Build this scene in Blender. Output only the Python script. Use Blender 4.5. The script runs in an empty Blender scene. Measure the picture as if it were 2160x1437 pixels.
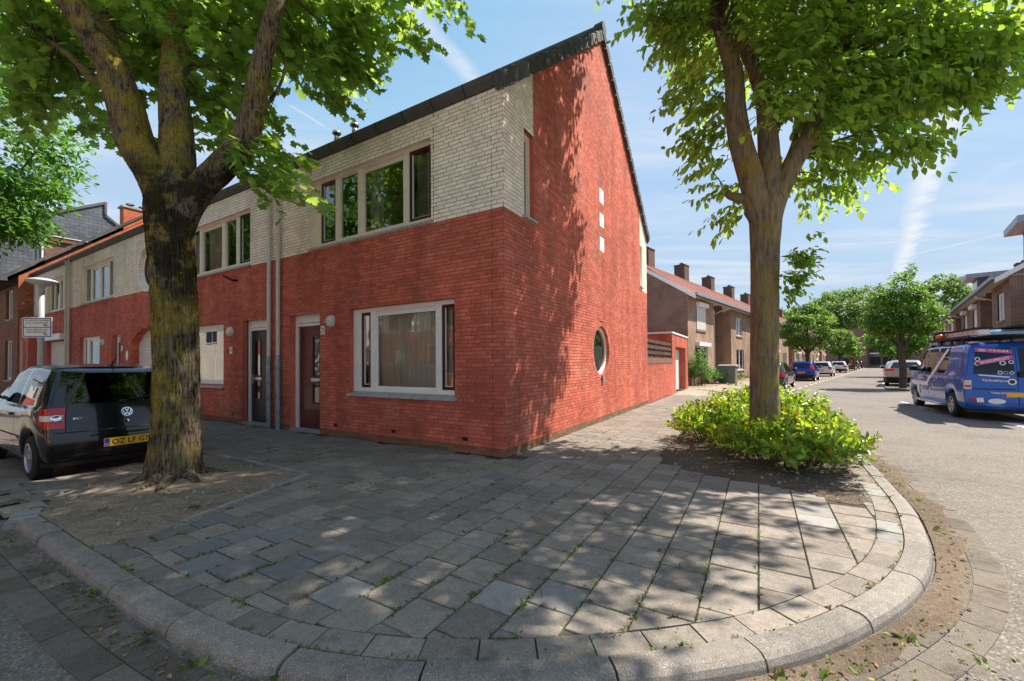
import bpy, bmesh, math, random
import numpy as np
from mathutils import Vector, Matrix
rng = np.random.default_rng(7); random.seed(7)
SC = bpy.context.scene
COL = SC.collection
R = math.radians
# ------------------------------------------------------------------ camera
FPX, HCAM = 876.0, 1.42            # focal length in pixels of the 2160 px wide photograph, eye height above the pavement
PITCH, ROLL = R(0.9), R(-0.42)
PX0, PY0 = 1080.0, 767.0 - FPX * math.tan(PITCH)
cd = bpy.data.cameras.new('camera'); cam = bpy.data.objects.new('camera', cd); COL.objects.link(cam)
cd.sensor_width = 36.0; cd.lens = 36.0 * FPX / 2160.0
cd.shift_y = (PY0 - 1437 / 2) / 2160.0
cd.clip_start = 0.05; cd.clip_end = 4000
RC = (Matrix.Rotation(math.pi / 2 + PITCH, 4, 'X') @ Matrix.Rotation(ROLL, 4, 'Z'))
cam.matrix_world = Matrix.Translation((0, 0, HCAM)) @ RC
SC.camera = cam
# ------------------------------------------------------------------ sun and sky
SUN = Vector((0.56, 0.125, 0.82)).normalized()
sd = bpy.data.lights.new('sun', 'SUN'); so = bpy.data.objects.new('sun', sd); COL.objects.link(so)
sd.energy = 2.85; sd.angle = R(0.53); sd.color = (1.0, 0.93, 0.82)
so.rotation_euler = (-SUN).to_track_quat('-Z', 'Y').to_euler(); so.location = (20, 5, 40)
wd = bpy.data.worlds.new('World'); SC.world = wd; wd.use_nodes = True
SC.view_settings.view_transform = 'Standard'; SC.view_settings.look = 'None'
SC.view_settings.exposure = 1.74; SC.view_settings.gamma = 1.0
try: SC.view_settings.use_curve_mapping = False
except Exception: pass

def ray(px, py):
    d = RC.to_3x3() @ Vector(((px - PX0) / FPX, -(py - PY0) / FPX, -1.0)); return d
def at(px, py, D):
    """world point seen at a place of the photograph, D metres in front of the camera"""
    d = ray(px, py); return Vector((0, 0, HCAM)) + d * (D / d.y)
def gnd(px, py, z=0.0):
    d = ray(px, py); return Vector((0, 0, HCAM)) + d * ((z - HCAM) / d.z)

nt = wd.node_tree; nt.nodes.clear()
class N:
    """tiny node helper"""
    def __init__(s, tree): s.t = tree
    def n(s, typ, **kw):
        x = s.t.nodes.new(typ)
        for k, v in kw.items():
            if k == 'inp':
                for kk, vv in v.items():
                    if isinstance(vv, bpy.types.NodeSocket): s.t.links.new(vv, x.inputs[kk])
                    else: x.inputs[kk].default_value = vv
            else: setattr(x, k, v)
        return x
    def math(s, op, a, b=None, c=None, clamp=False):
        x = s.t.nodes.new('ShaderNodeMath'); x.operation = op; x.use_clamp = clamp
        for i, v in enumerate((a, b, c)):
            if v is None: continue
            if isinstance(v, bpy.types.NodeSocket): s.t.links.new(v, x.inputs[i])
            else: x.inputs[i].default_value = v
        return x.outputs[0]
    def ramp(s, v, lo, hi, a=0.0, b=1.0):
        x = s.n('ShaderNodeMapRange', interpolation_type='SMOOTHSTEP', inp={0: v, 1: lo, 2: hi, 3: a, 4: b}); return x.outputs[0]
    def mix(s, f, a, b, mode='MIX'):
        x = s.t.nodes.new('ShaderNodeMix'); x.data_type = 'RGBA'; x.blend_type = mode
        for i, v in ((0, f), (6, a), (7, b)):
            if isinstance(v, bpy.types.NodeSocket): s.t.links.new(v, x.inputs[i])
            else: x.inputs[i].default_value = v if not (i > 0 and len(v) == 3) else (*v, 1)
        return x.outputs[2]
w = N(nt)
sky = w.n('ShaderNodeTexSky', sky_type='NISHITA', sun_disc=False)
sky.sun_elevation = math.asin(SUN.z); sky.sun_rotation = math.atan2(SUN.x, SUN.y)
sky.air_density = 1.0; sky.dust_density = 0.35; sky.ozone_density = 1.6
tc = w.n('ShaderNodeTexCoord'); sep = w.n('ShaderNodeSeparateXYZ', inp={0: tc.outputs['Generated']})
zz = w.math('MAXIMUM', sep.outputs[2], 0.03)
cxx = w.math('DIVIDE', sep.outputs[0], zz); cyy = w.math('DIVIDE', sep.outputs[1], zz)
pv = w.n('ShaderNodeCombineXYZ', inp={0: cxx, 1: cyy, 2: 0.0}).outputs[0]     # place on a flat cloud layer
mp = w.n('ShaderNodeMapping', inp={0: pv, 2: (0, 0, R(-62)), 3: (0.16, 1.1, 1.0)})
n1 = w.n('ShaderNodeTexNoise', inp={'Vector': mp.outputs[0], 'Scale': 1.3, 'Detail': 9.0, 'Roughness': 0.62, 'Distortion': 0.5})
n2 = w.n('ShaderNodeTexNoise', inp={'Vector': pv, 'Scale': 0.55, 'Detail': 4.0, 'Roughness': 0.5})
cir = w.math('MULTIPLY', w.ramp(n1.outputs[0], 0.36, 0.78), w.ramp(n2.outputs[0], 0.30, 0.62))
cir = w.math('MULTIPLY', cir, 0.9)
def pl(px, py):
    d = ray(px, py); return (d.x / d.z, d.y / d.z)
nb = w.n('ShaderNodeTexNoise', inp={'Vector': pv, 'Scale': 5.0, 'Detail': 6.0, 'Roughness': 0.65})
def trail(p, q, width, k, soft=1.0):
    """a vapour trail: a straight band on the cloud layer between two sky directions"""
    a, b = Vector(pl(*p)), Vector(pl(*q)); t = b - a; L = t.length; t /= L; nrm = Vector((-t.y, t.x))
    dn = w.math('ADD', w.math('MULTIPLY', cxx, nrm.x), w.math('MULTIPLY', cyy, nrm.y))
    dn = w.math('SUBTRACT', dn, a.dot(nrm))
    dn = w.math('ADD', dn, w.math('MULTIPLY', w.math('SUBTRACT', nb.outputs[0], 0.5), width * 1.3 * soft))
    dn = w.math('ABSOLUTE', dn)
    al = w.math('SUBTRACT', w.math('ADD', w.math('MULTIPLY', cxx, t.x), w.math('MULTIPLY', cyy, t.y)), a.dot(t))
    m = w.ramp(dn, 0.0, width, 1.0, 0.0)
    m = w.math('MULTIPLY', m, w.ramp(al, -0.12 * L, 0.1 * L)); m = w.math('MULTIPLY', m, w.ramp(al, 0.85 * L, 1.1 * L, 1.0, 0.0))
    tx = w.ramp(nb.outputs[0], 0.25, 0.62, 0.35, 1.0)
    return w.math('MULTIPLY', w.math('MULTIPLY', m, tx), k)
tr = None
for a in (((2010, 190), (1893, 590), 0.11, 0.95), ((1690, 522), (1990, 504), 0.10, 0.5), ((1890, 545), (2140, 488), 0.06, 0.55),
          ((1680, 585), (1800, 556), 0.07, 0.45), ((800, -60), (1010, 185), 0.055, 0.55), ((610, 222), (725, 292), 0.015, 0.55),
          ((1960, 440), (2160, 330), 0.10, 0.22)):
    t = trail(*a); tr = t if tr is None else w.math('MAXIMUM', tr, t)
cl = w.math('MAXIMUM', cir, tr)
hor = w.ramp(sep.outputs[2], 0.0, 0.5, 0.8, 0.0)
skb = w.mix(1.0, sky.outputs[0], (1.0, 1.0, 1.0), 'MULTIPLY')
skb = w.mix(1.0, skb, (.86, .95, 1.04), 'MULTIPLY')
skb = w.mix(0.88, skb, (1.32, 1.88, 2.58), 'DARKEN')
cc = w.mix(hor, skb, (1.62, 2.05, 2.45))
cc = w.mix(cl, cc, (2.75, 2.85, 3.0))
bg = w.n('ShaderNodeBackground', inp={0: cc, 1: 0.097})
w.n('ShaderNodeOutputWorld', inp={0: bg.outputs[0]})

# ------------------------------------------------------------------ frames of the place
CX, CY = gnd(1065.8, 966).xy                       # foot of the corner of the red house
TH = math.atan2(-876, 1475)                        # red house row: x to the right along its front, y into the house
TS = -math.atan2(800, 876)                         # side street: x to the right across it, y along it
def frame(loc, th): return Matrix.Translation(loc) @ Matrix.Rotation(th, 4, 'Z')
MH = frame((CX, CY, 0), TH); MS = frame((0, 0, 0), TS)
def Hp(x, y, z=0): return MH @ Vector((x, y, z))
def Sp(a, b, z=0): return MS @ Vector((b, a, z))
# ------------------------------------------------------------------ mesh helpers
class MB:
    def __init__(s): s.v = []; s.f = []
    def face(s, *p):
        n = len(s.v); s.v.extend([tuple(q) for q in p]); s.f.append(tuple(range(n, n + len(p))))
    def hexa(s, p, skip=()):
        """p: 8 points, bottom ring 0-3 and top ring 4-7"""
        n = len(s.v); s.v.extend([tuple(q) for q in p])
        for k, q in enumerate(((3, 2, 1, 0), (4, 5, 6, 7), (0, 1, 5, 4), (1, 2, 6, 5), (2, 3, 7, 6), (3, 0, 4, 7))):
            if k not in skip: s.f.append(tuple(n + i for i in q))
        return s
    def box(s, x0, x1, y0, y1, z0, z1, skip=()):
        return s.hexa([(x0, y0, z0), (x1, y0, z0), (x1, y1, z0), (x0, y1, z0), (x0, y0, z1), (x1, y0, z1), (x1, y1, z1), (x0, y1, z1)], skip)
    def bbox(s, x0, x1, y0, y1, z0, z1, b):
        """box with chamfered upright edges and top"""
        pts = [(x0 + b, y0), (x1 - b, y0), (x1, y0 + b), (x1, y1 - b), (x1 - b, y1), (x0 + b, y1), (x0, y1 - b), (x0, y0 + b)]
        cx, cy = (x0 + x1) / 2, (y0 + y1) / 2
        n = len(s.v); k = 8
        for z, sc in ((z0, 0), (z1 - b, 0), (z1, b)):
            for (x, y) in pts: s.v.append((x - math.copysign(sc, x - cx), y - math.copysign(sc, y - cy), z))
        for r in range(2):
            for i in range(k): s.f.append((n + r * k + i, n + r * k + (i + 1) % k, n + (r + 1) * k + (i + 1) % k, n + (r + 1) * k + i))
        s.f.append(tuple(n + 2 * k + i for i in range(k))); s.f.append(tuple(n + i for i in reversed(range(k))))
        return s
    def pbox(s, P, s0, s1, z0, z1, d0, d1, skip=()):
        """box in wall coordinates: s along, z up, d outward"""
        return s.hexa([P(s0, z0, d1), P(s1, z0, d1), P(s1, z0, d0), P(s0, z0, d0), P(s0, z1, d1), P(s1, z1, d1), P(s1, z1, d0), P(s0, z1, d0)], skip)
    def tube(s, pts, rad, n=10, cap=True, tw=0.0):
        pts = [Vector(p) for p in pts]; m = len(pts)
        if not hasattr(rad, '__len__'): rad = [rad] * m
        up = None; base = len(s.v)
        for i, p in enumerate(pts):
            t = (pts[min(i + 1, m - 1)] - pts[max(i - 1, 0)]).normalized()
            if up is None:
                up = Vector((1, 0, 0)) if abs(t.z) > .7 else Vector((0, 0, 1))
            a = t.cross(up).normalized(); b = a.cross(t).normalized(); up = b
            for k in range(n):
                th = 2 * math.pi * k / n
                q = p + (a * math.cos(th) + b * math.sin(th)) * rad[i]; s.v.append((q.x, q.y, q.z))
        for i in range(m - 1):
            for k in range(n):
                s.f.append((base + i * n + k, base + i * n + (k + 1) % n, base + (i + 1) * n + (k + 1) % n, base + (i + 1) * n + k))
        if cap:
            s.f.append(tuple(base + k for k in reversed(range(n)))); s.f.append(tuple(base + (m - 1) * n + k for k in range(n)))
        return s
    def disc(s, c, ax, r, n=24, r2=None, asp=1.0, up=(0, 0, 1)):
        ax = Vector(ax).normalized(); up = (1, 0, 0) if abs(Vector(up).normalized().dot(ax)) > .98 else up; a = Vector(up).cross(ax).normalized(); b = ax.cross(a); c = Vector(c)
        ring = [c + (a * math.cos(2 * math.pi * k / n) + b * math.sin(2 * math.pi * k / n) * asp) * r for k in range(n)]
        if r2 is None: s.face(*ring)
        else:
            r_ = [c + (a * math.cos(2 * math.pi * k / n) + b * math.sin(2 * math.pi * k / n) * asp) * r2 for k in range(n)]
            for k in range(n): s.face(ring[k], ring[(k + 1) % n], r_[(k + 1) % n], r_[k])
        return s
    def lathe(s, c, ax, prof, n=28, up=(0, 0, 1), asp=1.0):
        """prof: (distance along ax, radius)"""
        ax = Vector(ax).normalized(); up = (1, 0, 0) if abs(Vector(up).normalized().dot(ax)) > .98 else up; a = Vector(up).cross(ax).normalized(); b = ax.cross(a); c = Vector(c); base = len(s.v)
        for (h, r) in prof:
            for k in range(n):
                q = c + ax * h + (a * math.cos(2 * math.pi * k / n) + b * asp * math.sin(2 * math.pi * k / n)) * r; s.v.append(tuple(q))
        for i in range(len(prof) - 1):
            for k in range(n): s.f.append((base + i * n + k, base + i * n + (k + 1) % n, base + (i + 1) * n + (k + 1) % n, base + (i + 1) * n + k))
        return s
    def grid(s, rows):
        base = len(s.v); m = len(rows[0])
        for r in rows: s.v.extend([tuple(p) for p in r])
        for i in range(len(rows) - 1):
            for k in range(m - 1): s.f.append((base + i * m + k, base + i * m + k + 1, base + (i + 1) * m + k + 1, base + (i + 1) * m + k))
        return s
    def mesh(s, name, mat=None, smooth=False):
        me = bpy.data.meshes.new(name); me.from_pydata(s.v, [], s.f)
        if mat: me.materials.append(mat)
        if smooth: me.polygons.foreach_set('use_smooth', [True] * len(me.polygons))
        me.update(); return me
    def build(s, name, mat, parent=None, smooth=False, merge=False):
        me = s.mesh(name, mat, smooth)
        if merge:
            bm = bmesh.new(); bm.from_mesh(me); bmesh.ops.remove_doubles(bm, verts=bm.verts, dist=1e-4); bmesh.ops.recalc_face_normals(bm, faces=bm.faces)
            bm.to_mesh(me); bm.free()
        return put(name, me, parent)
def put(name, me, parent=None, loc=None, rot=None):
    o = bpy.data.objects.new(name, me); COL.objects.link(o)
    if parent: o.parent = parent
    if loc is not None: o.location = loc
    if rot is not None: o.rotation_euler = rot
    return o
def npmesh(name, V, faces, mat=None, smooth=False):
    """faces: list of int arrays (n,k)"""
    me = bpy.data.meshes.new(name); V = np.asarray(V, dtype=np.float32)
    me.vertices.add(len(V)); me.vertices.foreach_set('co', V.ravel())
    tot = sum(len(f) for f in faces); loops = np.concatenate([np.asarray(f).ravel() for f in faces]).astype(np.int32)
    sizes = np.concatenate([np.full(len(f), np.asarray(f).shape[1]) for f in faces]).astype(np.int32)
    me.loops.add(len(loops)); me.loops.foreach_set('vertex_index', loops)
    me.polygons.add(tot); starts = np.concatenate([[0], np.cumsum(sizes)[:-1]]).astype(np.int32)
    me.polygons.foreach_set('loop_start', starts)
    try: me.polygons.foreach_set('loop_total', sizes)
    except Exception: pass
    if smooth: me.polygons.foreach_set('use_smooth', np.ones(tot, dtype=bool))
    me.update(calc_edges=True); me.validate()
    if mat: me.materials.append(mat)
    return me
def tag(o, label=None, cat=None, group=None, kind=None):
    if label: o['label'] = label
    if cat: o['category'] = cat
    if group: o['group'] = group
    if kind: o['kind'] = kind
    return o
def thing(name, label, cat, loc=(0, 0, 0), rz=0.0, group=None):
    o = bpy.data.objects.new(name, None); COL.objects.link(o); o.empty_display_size = 0.2
    o.location = loc; o.rotation_euler = (0, 0, rz); return tag(o, label, cat, group)
def vnoise(P, seed=0):
    P = np.asarray(P, dtype=np.float64); i = np.floor(P).astype(np.int64); f = P - i; f = f * f * (3 - 2 * f); out = 0
    def hsh(x, y, z):
        n = (x * 374761393 + y * 668265263 + z * 1274126177 + seed * 974711) & 0x7fffffff
        n = ((n ^ (n >> 13)) * 1103515245) & 0x7fffffff; n = ((n ^ (n >> 15)) * 668265263) & 0x7fffffff
        return (n & 0xffff) / 65535.0
    for dx in (0, 1):
        for dy in (0, 1):
            for dz in (0, 1):
                wgt = (f[..., 0] if dx else 1 - f[..., 0]) * (f[..., 1] if dy else 1 - f[..., 1]) * (f[..., 2] if dz else 1 - f[..., 2])
                out = out + wgt * hsh(i[..., 0] + dx, i[..., 1] + dy, i[..., 2] + dz)
    return out
def fbm(P, o=4, seed=0):
    P = np.asarray(P, dtype=np.float64); s = 0; a = .5
    for k in range(o): s = s + a * vnoise(P * 2 ** k, seed + k); a *= .5
    return s
def smooth_curve(pts, n=8):
    """Catmull-Rom through the points"""
    P = [Vector(p) for p in pts]; P = [P[0] * 2 - P[1]] + P + [P[-1] * 2 - P[-2]]; out = []
    for i in range(1, len(P) - 2):
        for k in range(n):
            t = k / n; a, b, c, d = P[i - 1], P[i], P[i + 1], P[i + 2]
            out.append(0.5 * ((2 * b) + (c - a) * t + (2 * a - 5 * b + 4 * c - d) * t * t + (3 * b - a - 3 * c + d) * t ** 3))
    out.append(P[-2]); return out
# ------------------------------------------------------------------ materials
MATS = {}
def pm(name, col, rough=.7, var=.18, scale=6.0, bump=0.0, bscale=80.0, spec=.35, metal=0.0, isl=0.0, objr=0.0, col2=None, c2=(.5, .7), c2scale=3.0, coat=0.0, detail=5.0, streak=0.0):
    """principled material: colour with noise, optional second colour in patches, jitter for each island or object"""
    m = bpy.data.materials.new(name); m.use_nodes = True; t = m.node_tree; t.nodes.clear(); h = N(t)
    tc = h.n('ShaderNodeTexCoord'); c = tc.outputs['Object']
    nz = h.n('ShaderNodeTexNoise', inp={'Vector': c, 'Scale': scale, 'Detail': detail, 'Roughness': .6})
    k = h.ramp(nz.outputs[0], .25, .75, 1 - var, 1 + var)
    if isl:
        g = h.n('ShaderNodeNewGeometry'); k = h.math('MULTIPLY', k, h.ramp(g.outputs['Random Per Island'], 0, 1, 1 - isl, 1 + isl))
    if objr:
        g = h.n('ShaderNodeObjectInfo'); k = h.math('MULTIPLY', k, h.ramp(g.outputs['Random'], 0, 1, 1 - objr, 1 + objr))
    if streak:
        ps = h.n('ShaderNodeMapping', inp={0: h.n('ShaderNodeNewGeometry').outputs['Position'], 3: (2.2, 2.2, .32)}); n5 = h.n('ShaderNodeTexNoise', inp={'Vector': ps.outputs[0], 'Scale': 1.0, 'Detail': 7.0, 'Roughness': .65}); k = h.math('MULTIPLY', k, h.ramp(n5.outputs[0], .3, .7, 1 - streak, 1 + streak))
        n6 = h.n('ShaderNodeTexNoise', inp={'Vector': h.n('ShaderNodeNewGeometry').outputs['Position'], 'Scale': .55, 'Detail': 5.0, 'Roughness': .6}); k = h.math('MULTIPLY', k, h.ramp(n6.outputs[0], .35, .65, 1 - streak * .7, 1 + streak * .7))
    base = (*col, 1)
    if col2:
        n2 = h.n('ShaderNodeTexNoise', inp={'Vector': c, 'Scale': c2scale, 'Detail': 6.0, 'Roughness': .65})
        base = h.mix(h.ramp(n2.outputs[0], *c2), base, (*col2, 1))
    kc = h.n('ShaderNodeCombineColor', inp={0: k, 1: k, 2: k})
    colr = h.mix(1.0, base, kc.outputs[0], 'MULTIPLY')
    p = h.n('ShaderNodeBsdfPrincipled', inp={'Base Color': colr, 'Roughness': rough, 'Metallic': metal, 'Specular IOR Level': spec, 'Coat Weight': coat, 'Coat Roughness': .04})
    if bump:
        nb = h.n('ShaderNodeTexNoise', inp={'Vector': c, 'Scale': bscale, 'Detail': 4.0, 'Roughness': .6})
        b = h.n('ShaderNodeBump', inp={'Height': nb.outputs[0], 'Strength': min(1, bump), 'Distance': .01}); t.links.new(b.outputs[0], p.inputs['Normal'])
    h.n('ShaderNodeOutputMaterial', inp={0: p.outputs[0]})
    MATS[name] = m; return m
def glass(name, ior=1.7, tint=(.75, .82, .8), rough=0.0):
    m = bpy.data.materials.new(name); m.use_nodes = True; t = m.node_tree; t.nodes.clear(); h = N(t)
    fr = h.n('ShaderNodeFresnel', inp={'IOR': ior}); g = h.n('ShaderNodeBsdfGlossy', inp={'Color': (1, 1, 1, 1), 'Roughness': rough})
    tr = h.n('ShaderNodeBsdfTransparent', inp={'Color': (*tint, 1)})
    nz = h.n('ShaderNodeTexNoise', inp={'Vector': h.n('ShaderNodeTexCoord').outputs['Object'], 'Scale': 1.6, 'Detail': 1.0})
    b = h.n('ShaderNodeBump', inp={'Height': nz.outputs[0], 'Strength': .05, 'Distance': .02})
    t.links.new(b.outputs[0], g.inputs['Normal'])
    mx = h.n('ShaderNodeMixShader', inp={0: fr.outputs[0], 1: tr.outputs[0], 2: g.outputs[0]})
    h.n('ShaderNodeOutputMaterial', inp={0: mx.outputs[0]}); MATS[name] = m; return m
def leafmat(name, col, tcol, col2=None, rough=.45, trans=.45, var=.35):
    m = bpy.data.materials.new(name); m.use_nodes = True; t = m.node_tree; t.nodes.clear(); h = N(t)
    g = h.n('ShaderNodeNewGeometry'); rnd = g.outputs['Random Per Island']
    k = h.ramp(rnd, 0, 1, 1 - var, 1 + var); kc = h.n('ShaderNodeCombineColor', inp={0: k, 1: k, 2: k}).outputs[0]
    c = h.mix(1.0, (*col, 1), kc, 'MULTIPLY'); tcn = h.mix(1.0, (*tcol, 1), kc, 'MULTIPLY')
    if col2: 
        f = h.ramp(h.math('FRACT', h.math('MULTIPLY', rnd, 37.0)), .93, .96)
        c = h.mix(f, c, (*col2, 1)); tcn = h.mix(f, tcn, (*col2, 1))
    p = h.n('ShaderNodeBsdfPrincipled', inp={'Base Color': c, 'Roughness': rough, 'Specular IOR Level': .35})
    tl = h.n('ShaderNodeBsdfTranslucent', inp={'Color': tcn})
    mx = h.n('ShaderNodeMixShader', inp={0: trans, 1: p.outputs[0], 2: tl.outputs[0]})
    h.n('ShaderNodeOutputMaterial', inp={0: mx.outputs[0]}); MATS[name] = m; return m
def brickmat(name, c1, c2, mortar, bw=.22, bh=.0625, ms=.010, rough=.85):
    """brickwork too far away to tell the bricks apart"""
    m = bpy.data.materials.new(name); m.use_nodes = True; t = m.node_tree; t.nodes.clear(); h = N(t)
    tc = h.n('ShaderNodeTexCoord'); sp = h.n('ShaderNodeSeparateXYZ', inp={0: tc.outputs['Object']})
    v = h.n('ShaderNodeCombineXYZ', inp={0: h.math('ADD', sp.outputs[0], sp.outputs[1]), 1: sp.outputs[2], 2: 0.0})
    b = h.n('ShaderNodeTexBrick', inp={'Vector': v.outputs[0], 'Color1': (*c1, 1), 'Color2': (*c2, 1), 'Mortar': (*mortar, 1), 'Scale': 1.0,
            'Mortar Size': ms, 'Mortar Smooth': .1, 'Bias': 0.0, 'Brick Width': bw, 'Row Height': bh})
    nz = h.n('ShaderNodeTexNoise', inp={'Vector': tc.outputs['Object'], 'Scale': .9, 'Detail': 6.0})
    k = h.ramp(nz.outputs[0], .3, .7, .8, 1.18); kc = h.n('ShaderNodeCombineColor', inp={0: k, 1: k, 2: k}).outputs[0]
    p = h.n('ShaderNodeBsdfPrincipled', inp={'Base Color': h.mix(1.0, b.outputs[0], kc, 'MULTIPLY'), 'Roughness': rough, 'Specular IOR Level': .2})
    h.n('ShaderNodeOutputMaterial', inp={0: p.outputs[0]}); MATS[name] = m; return m
M = MATS
pm('red_brick', (.515, .130, .084), .8, .10, 5, .35, 120, .25, isl=.15, col2=(.52, .185, .135), c2=(.48, .76), c2scale=1.1, streak=.17)
pm('red_brick_single', (.515, .130, .084), .8, .10, 9, .35, 120, .25, objr=.15, streak=.17)
pm('red_mortar', (.33, .085, .056), .95, .2, 3)
pm('white_brick', (.90, .79, .665), .75, .08, 5, .25, 90, .3, isl=.06, col2=(.55, .49, .39), c2=(.6, .85), c2scale=1.5, streak=.09)
pm('white_brick_single', (.90, .79, .665), .75, .08, 9, .25, 90, .3, objr=.06, streak=.09)
pm('grey_mortar', (.44, .36, .285), .95, .25, 4)
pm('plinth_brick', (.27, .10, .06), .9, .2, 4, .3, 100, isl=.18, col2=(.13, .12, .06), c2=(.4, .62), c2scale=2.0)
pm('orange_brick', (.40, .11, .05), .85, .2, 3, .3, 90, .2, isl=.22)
pm('light_mortar', (.42, .34, .26), .95, .2, 4)
pm('white_paint', (.82, .79, .76), .35, .05, 3)
pm('cream_paint', (.80, .70, .57), .4, .06, 3)
pm('dark_red_paint', (.085, .010, .014), .3, .1, 3)
pm('anthracite_paint', (.018, .020, .024), .35, .1, 3)
pm('door_wood', (.11, .022, .016), .28, .35, 2.0, coat=.3)
pm('grey_plastic', (.62, .59, .56), .5, .08, 2)
pm('zinc', (.30, .34, .38), .45, .3, 7, metal=.35)
pm('gutter_grey', (.085, .08, .078), .6, .2, 2)
pm('verge_tile', (.075, .072, .07), .85, .25, 5, .4, 60, objr=.25, col2=(.13, .125, .11), c2=(.55, .8), c2scale=6)
pm('roof_tile', (.10, .095, .09), .85, .3, 4, isl=.15)
pm('sill_tile', (.40, .39, .38), .7, .15, 8, objr=.1)
pm('stone_grey', (.30, .29, .27), .85, .2, 6, .3)
pm('black', (.012, .012, .013), .5, .1)
pm('steel', (.55, .55, .56), .3, .1, 3, metal=.9)
pm('opal_lamp', (.62, .61, .58), .25, .06, 5)
pm('white_plate', (.8, .79, .77), .4, .03)
pm('ink', (.02, .02, .03), .6, .0)
pm('room_wall', (.30, .28, .25), .9, .1)
pm('net_curtain', (.84, .83, .80), .8, .06, 3)
pm('roller_white', (.70, .66, .62), .5, .04, 3)
glass('window_glass', 2.6, (.93, .96, .95))
glass('car_glass', 1.5, (.14, .17, .17))
def plane(o, ax, n):
    o = Vector(o); ax = Vector(ax); n = Vector(n)
    def P(s, z, d=0.0): return (o.x + ax.x * s + n.x * d, o.y + ax.y * s + n.y * d, o.z + z)
    return P
# lettering cut from the built-in typeface, made first while the scene is small
TXT = {}
def text_mesh(s, size=1.0, bold=0.0):
    key = (s, bold)
    if key not in TXT:
        c = bpy.data.curves.new('lettering', 'FONT'); c.body = s; c.align_x = 'CENTER'; c.align_y = 'CENTER'; c.offset = bold; c.resolution_u = 3
        o = bpy.data.objects.new('lettering', c); COL.objects.link(o); bpy.context.view_layer.update()
        me = bpy.data.meshes.new_from_object(o.evaluated_get(bpy.context.evaluated_depsgraph_get()))
        bpy.data.objects.remove(o); TXT[key] = me
    return TXT[key]
def lettering(s, width, height, origin, xdir, ydir, mat, parent, bold=0.0, name='lettering'):
    """flat lettering fitted to width x height, lying at origin in the plane of xdir and ydir"""
    src = text_mesh(s, bold=bold); V = np.empty(len(src.vertices) * 3, dtype=np.float32); src.vertices.foreach_get('co', V); V = V.reshape(-1, 3)
    lo, hi = V.min(0), V.max(0); X, Y, O = Vector(xdir).normalized(), Vector(ydir).normalized(), Vector(origin)
    u_ = ((V[:, 0] - (lo[0] + hi[0]) / 2) / max(hi[0] - lo[0], 1e-6) * width)[:, None]; v_ = ((V[:, 1] - (lo[1] + hi[1]) / 2) / max(hi[1] - lo[1], 1e-6) * height)[:, None]
    W_ = np.array(O)[None] + u_ * np.array(X)[None] + v_ * np.array(Y)[None]
    me = src.copy(); me.name = name; me.vertices.foreach_set('co', W_.astype(np.float32).ravel()); me.materials.clear(); me.materials.append(mat); me.update()
    o = put(name, me, parent); o['kind'] = 'stuff'; return o
for s_ in ('21', '19', '17', 'OZ LF G7', 'NL', 'FOX', '@ TEAM', 'BADSLIPPRO77', 'Verkoelme.nu', 'Vme.nu', 'XD-849-J', 'K-891-DJ', 'ZS-472-P', 'G-318-RN', 'HT-065-L', '8-XBL-92'):
    text_mesh(s_, bold=.02 if s_ not in ('NL',) else 0)
for s_ in ('Dit gebied is beveiligd', 'd.m.v. cameratoezicht', 'Dieser Bereich wird', 'kamera\u00fcberwacht'): text_mesh(s_, bold=.015)
# ------------------------------------------------------------------ brickwork, windows, doors
def rows_of(P, s0, s1, z0, z1, course, pitch, joint, holes=(), ext=None):
    """bricks and joint strips of a wall, row by row, with openings left free"""
    bricks, strips = [], []; nrow = int(round((z1 - z0) / course)); course = (z1 - z0) / nrow
    for r in range(nrow):
        za, zb = z0 + r * course, z0 + (r + 1) * course; zc = (za + zb) / 2; a, b = s0, s1
        if ext: 
            e_ = ext(zb - .01)
            if e_ is None: continue
            a, b = max(a, e_[0]), min(b, e_[1])
            if b - a < .02: continue
        iv = [(a, b)]
        for hname, *q in holes:
            if hname == 'r':
                cut = (q[0], q[1]) if q[2] < zc < q[3] else None
            elif hname == 'c':
                dz = abs(zc - q[1]); cut = (q[0] - math.sqrt(q[2] ** 2 - dz * dz), q[0] + math.sqrt(q[2] ** 2 - dz * dz)) if dz < q[2] else None
            else: cut = q[0](zc)
            if cut is None: continue
            nv = []
            for (x, y) in iv:
                if cut[1] <= x or cut[0] >= y: nv.append((x, y)); continue
                if cut[0] > x: nv.append((x, cut[0]))
                if cut[1] < y: nv.append((cut[1], y))
            iv = nv
        off = (pitch / 2 if r % 2 else 0) + (pitch / 4 if (r // 2) % 2 else 0)
        for (x, y) in iv:
            strips.append((x, y, za, zb))
            k = math.floor((x - off) / pitch); c = off + k * pitch
            while c < y:
                p, q2 = max(c, x), min(c + pitch - joint, y); 
                if q2 - p > .025: bricks.append((p, q2, za, zb - joint, (q2 - p) > pitch - joint - .002))
                c += pitch
    return bricks, strips, course
def wall_mesh(house, P, bricks, strips, mname, mortar, proud=.006, name='brickwork', pick=None):
    w_ = MB()
    for (a, b, c, d) in strips: w_.face(P(a, c), P(b, c), P(b, d), P(a, d))
    w_.build('wall', M[mortar], house)
    g = {}
    for i, (a, b, c, d, full) in enumerate(bricks):
        if pick is not None and i in pick: continue
        mm = mname(c) if callable(mname) else mname
        g.setdefault(mm, MB()).pbox(P, a, b, c, d, 0.0, proud * (0.75 + .5 * ((i * 7919) % 97) / 97), skip=(4,))
    for mm, b_ in g.items(): tag(b_.build(name, M[mm], house), kind='stuff')
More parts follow.
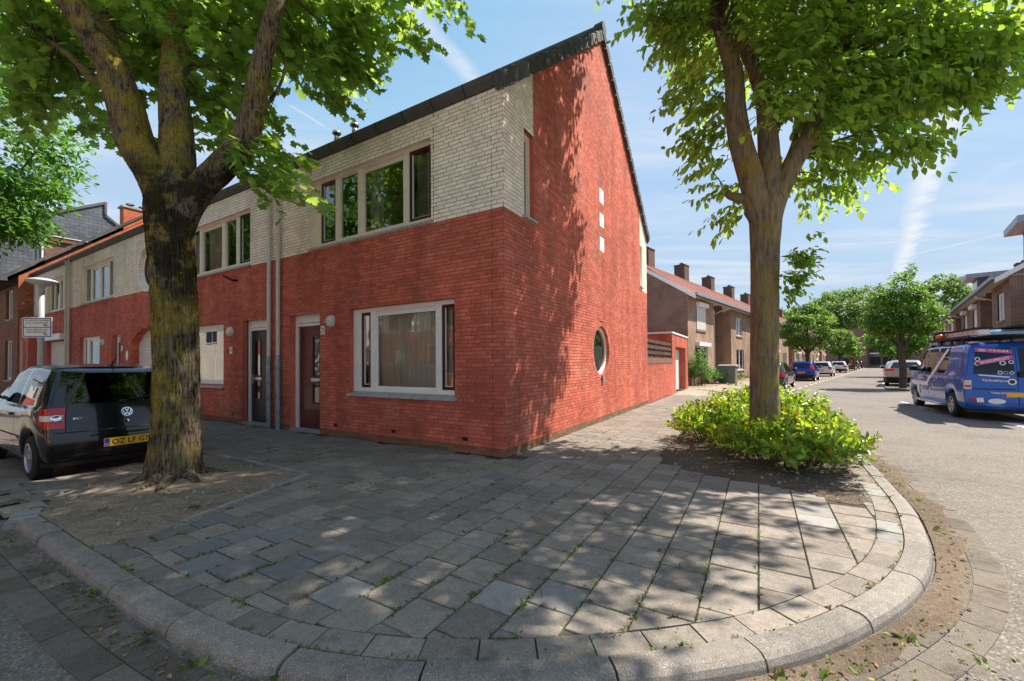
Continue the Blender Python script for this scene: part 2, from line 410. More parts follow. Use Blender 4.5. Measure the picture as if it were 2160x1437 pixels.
def reveal(house, P, s0, s1, z0, z1, dep, mat, bottom=False):
    m = MB(); e_ = .006
    m.face(P(s0, z0, e_), P(s0, z1, e_), P(s0, z1, -dep), P(s0, z0, -dep)); m.face(P(s1, z0, -dep), P(s1, z1, -dep), P(s1, z1, e_), P(s1, z0, e_))
    m.face(P(s0, z1, e_), P(s1, z1, e_), P(s1, z1, -dep), P(s0, z1, -dep))
    if bottom: m.face(P(s0, z0, e_), P(s0, z0, -dep), P(s1, z0, -dep), P(s1, z0, e_))
    m.build('reveal', M[mat], house)
def room(house, P, s0, s1, z0, z1, d0=-.2, dep=1.8, mat='room_wall'):
    m = MB(); a, b, c, d = s0 - .4, s1 + .4, z0 - .6, z1 + .25
    m.face(P(a, c, d0 - dep), P(b, c, d0 - dep), P(b, d, d0 - dep), P(a, d, d0 - dep))
    m.face(P(a, c, d0), P(a, c, d0 - dep), P(a, d, d0 - dep), P(a, d, d0)); m.face(P(b, c, d0 - dep), P(b, c, d0), P(b, d, d0), P(b, d, d0 - dep))
    m.face(P(a, c, d0), P(b, c, d0), P(b, c, d0 - dep), P(a, c, d0 - dep)); m.face(P(a, d, d0 - dep), P(b, d, d0 - dep), P(b, d, d0), P(a, d, d0))
    for (p, q, r, t) in ((a, s0, c, d), (s1, b, c, d), (s0, s1, c, z0), (s0, s1, z1, d)): m.face(P(p, r, d0), P(q, r, d0), P(q, t, d0), P(p, t, d0))
    m.build('room', M[mat], house)
def curtain(parent, P, s0, s1, z0, z1, d, mat='net_curtain', fold=.03, per=.13):
    n = max(8, int((s1 - s0) / .02)); r0, r1 = [], []
    for i in range(n + 1):
        s = s0 + (s1 - s0) * i / n; o = fold * math.sin(2 * math.pi * s / per + 1.3 * math.sin(s * 3.1)); r0.append(P(s, z0, d + o)); r1.append(P(s, z1, d + o * .7))
    MB().grid([r0, r1]).build('curtain', M[mat], parent, smooth=True)
def window(house, P, s0, s1, z0, z1, cols, rec=.09, fmat='white_paint', smat='dark_red_paint', fw=.075, sill=None, sill_single=False, curtains=(), label=None, glassm='window_glass', rm=True):
    """frame fixed in the wall with posts, opening sashes, panes, sill; cols: (from, to, 'fix'|'sash')"""
    f = MB(); d1 = -rec; d0 = -rec - .09
    f.pbox(P, s0, s1, z0, z0 + fw, d0, d1); f.pbox(P, s0, s1, z1 - fw, z1, d0, d1)
    ed = [s0] + [v for c in cols for v in c[:2]] + [s1]
    for i in range(0, len(ed), 2):
        if ed[i + 1] - ed[i] > .005: f.pbox(P, ed[i], ed[i + 1], z0 + fw, z1 - fw, d0, d1 - (.0 if i in (0, len(ed) - 2) else .004))
    wo = f.build('window', M[fmat], house)
    if label: wo['label'] = label
    for (a, b, k) in cols:
        za, zb = z0 + fw, z1 - fw; e_ = 0.0
        if k == 'sash':
            q = MB(); e_ = .055 if (b - a) > .25 else .04
            q.pbox(P, a + .003, b - .003, za + .003, za + e_, d0 + .01, d1 - .02); q.pbox(P, a + .003, b - .003, zb - e_, zb - .003, d0 + .01, d1 - .02)
            q.pbox(P, a + .003, a + e_, za + e_, zb - e_, d0 + .01, d1 - .02); q.pbox(P, b - e_, b - .003, za + e_, zb - e_, d0 + .01, d1 - .02)
            q.build('sash', M[smat], wo)
            bd = MB(); g_ = .012
            bd.pbox(P, a + e_, a + e_ + g_, za + e_, zb - e_, d0 + .02, d1 - .035); bd.pbox(P, b - e_ - g_, b - e_, za + e_, zb - e_, d0 + .02, d1 - .035)
            bd.pbox(P, a + e_ + g_, b - e_ - g_, za + e_, za + e_ + g_, d0 + .02, d1 - .035); bd.build('glazing_bead', M['white_paint'], wo)
        else:
            bd = MB(); g_ = .02
            for (p, q2, r, t) in ((a, b, za, za + g_ * 1.6), (a, a + g_, za + g_ * 1.6, zb), (b - g_, b, za + g_ * 1.6, zb), (a + g_, b - g_, zb - g_, zb)): bd.pbox(P, p, q2, r, t, d0 + .02, d1 - .03)
            bd.build('glazing_bead', M[fmat], wo)
            if b - a > .6: MB().pbox(P, a + g_, b - g_, zb - .085, zb - g_ - .002, d0 + .03, d1 - .022).build('vent_strip', M[fmat], wo)
        g = MB(); g.face(P(a + e_, za + e_, d0 + .04), P(b - e_, za + e_, d0 + .04), P(b - e_, zb - e_, d0 + .04), P(a + e_, zb - e_, d0 + .04)); g.build('pane', M[glassm], wo)
    for (a, b) in curtains: curtain(wo, P, a, b, z0 + .02, z1 - .02, d0 - .045)
    if sill:
        L, drop, dep = sill; 
        if sill_single:
            n = int(round((s1 - s0 + 2 * L) / .112)); st = (s1 - s0 + 2 * L) / n; me = None
            q = MB(); a, b = 0.004, st - .004
            q.hexa([(a, -dep, -drop - .035), (b, -dep, -drop - .035), (b, rec, -.035), (a, rec, -.035), (a, -dep, -drop), (b, -dep, -drop), (b, rec, 0), (a, rec, 0)]); me = q.mesh('sill_tile', M['sill_tile'])
            for k in range(n): put('sill_tile', me, wo, loc=P(s0 - L + k * st, z0 - .004, 0.0))
        else:
            q = MB(); a, b = s0 - L, s1 + L
            q.hexa([P(a, z0 - drop - .045, dep), P(b, z0 - drop - .045, dep), P(b, z0 - .045, -rec), P(a, z0 - .045, -rec), P(a, z0 - drop - .005, dep), P(b, z0 - drop - .005, dep), P(b, z0 - .004, -rec), P(a, z0 - .004, -rec)])
            q.build('sill', M['sill_tile'], wo)
    if rm: room(house, P, s0, s1, z0, z1, d0 - .02)
    return wo
def front_door(house, P, s0, s1, z1, leaf_mat, frame_mat='white_paint', sash=None, rec=.13, flip=False):
    d1, d0 = -rec, -rec - .1; f = MB(); zt = z1 - .19
    f.pbox(P, s0, s0 + .085, .02, z1, d0, d1); f.pbox(P, s1 - .085, s1, .02, z1, d0, d1); f.pbox(P, s0 + .085, s1 - .085, zt, z1, d0, d1 + .002); f.pbox(P, s0 + .085, s1 - .085, zt - .07, zt - .012, d0, d1 - .003)
    do = f.build('door', M[frame_mat], house)
    a, b, za, zb = s0 + .088, s1 - .088, .06, zt - .075
    gx0, gx1 = (a + .5, a + .72) if not flip else (b - .72, b - .5); gz = ((.62, 1.02), (1.18, 2.02))
    l = MB(); dl0, dl1 = d0 + .02, d1 - .035
    l.pbox(P, a, gx0, za, zb, dl0, dl1); l.pbox(P, gx1, b, za, zb, dl0, dl1)
    l.pbox(P, gx0, gx1, za, gz[0][0], dl0, dl1); l.pbox(P, gx0, gx1, gz[0][1], gz[1][0], dl0, dl1); l.pbox(P, gx0, gx1, gz[1][1], zb, dl0, dl1); l.build('door_leaf', M[leaf_mat], do)
    for (p, q) in gz:
        r = MB(); e_ = .028
        for (x0, x1, y0, y1) in ((gx0 - e_, gx1 + e_, p - e_, p), (gx0 - e_, gx1 + e_, q, q + e_), (gx0 - e_, gx0, p, q), (gx1, gx1 + e_, p, q)): r.pbox(P, x0, x1, y0, y1, dl1, dl1 + .012)
        r.build('glazing_bead', M[sash or leaf_mat], do)
        g = MB(); g.face(P(gx0, p, dl1 - .012), P(gx1, p, dl1 - .012), P(gx1, q, dl1 - .012), P(gx0, q, dl1 - .012)); g.build('pane', M['window_glass'], do)
    MB().pbox(P, gx0 - .07, gx1 + .06, 1.065, 1.135, dl1, dl1 + .012).build('letter_slot', M['steel'], do)
    hx = b - .06 if not flip else a + .06; hd = MB(); hd.pbox(P, hx - .02, hx + .02, .98, 1.2, dl1, dl1 + .012); hd.tube([P(hx, 1.08, dl1 + .05), P(hx - (.1 if not flip else -.1), 1.08, dl1 + .05)], .011, 8); hd.build('door_handle', M['steel'], do)
    MB().pbox(P, s0 - .01, s1 + .01, .0, .05, d0 - .02, .015).build('doorstep', M['stone_grey'], do)
    room(house, P, s0, s1, .1, z1, d0 - .03, 1.4)
    return do
def wall_lamp(house, P, s, z):
    o = MB(); n = Vector(P(0, 0, 1)) - Vector(P(0, 0, 0)); o.lathe(P(s, z, .006), n, [(0, .105), (.03, .11), (.04, .10)], 28, asp=1.2); lo = o.build('wall_lamp', M['opal_lamp'], house, True)
    MB().lathe(P(s, z, .04), n, [(0, .098), (.03, .094), (.055, .075), (.07, .04), (.075, .001)], 28, asp=1.2).build('lamp_cover', M['opal_lamp'], lo, True)
    MB().pbox(P, s - .1, s + .1, z - .006, z + .006, .10, .116).build('lamp_band', M['grey_plastic'], lo)
def number_plate(house, P, s, z, txt, wd=.13, hg=.17):
    o = MB().pbox(P, s - wd / 2, s + wd / 2, z - hg / 2, z + hg / 2, .007, .014).build('number_plate', M['white_plate'], house)
    x = Vector(P(1, 0, 0)) - Vector(P(0, 0, 0)); lettering(txt, wd * .68, hg * .62, P(s, z, .016), x, (0, 0, 1), M['ink'], o, .02, 'house_number')
def downpipe(house, P, s, z1, zinc=True):
    m = MB(); m.tube([P(s, 1.62 if zinc else .02, .075), P(s, z1, .075)], .042, 14)
    for z in (2.35, 3.2, 4.3): m.tube([P(s, z, .075), P(s, z + .03, .075)], .048, 14); m.pbox(P, s - .01, s + .01, z, z + .025, 0, .05)
    d = m.build('downpipe', M['grey_plastic'], house, False)
    if zinc:
        q = MB(); q.tube([P(s, .0, .075), P(s, 1.64, .075)], .051, 14)
        for z in (.3, 1.05): q.tube([P(s, z, .075), P(s, z + .02, .075)], .056, 14); q.pbox(P, s - .01, s + .01, z, z + .02, 0, .05)
        q.build('pipe_foot', M['zinc'], d)
def vent_grilles(house, P, xs, z=.22):
    for s in xs: 
        o = MB().pbox(P, s - .055, s + .055, z - .028, z + .028, .0, .0075).build('vent_grille', M['black'], house)
def gutter(house, P, s0, s1, z=5.70):
    n = max(1, int(round((s1 - s0) / .64))); st = (s1 - s0) / n
    prof = [(.008, z - .012), (.045, z - .012), (.115, z + .06), (.135, z + .135), (.12, z + .145), (.11, z + .10), (.0, z + .12)]
    for k in range(n):
        m = MB(); a, b = s0 + k * st + .003, s0 + (k + 1) * st - .003; L = len(prof)
        for i in range(L - 1): m.face(P(a, prof[i][1], prof[i][0]), P(b, prof[i][1], prof[i][0]), P(b, prof[i + 1][1], prof[i + 1][0]), P(a, prof[i + 1][1], prof[i + 1][0]))
        m.face(*[P(a, q[1], q[0]) for q in prof]); m.face(*[P(b, q[1], q[0]) for q in reversed(prof)])
        g = m.build('gutter_segment', M['gutter_grey'], house)
    q = MB(); Q = plane((0, 0, 0), Vector(P(1, 0, 0)) - Vector(P(0, 0, 0)), Vector(P(0, 0, 1)) - Vector(P(0, 0, 0)))
    q.hexa([Q(-.009, z - .016, .04), Q(.009, z - .016, .04), Q(.009, z + .06, .122), Q(-.009, z + .06, .122), Q(-.009, z - .012, .03), Q(.009, z - .012, .03), Q(.009, z + .06, .10), Q(-.009, z + .06, .10)]); q.hexa([Q(-.009, z + .06, .10), Q(.009, z + .06, .10), Q(.009, z + .06, .122), Q(-.009, z + .06, .122), Q(-.009, z + .14, .12), Q(.009, z + .14, .12), Q(.009, z + .14, .142), Q(-.009, z + .14, .142)]); cm = q.mesh('gutter_clip', M['black'])
    for k in range(n + 1): put('gutter_clip', cm, house, loc=P(min(max(s0 + k * st, s0 + .012), s1 - .012), 0, 0))
SL = (9.62 - 5.74) / 4.70                                   # roof slope of the red row
def roof(house, x0, x1, yr=4.70, z0=5.74, sl=SL, yb=9.4, mat='roof_tile', y0=-.05):
    m = MB(); n = 17
    for sgn in (0, 1):
        ya, yb_ = (y0, yr) if sgn == 0 else (yb + .18, yr)
        for k in range(n):
            a = ya + (yb_ - ya) * k / n; b = ya + (yb_ - ya) * (k + 1) / n
            za = z0 + sl * (a if sgn == 0 else (2 * yr - a)) + .13; zb = z0 + sl * (b if sgn == 0 else (2 * yr - b)) + .095
            m.face((x0, a, za), (x1, a, za), (x1, b, zb), (x0, b, zb)); m.face((x0, a, za - .045), (x1, a, za - .045), (x1, a, za), (x0, a, za))
    r = m.build('roof', M[mat], house)
    q = MB(); q.tube([(x0, yr, z0 + sl * yr + .19), (x1, yr, z0 + sl * yr + .19)], .11, 10); q.build('ridge', M[mat], r)
    return r
# ------------------------------------------------------------------ the corner house, number 21
h21 = thing('corner_house', 'red brick corner house with white upper band, number 21 and gable beside the pavement', 'house', Hp(0, 0), TH)
PF = plane((0, 0, 0), (1, 0, 0), (0, -1, 0)); PG = plane((0, 0, 0), (0, 1, 0), (1, 0, 0))
ZB = 3.8125
holesF = [('r', -3.54, -.95, .90, 2.50), ('r', -5.53, -4.47, -1, 2.53), ('r', -4.80, -1.44, 3.87, 5.31)]
OV = (4.52, 1.72, .60)
def gext(z):
    """gable wall from edge to edge under the verge"""
    if z < 5.62: return (0.0, 9.38)
    y = (z - 5.66) / SL; return (y, 9.4 - y) if y < 4.65 else None
def slot(z): return (.63, .985) if 3.86 < z < 5.33 else None
holesG = [('c',) + (OV[0], OV[1], OV[2] + .10), ('f', slot)] + [('r', 4.47, 4.80, z_, z_ + .36) for z_ in (5.38, 4.78, 4.18)] + [('r', 8.45, 8.72, 3.92, 5.25)]
X_END = -6.0
sets = []
b1 = rows_of(PF, X_END, .006, 0, ZB, .0625, .22, .010, holesF); sets.append((PF, b1, 'red_brick', 'red_mortar'))
b2 = rows_of(PF, X_END, .006, ZB, 5.69, .067, .22, .015, holesF); sets.append((PF, b2, 'white_brick', 'grey_mortar'))
b3 = rows_of(PG, 0, 9.38, 0, ZB, .0625, .22, .010, holesG); sets.append((PG, b3, 'red_brick', 'red_mortar'))
b4 = rows_of(PG, 0, .985, ZB, 6.5, .067, .22, .015, holesG, gext); sets.append((PG, b4, 'white_brick', 'grey_mortar'))
b5 = rows_of(PG, .985, 8.45, ZB, 9.56, .0625, .22, .010, holesG, gext); sets.append((PG, b5, 'red_brick', 'red_mortar'))
b6 = rows_of(PG, 8.45, 9.38, ZB, 6.4, .067, .22, .015, holesG, gext); sets.append((PG, b6, 'white_brick', 'grey_mortar'))
# the 300 bricks that show largest are objects of their own
cand = []; camv = Vector((0, 0, HCAM))
for si, (P, (bk, sp, cr), mm, mo) in enumerate(sets):
    nrm = (MH.to_3x3() @ (Vector(P(0, 0, 1)) - Vector(P(0, 0, 0))))
    for i, (a, b, c, d, full) in enumerate(bk):
        if not full or (c < .13 and 'red' in mm): continue
        q = MH @ Vector(P((a + b) / 2, (c + d) / 2, 0)); v_ = camv - q; D2 = v_.length_squared; cand.append((nrm.dot(v_) / D2 ** 1.5, si, i))
cand.sort(reverse=True); picks = [set() for _ in sets]
for _, si, i in cand[:296]: picks[si].add(i)
for si, (P, (bk, sp, cr), mm, mo) in enumerate(sets):
    fn = (lambda z: 'plinth_brick' if z < .12 else 'red_brick') if mm == 'red_brick' and si in (0, 2) else mm
    wall_mesh(h21, P, bk, sp, fn, mo, pick=picks[si])
    if not picks[si]: continue
    a, b, c, d, _f = bk[next(iter(picks[si]))]; L_, T_ = .22 - (.010 if 'red' in mm else .015), d - c
    O0 = Vector(P(0, 0, 0)); P0 = lambda s, z, dd=0.0: tuple(Vector(P(s, z, dd)) - O0)
    me = MB().pbox(P0, 0, L_, 0, T_, 0.0, .0062, skip=(4,)).mesh('brick', M[mm + '_single'])
    for i in sorted(picks[si]):
        a, b, c, d, _f = bk[i]; put('brick', me, h21, loc=P(a, c, random.uniform(-.001, .001)))
reveal(h21, PF, -3.54, -.95, .90, 2.50, .1, 'red_brick'); reveal(h21, PF, -5.53, -4.47, 0, 2.53, .14, 'red_brick'); reveal(h21, PF, -4.80, -1.44, 3.87, 5.31, .1, 'white_brick')
window(h21, PF, -3.54, -.955, .905, 2.498, [(-3.33, -3.06, 'sash'), (-2.92, -1.44, 'fix'), (-1.31, -1.02, 'sash')], sill=(.05, .05, .06), sill_single=True, curtains=((-3.4, -1.0),), label='wide ground floor window with white frame and drawn curtains')
window(h21, PF, -4.80, -1.445, 3.885, 5.308, [(-4.58, -4.10, 'sash'), (-3.97, -3.42, 'fix'), (-3.27, -2.19, 'fix'), (-2.05, -1.53, 'sash')], fmat='cream_paint', sill=(.05, .03, .05), sill_single=True,
       curtains=((-3.2, -2.85), (-1.75, -1.5)), label='four part upper window with two dark red sashes')
front_door(h21, PF, -5.53, -4.475, 2.525, 'door_wood', sash='dark_red_paint')
wall_lamp(h21, PF, -4.08, 2.29); number_plate(h21, PF, -4.37, 2.13, '21')
downpipe(h21, PF, -5.86, 5.75)
vent_grilles(h21, PF, (-3.97, -2.35, -.75))
mj = MB()
for s in (-.21, -1.39): mj.pbox(PF, s - .003, s + .003, ZB if s < -1 else .05, 5.68, .0, .0068)
mj.build('expansion_joint', M['black'], h21)
gutter(h21, PF, -6.0, .0)
rf = roof(h21, -6.0, .02)
for (x, y) in ((-4.1, .12), (-3.55, .12)):
    z = 5.74 + SL * y + .18; v_ = MB(); v_.tube([(x, y, z - .05), (x, y, z + .16)], .05, 12); v_.lathe((x, y, z + .15), (0, 0, 1), [(0, .085), (.03, .09), (.06, .06), (.08, .001)], 14); v_.build('roof_vent', M['steel'], h21, True)
# verge tiles down both slopes of the gable
th_ = math.atan(SL)
tb = MB(); tb.bbox(-.10, .085, 0, .352, -.19, .03, .02); vt = tb.mesh('verge_tile', M['verge_tile'])
nt_ = 17; ls = math.hypot(4.85, 4.85 * SL)
for k in range(nt_):
    y = -.16 + 4.86 * k / nt_; z = 5.74 + SL * y + .15
    put('verge_tile', vt, h21, loc=(random.uniform(-.004, .004), y, z + .012 * (k % 2)), rot=(th_ - .09 + random.uniform(-.02, .02), random.uniform(-.02, .02), 0))
    y = 9.58 - 4.9 * k / nt_; z = 5.74 + SL * (9.4 - y) + .17
    put('verge_tile', vt, h21, loc=(.0, y, z), rot=(th_ - .05 + random.uniform(-.02, .02), 0, math.pi))
q = MB(); q.lathe((-.12, 4.70, 9.80), (1, 0, 0), [(0, .15), (.22, .16), (.225, .001)], 18); q.build('ridge_cap', M['verge_tile'], h21)
q = MB()
for (ya, yb) in ((-.1, 4.70), (9.5, 4.70)):
    za = 5.74 + SL * (ya if ya < 4 else 9.4 - ya); zb = 5.74 + SL * 4.70
    q.hexa([(.008, ya, za - .10), (.05, ya, za - .10), (.05, yb, zb - .10), (.008, yb, zb - .10), (.008, ya, za + .02), (.05, ya, za + .02), (.05, yb, zb + .02), (.008, yb, zb + .02)])
q.build('verge_board', M['gutter_grey'], h21)
# slit window at the corner, round window, three white panels, rear slit
reveal(h21, PG, .63, .985, 3.86, 5.33, .14, 'red_brick'); 
window(h21, PG, .635, .98, 3.87, 5.325, [(.70, .93, 'fix')], rec=.07, fmat='cream_paint', fw=.06, rm=True, label='narrow tall slit window at the corner')
MB().pbox(PG, .58, 1.02, 3.815, 3.858, -.1, .07).build('slit_sill', M['sill_tile'], h21)
MB().pbox(PG, .60, .63, 3.86, 5.33, -.02, .014).build('slit_trim', M['cream_paint'], h21)
MB().pbox(PG, .60, .98, 5.33, 5.365, -.02, .02).build('slit_head', M['cream_paint'], h21)
nrs = 44; ring = MB()
for k in range(nrs):
    t0, t1 = 2 * math.pi * (k + .06) / nrs, 2 * math.pi * (k + .94) / nrs; ra, rb = OV[2] - .005, OV[2] + .098
    pp = [(OV[0] + rr * math.cos(t), OV[1] + rr * math.sin(t)) for rr, t in ((ra, t0), (rb, t0), (rb, t1), (ra, t1))]
    ring.hexa([PG(s, z, -.13) for s, z in pp] + [PG(s, z, .007) for s, z in pp])
tag(ring.build('ring_of_bricks', M['red_brick'], h21), kind='stuff')
MB().lathe(PG(OV[0], OV[1], -.12), (1, 0, 0), [(0, OV[2] + .11), (.125, OV[2] + .11)], 48).build('round_reveal', M['red_mortar'], h21)
fr = MB(); fr.lathe(PG(OV[0], OV[1], -.13), (1, 0, 0), [(0, OV[2]), (.06, OV[2]), (.06, OV[2] - .085), (0, OV[2] - .085)], 48); ro = fr.build('round_window', M['white_paint'], h21, False)
MB().disc(PG(OV[0], OV[1], -.10), (1, 0, 0), OV[2] - .08, 40).build('pane', M['window_glass'], ro)
curtain(ro, PG, OV[0] - .52, OV[0] + .52, OV[1] - .55, OV[1] + .12, -.16)
room(h21, PG, OV[0] - .6, OV[0] + .6, OV[1] - .6, OV[1] + .6, -.2)
MB().pbox(PG, OV[0] - .035, OV[0] + .045, OV[1] - .78, OV[1] - .60, -.05, .05).build('drip_tile', M['zinc'], h21)
for z_ in (5.38, 4.78, 4.18): MB().pbox(PG, 4.473, 4.797, z_ + .003, z_ + .357, -.06, .002).build('white_panel', M['white_plate'], h21)
reveal(h21, PG, 8.45, 8.72, 3.92, 5.25, .12, 'white_brick', True); window(h21, PG, 8.455, 8.715, 3.925, 5.245, [(8.50, 8.67, 'fix')], rec=.08, fw=.04, fmat='cream_paint', rm=False)
MB().pbox(PG, 8.42, 8.75, 3.87, 3.917, -.1, .06).build('slit_sill', M['sill_tile'], h21)
# back wall closes the house
MB().face((-6, 9.38, 0), (0, 9.38, 0), (0, 9.38, 5.8), (-6, 9.38, 5.8)).build('back_wall', M['red_mortar'], h21) if False else None
q = MB(); q.face((-6, 9.38, 0), (0, 9.38, 0), (0, 9.38, 5.8), (-6, 9.38, 5.8)); q.build('back_wall', M['red_brick'], h21)

# ------------------------------------------------------------------ the neighbours in the red row
def row_house(name, label, xr, xl, holes, zoff=0.0):
    h = thing(name, label, 'house', Hp(xr, 0), TH)
    P = plane((-xr, 0, 0), (1, 0, 0), (0, -1, 0))
    b = rows_of(P, xl, xr, 0, ZB, .0625, .22, .010, holes); wall_mesh(h, P, b[0], b[1], lambda z: 'plinth_brick' if z < .12 else 'red_brick', 'red_mortar')
    b = rows_of(P, xl, xr, ZB, 5.69, .067, .22, .015, holes); wall_mesh(h, P, b[0], b[1], 'white_brick', 'grey_mortar')
    gutter(h, P, xl, xr); roof(h, xl - xr, 0.0); return h, P
hs = [('r', -10.96, -8.40, .93, 2.50), ('r', -7.49, -6.42, -1, 2.53), ('r', -10.46, -7.15, 3.87, 5.25)]
h19, P19 = row_house('terraced_house', 'middle red and white brick house with dark grey door, number 19, behind the mossy trunk', -6.003, -11.9, hs)
for q in hs: reveal(h19, P19, q[1], q[2], max(0, q[3]), q[4], .11, 'white_brick' if q[3] > 3 else 'red_brick')
window(h19, P19, -10.955, -8.41, .935, 2.495, [(-10.85, -10.6, 'sash'), (-10.45, -8.62, 'fix'), (-8.56, -8.47, 'sash')], smat='anthracite_paint', sill=(.04, .05, .06), curtains=((-10.8, -10.2),))
window(h19, P19, -10.455, -7.16, 3.885, 5.245, [(-10.37, -9.95, 'sash'), (-9.8, -8.72, 'fix'), (-8.55, -8.0, 'fix'), (-7.84, -7.25, 'sash')], fmat='cream_paint', smat='anthracite_paint', sill=(.04, .04, .05), curtains=((-9.7, -8.8),))
front_door(h19, P19, -7.485, -6.425, 2.525, 'anthracite_paint', flip=True)
wall_lamp(h19, P19, -8.02, 2.26); number_plate(h19, P19, -8.03, 1.80, '19'); downpipe(h19, P19, -6.22, 5.75); vent_grilles(h19, P19, (-7.95, -9.8))
q = MB(); q.tube([P19(-7.72, 3.52, .0), P19(-7.72, 3.50, .12), P19(-7.80, 3.60, .30)], [.02, .03, .022], 8); q.build('flag_holder', M['black'], h19)
AC = (-13.2, .9, 1.74)
def arch(z):
    if z < 2.12: return (-14.43, -11.97)
    dz = z - AC[1]; 
    return (AC[0] - math.sqrt(AC[2] ** 2 - dz * dz), AC[0] + math.sqrt(AC[2] ** 2 - dz * dz)) if dz < AC[2] else None
RW = (-13.17, 4.52, .66)
hs = [('r', -19.56, -17.34, .93, 2.56), ('r', -16.17, -15.36, -1, 2.53), ('r', -19.40, -16.06, 3.88, 5.28), ('c', RW[0], RW[1], RW[2] + .1), ('f', arch)]
h17, P17 = row_house('terraced_house', 'red and white house with round upper window and arched garage above the black car', -11.903, -20.85, hs)
for q in hs[:3]: reveal(h17, P17, q[1], q[2], max(0, q[3]), q[4], .11, 'white_brick' if q[3] > 3 else 'red_brick')
window(h17, P17, -19.555, -17.345, .935, 2.555, [(-19.42, -19.1, 'fix'), (-18.85, -17.5, 'fix')], sill=(.04, .05, .06), curtains=((-18.8, -18.4),))
window(h17, P17, -19.395, -16.065, 3.885, 5.275, [(-19.2, -18.75, 'sash'), (-18.6, -17.8, 'fix'), (-17.65, -16.9, 'fix'), (-16.75, -16.15, 'sash')], fmat='cream_paint', sill=(.04, .04, .05))
front_door(h17, P17, -16.165, -15.365, 2.525, 'dark_red_paint'); wall_lamp(h17, P17, -16.97, 2.28); number_plate(h17, P17, -15.20, 2.03, '17')
q = MB(); q.disc(P17(-14.75, 1.78, .012), (0, -1, 0), .11, 20, asp=1.5); q.build('oval_sticker', M['white_plate'], h17)
rg = MB()
for k in range(48):
    t0, t1 = 2 * math.pi * (k + .06) / 48, 2 * math.pi * (k + .94) / 48; pp = [(RW[0] + rr * math.cos(t), RW[1] + rr * math.sin(t)) for rr, t in ((RW[2], t0), (RW[2] + .1, t0), (RW[2] + .1, t1), (RW[2], t1))]
    rg.hexa([P17(s, z, -.12) for s, z in pp] + [P17(s, z, .014) for s, z in pp])
tag(rg.build('ring_of_bricks', M['white_brick'], h17), kind='stuff')
fr = MB(); fr.lathe(P17(RW[0], RW[1], -.10), (0, -1, 0), [(-.06, RW[2]), (0, RW[2]), (0, RW[2] - .09), (-.06, RW[2] - .09)], 40); ro = fr.build('round_window', M['white_paint'], h17)
MB().lathe(P17(RW[0], RW[1], -.11), (0, -1, 0), [(0, RW[2] - .09), (0, RW[2] - .16)], 40).build('sash', M['dark_red_paint'], ro); MB().disc(P17(RW[0], RW[1], -.13), (0, -1, 0), RW[2] - .15, 36).build('pane', M['window_glass'], ro)
room(h17, P17, RW[0] - .6, RW[0] + .6, RW[1] - .6, RW[1] + .6, -.2)
def ribbed(house, P, s0, s1, z0, z1, d, mat, pitch=.09, name='garage_door'):
    m = MB(); n = int((z1 - z0) / pitch)
    for k in range(n):
        a, b = z0 + k * pitch, z0 + (k + 1) * pitch
        m.face(P(s0, a, d - .012), P(s1, a, d - .012), P(s1, a + pitch * .35, d), P(s0, a + pitch * .35, d)); m.face(P(s0, a + pitch * .35, d), P(s1, a + pitch * .35, d), P(s1, b, d - .004), P(s0, b, d - .004)); m.face(P(s0, b, d - .004), P(s1, b, d - .004), P(s1, b, d - .012), P(s0, b, d - .012))
    return m.build(name, M[mat], house)
ribbed(h17, P17, -14.5, -11.92, 0, 2.72, -.2, 'roller_white', .12)
m = MB(); n = 26
for k in range(n):
    zz0, zz1 = 2.64 * k / n, 2.64 * (k + 1) / n; a, b = arch(zz0 + .001) or (AC[0],) * 2, arch(zz1) or (AC[0],) * 2
    for i in (0, 1): m.face(P17(a[i], zz0, .006), P17(b[i], zz1, .006), P17(b[i], zz1, -.22), P17(a[i], zz0, -.22))
m.build('arch_reveal', M['red_brick'], h17)
downpipe(h17, P17, -20.68, 5.75, False)
hs = [('r', -24.17, -21.8, 3.84, 5.30), ('r', -23.95, -21.3, -1, 2.55)]
h15, P15 = row_house('terraced_house', 'farthest red and white brick house with white roller garage beside the lamp post', -20.853, -26.3, hs)
for q in hs: reveal(h15, P15, q[1], q[2], max(0, q[3]), q[4], .11, 'white_brick' if q[3] > 3 else 'red_brick')
window(h15, P15, -24.165, -21.805, 3.85, 5.295, [(-24.0, -23.45, 'fix'), (-23.35, -22.75, 'fix'), (-22.6, -21.95, 'fix')], fmat='cream_paint', sill=(.04, .04, .05))
ribbed(h15, P15, -23.95, -21.3, 0, 2.55, -.10, 'roller_white', .07); MB().pbox(P15, -24.6, -21.25, 2.56, 2.80, .01, .2).build('shutter_box', M['white_paint'], h15)
downpipe(h15, P15, -21.02, 5.75, False)
q = MB(); q.box(-26.29 + 20.853, -24.75 + 20.853, -.44, -.008, 0, 3.7); q.build('porch', M['red_brick'], h15)
downpipe(h15, plane((20.853, -.44, 0), (1, 0, 0), (0, -1, 0)), -25.3, 2.6, False)
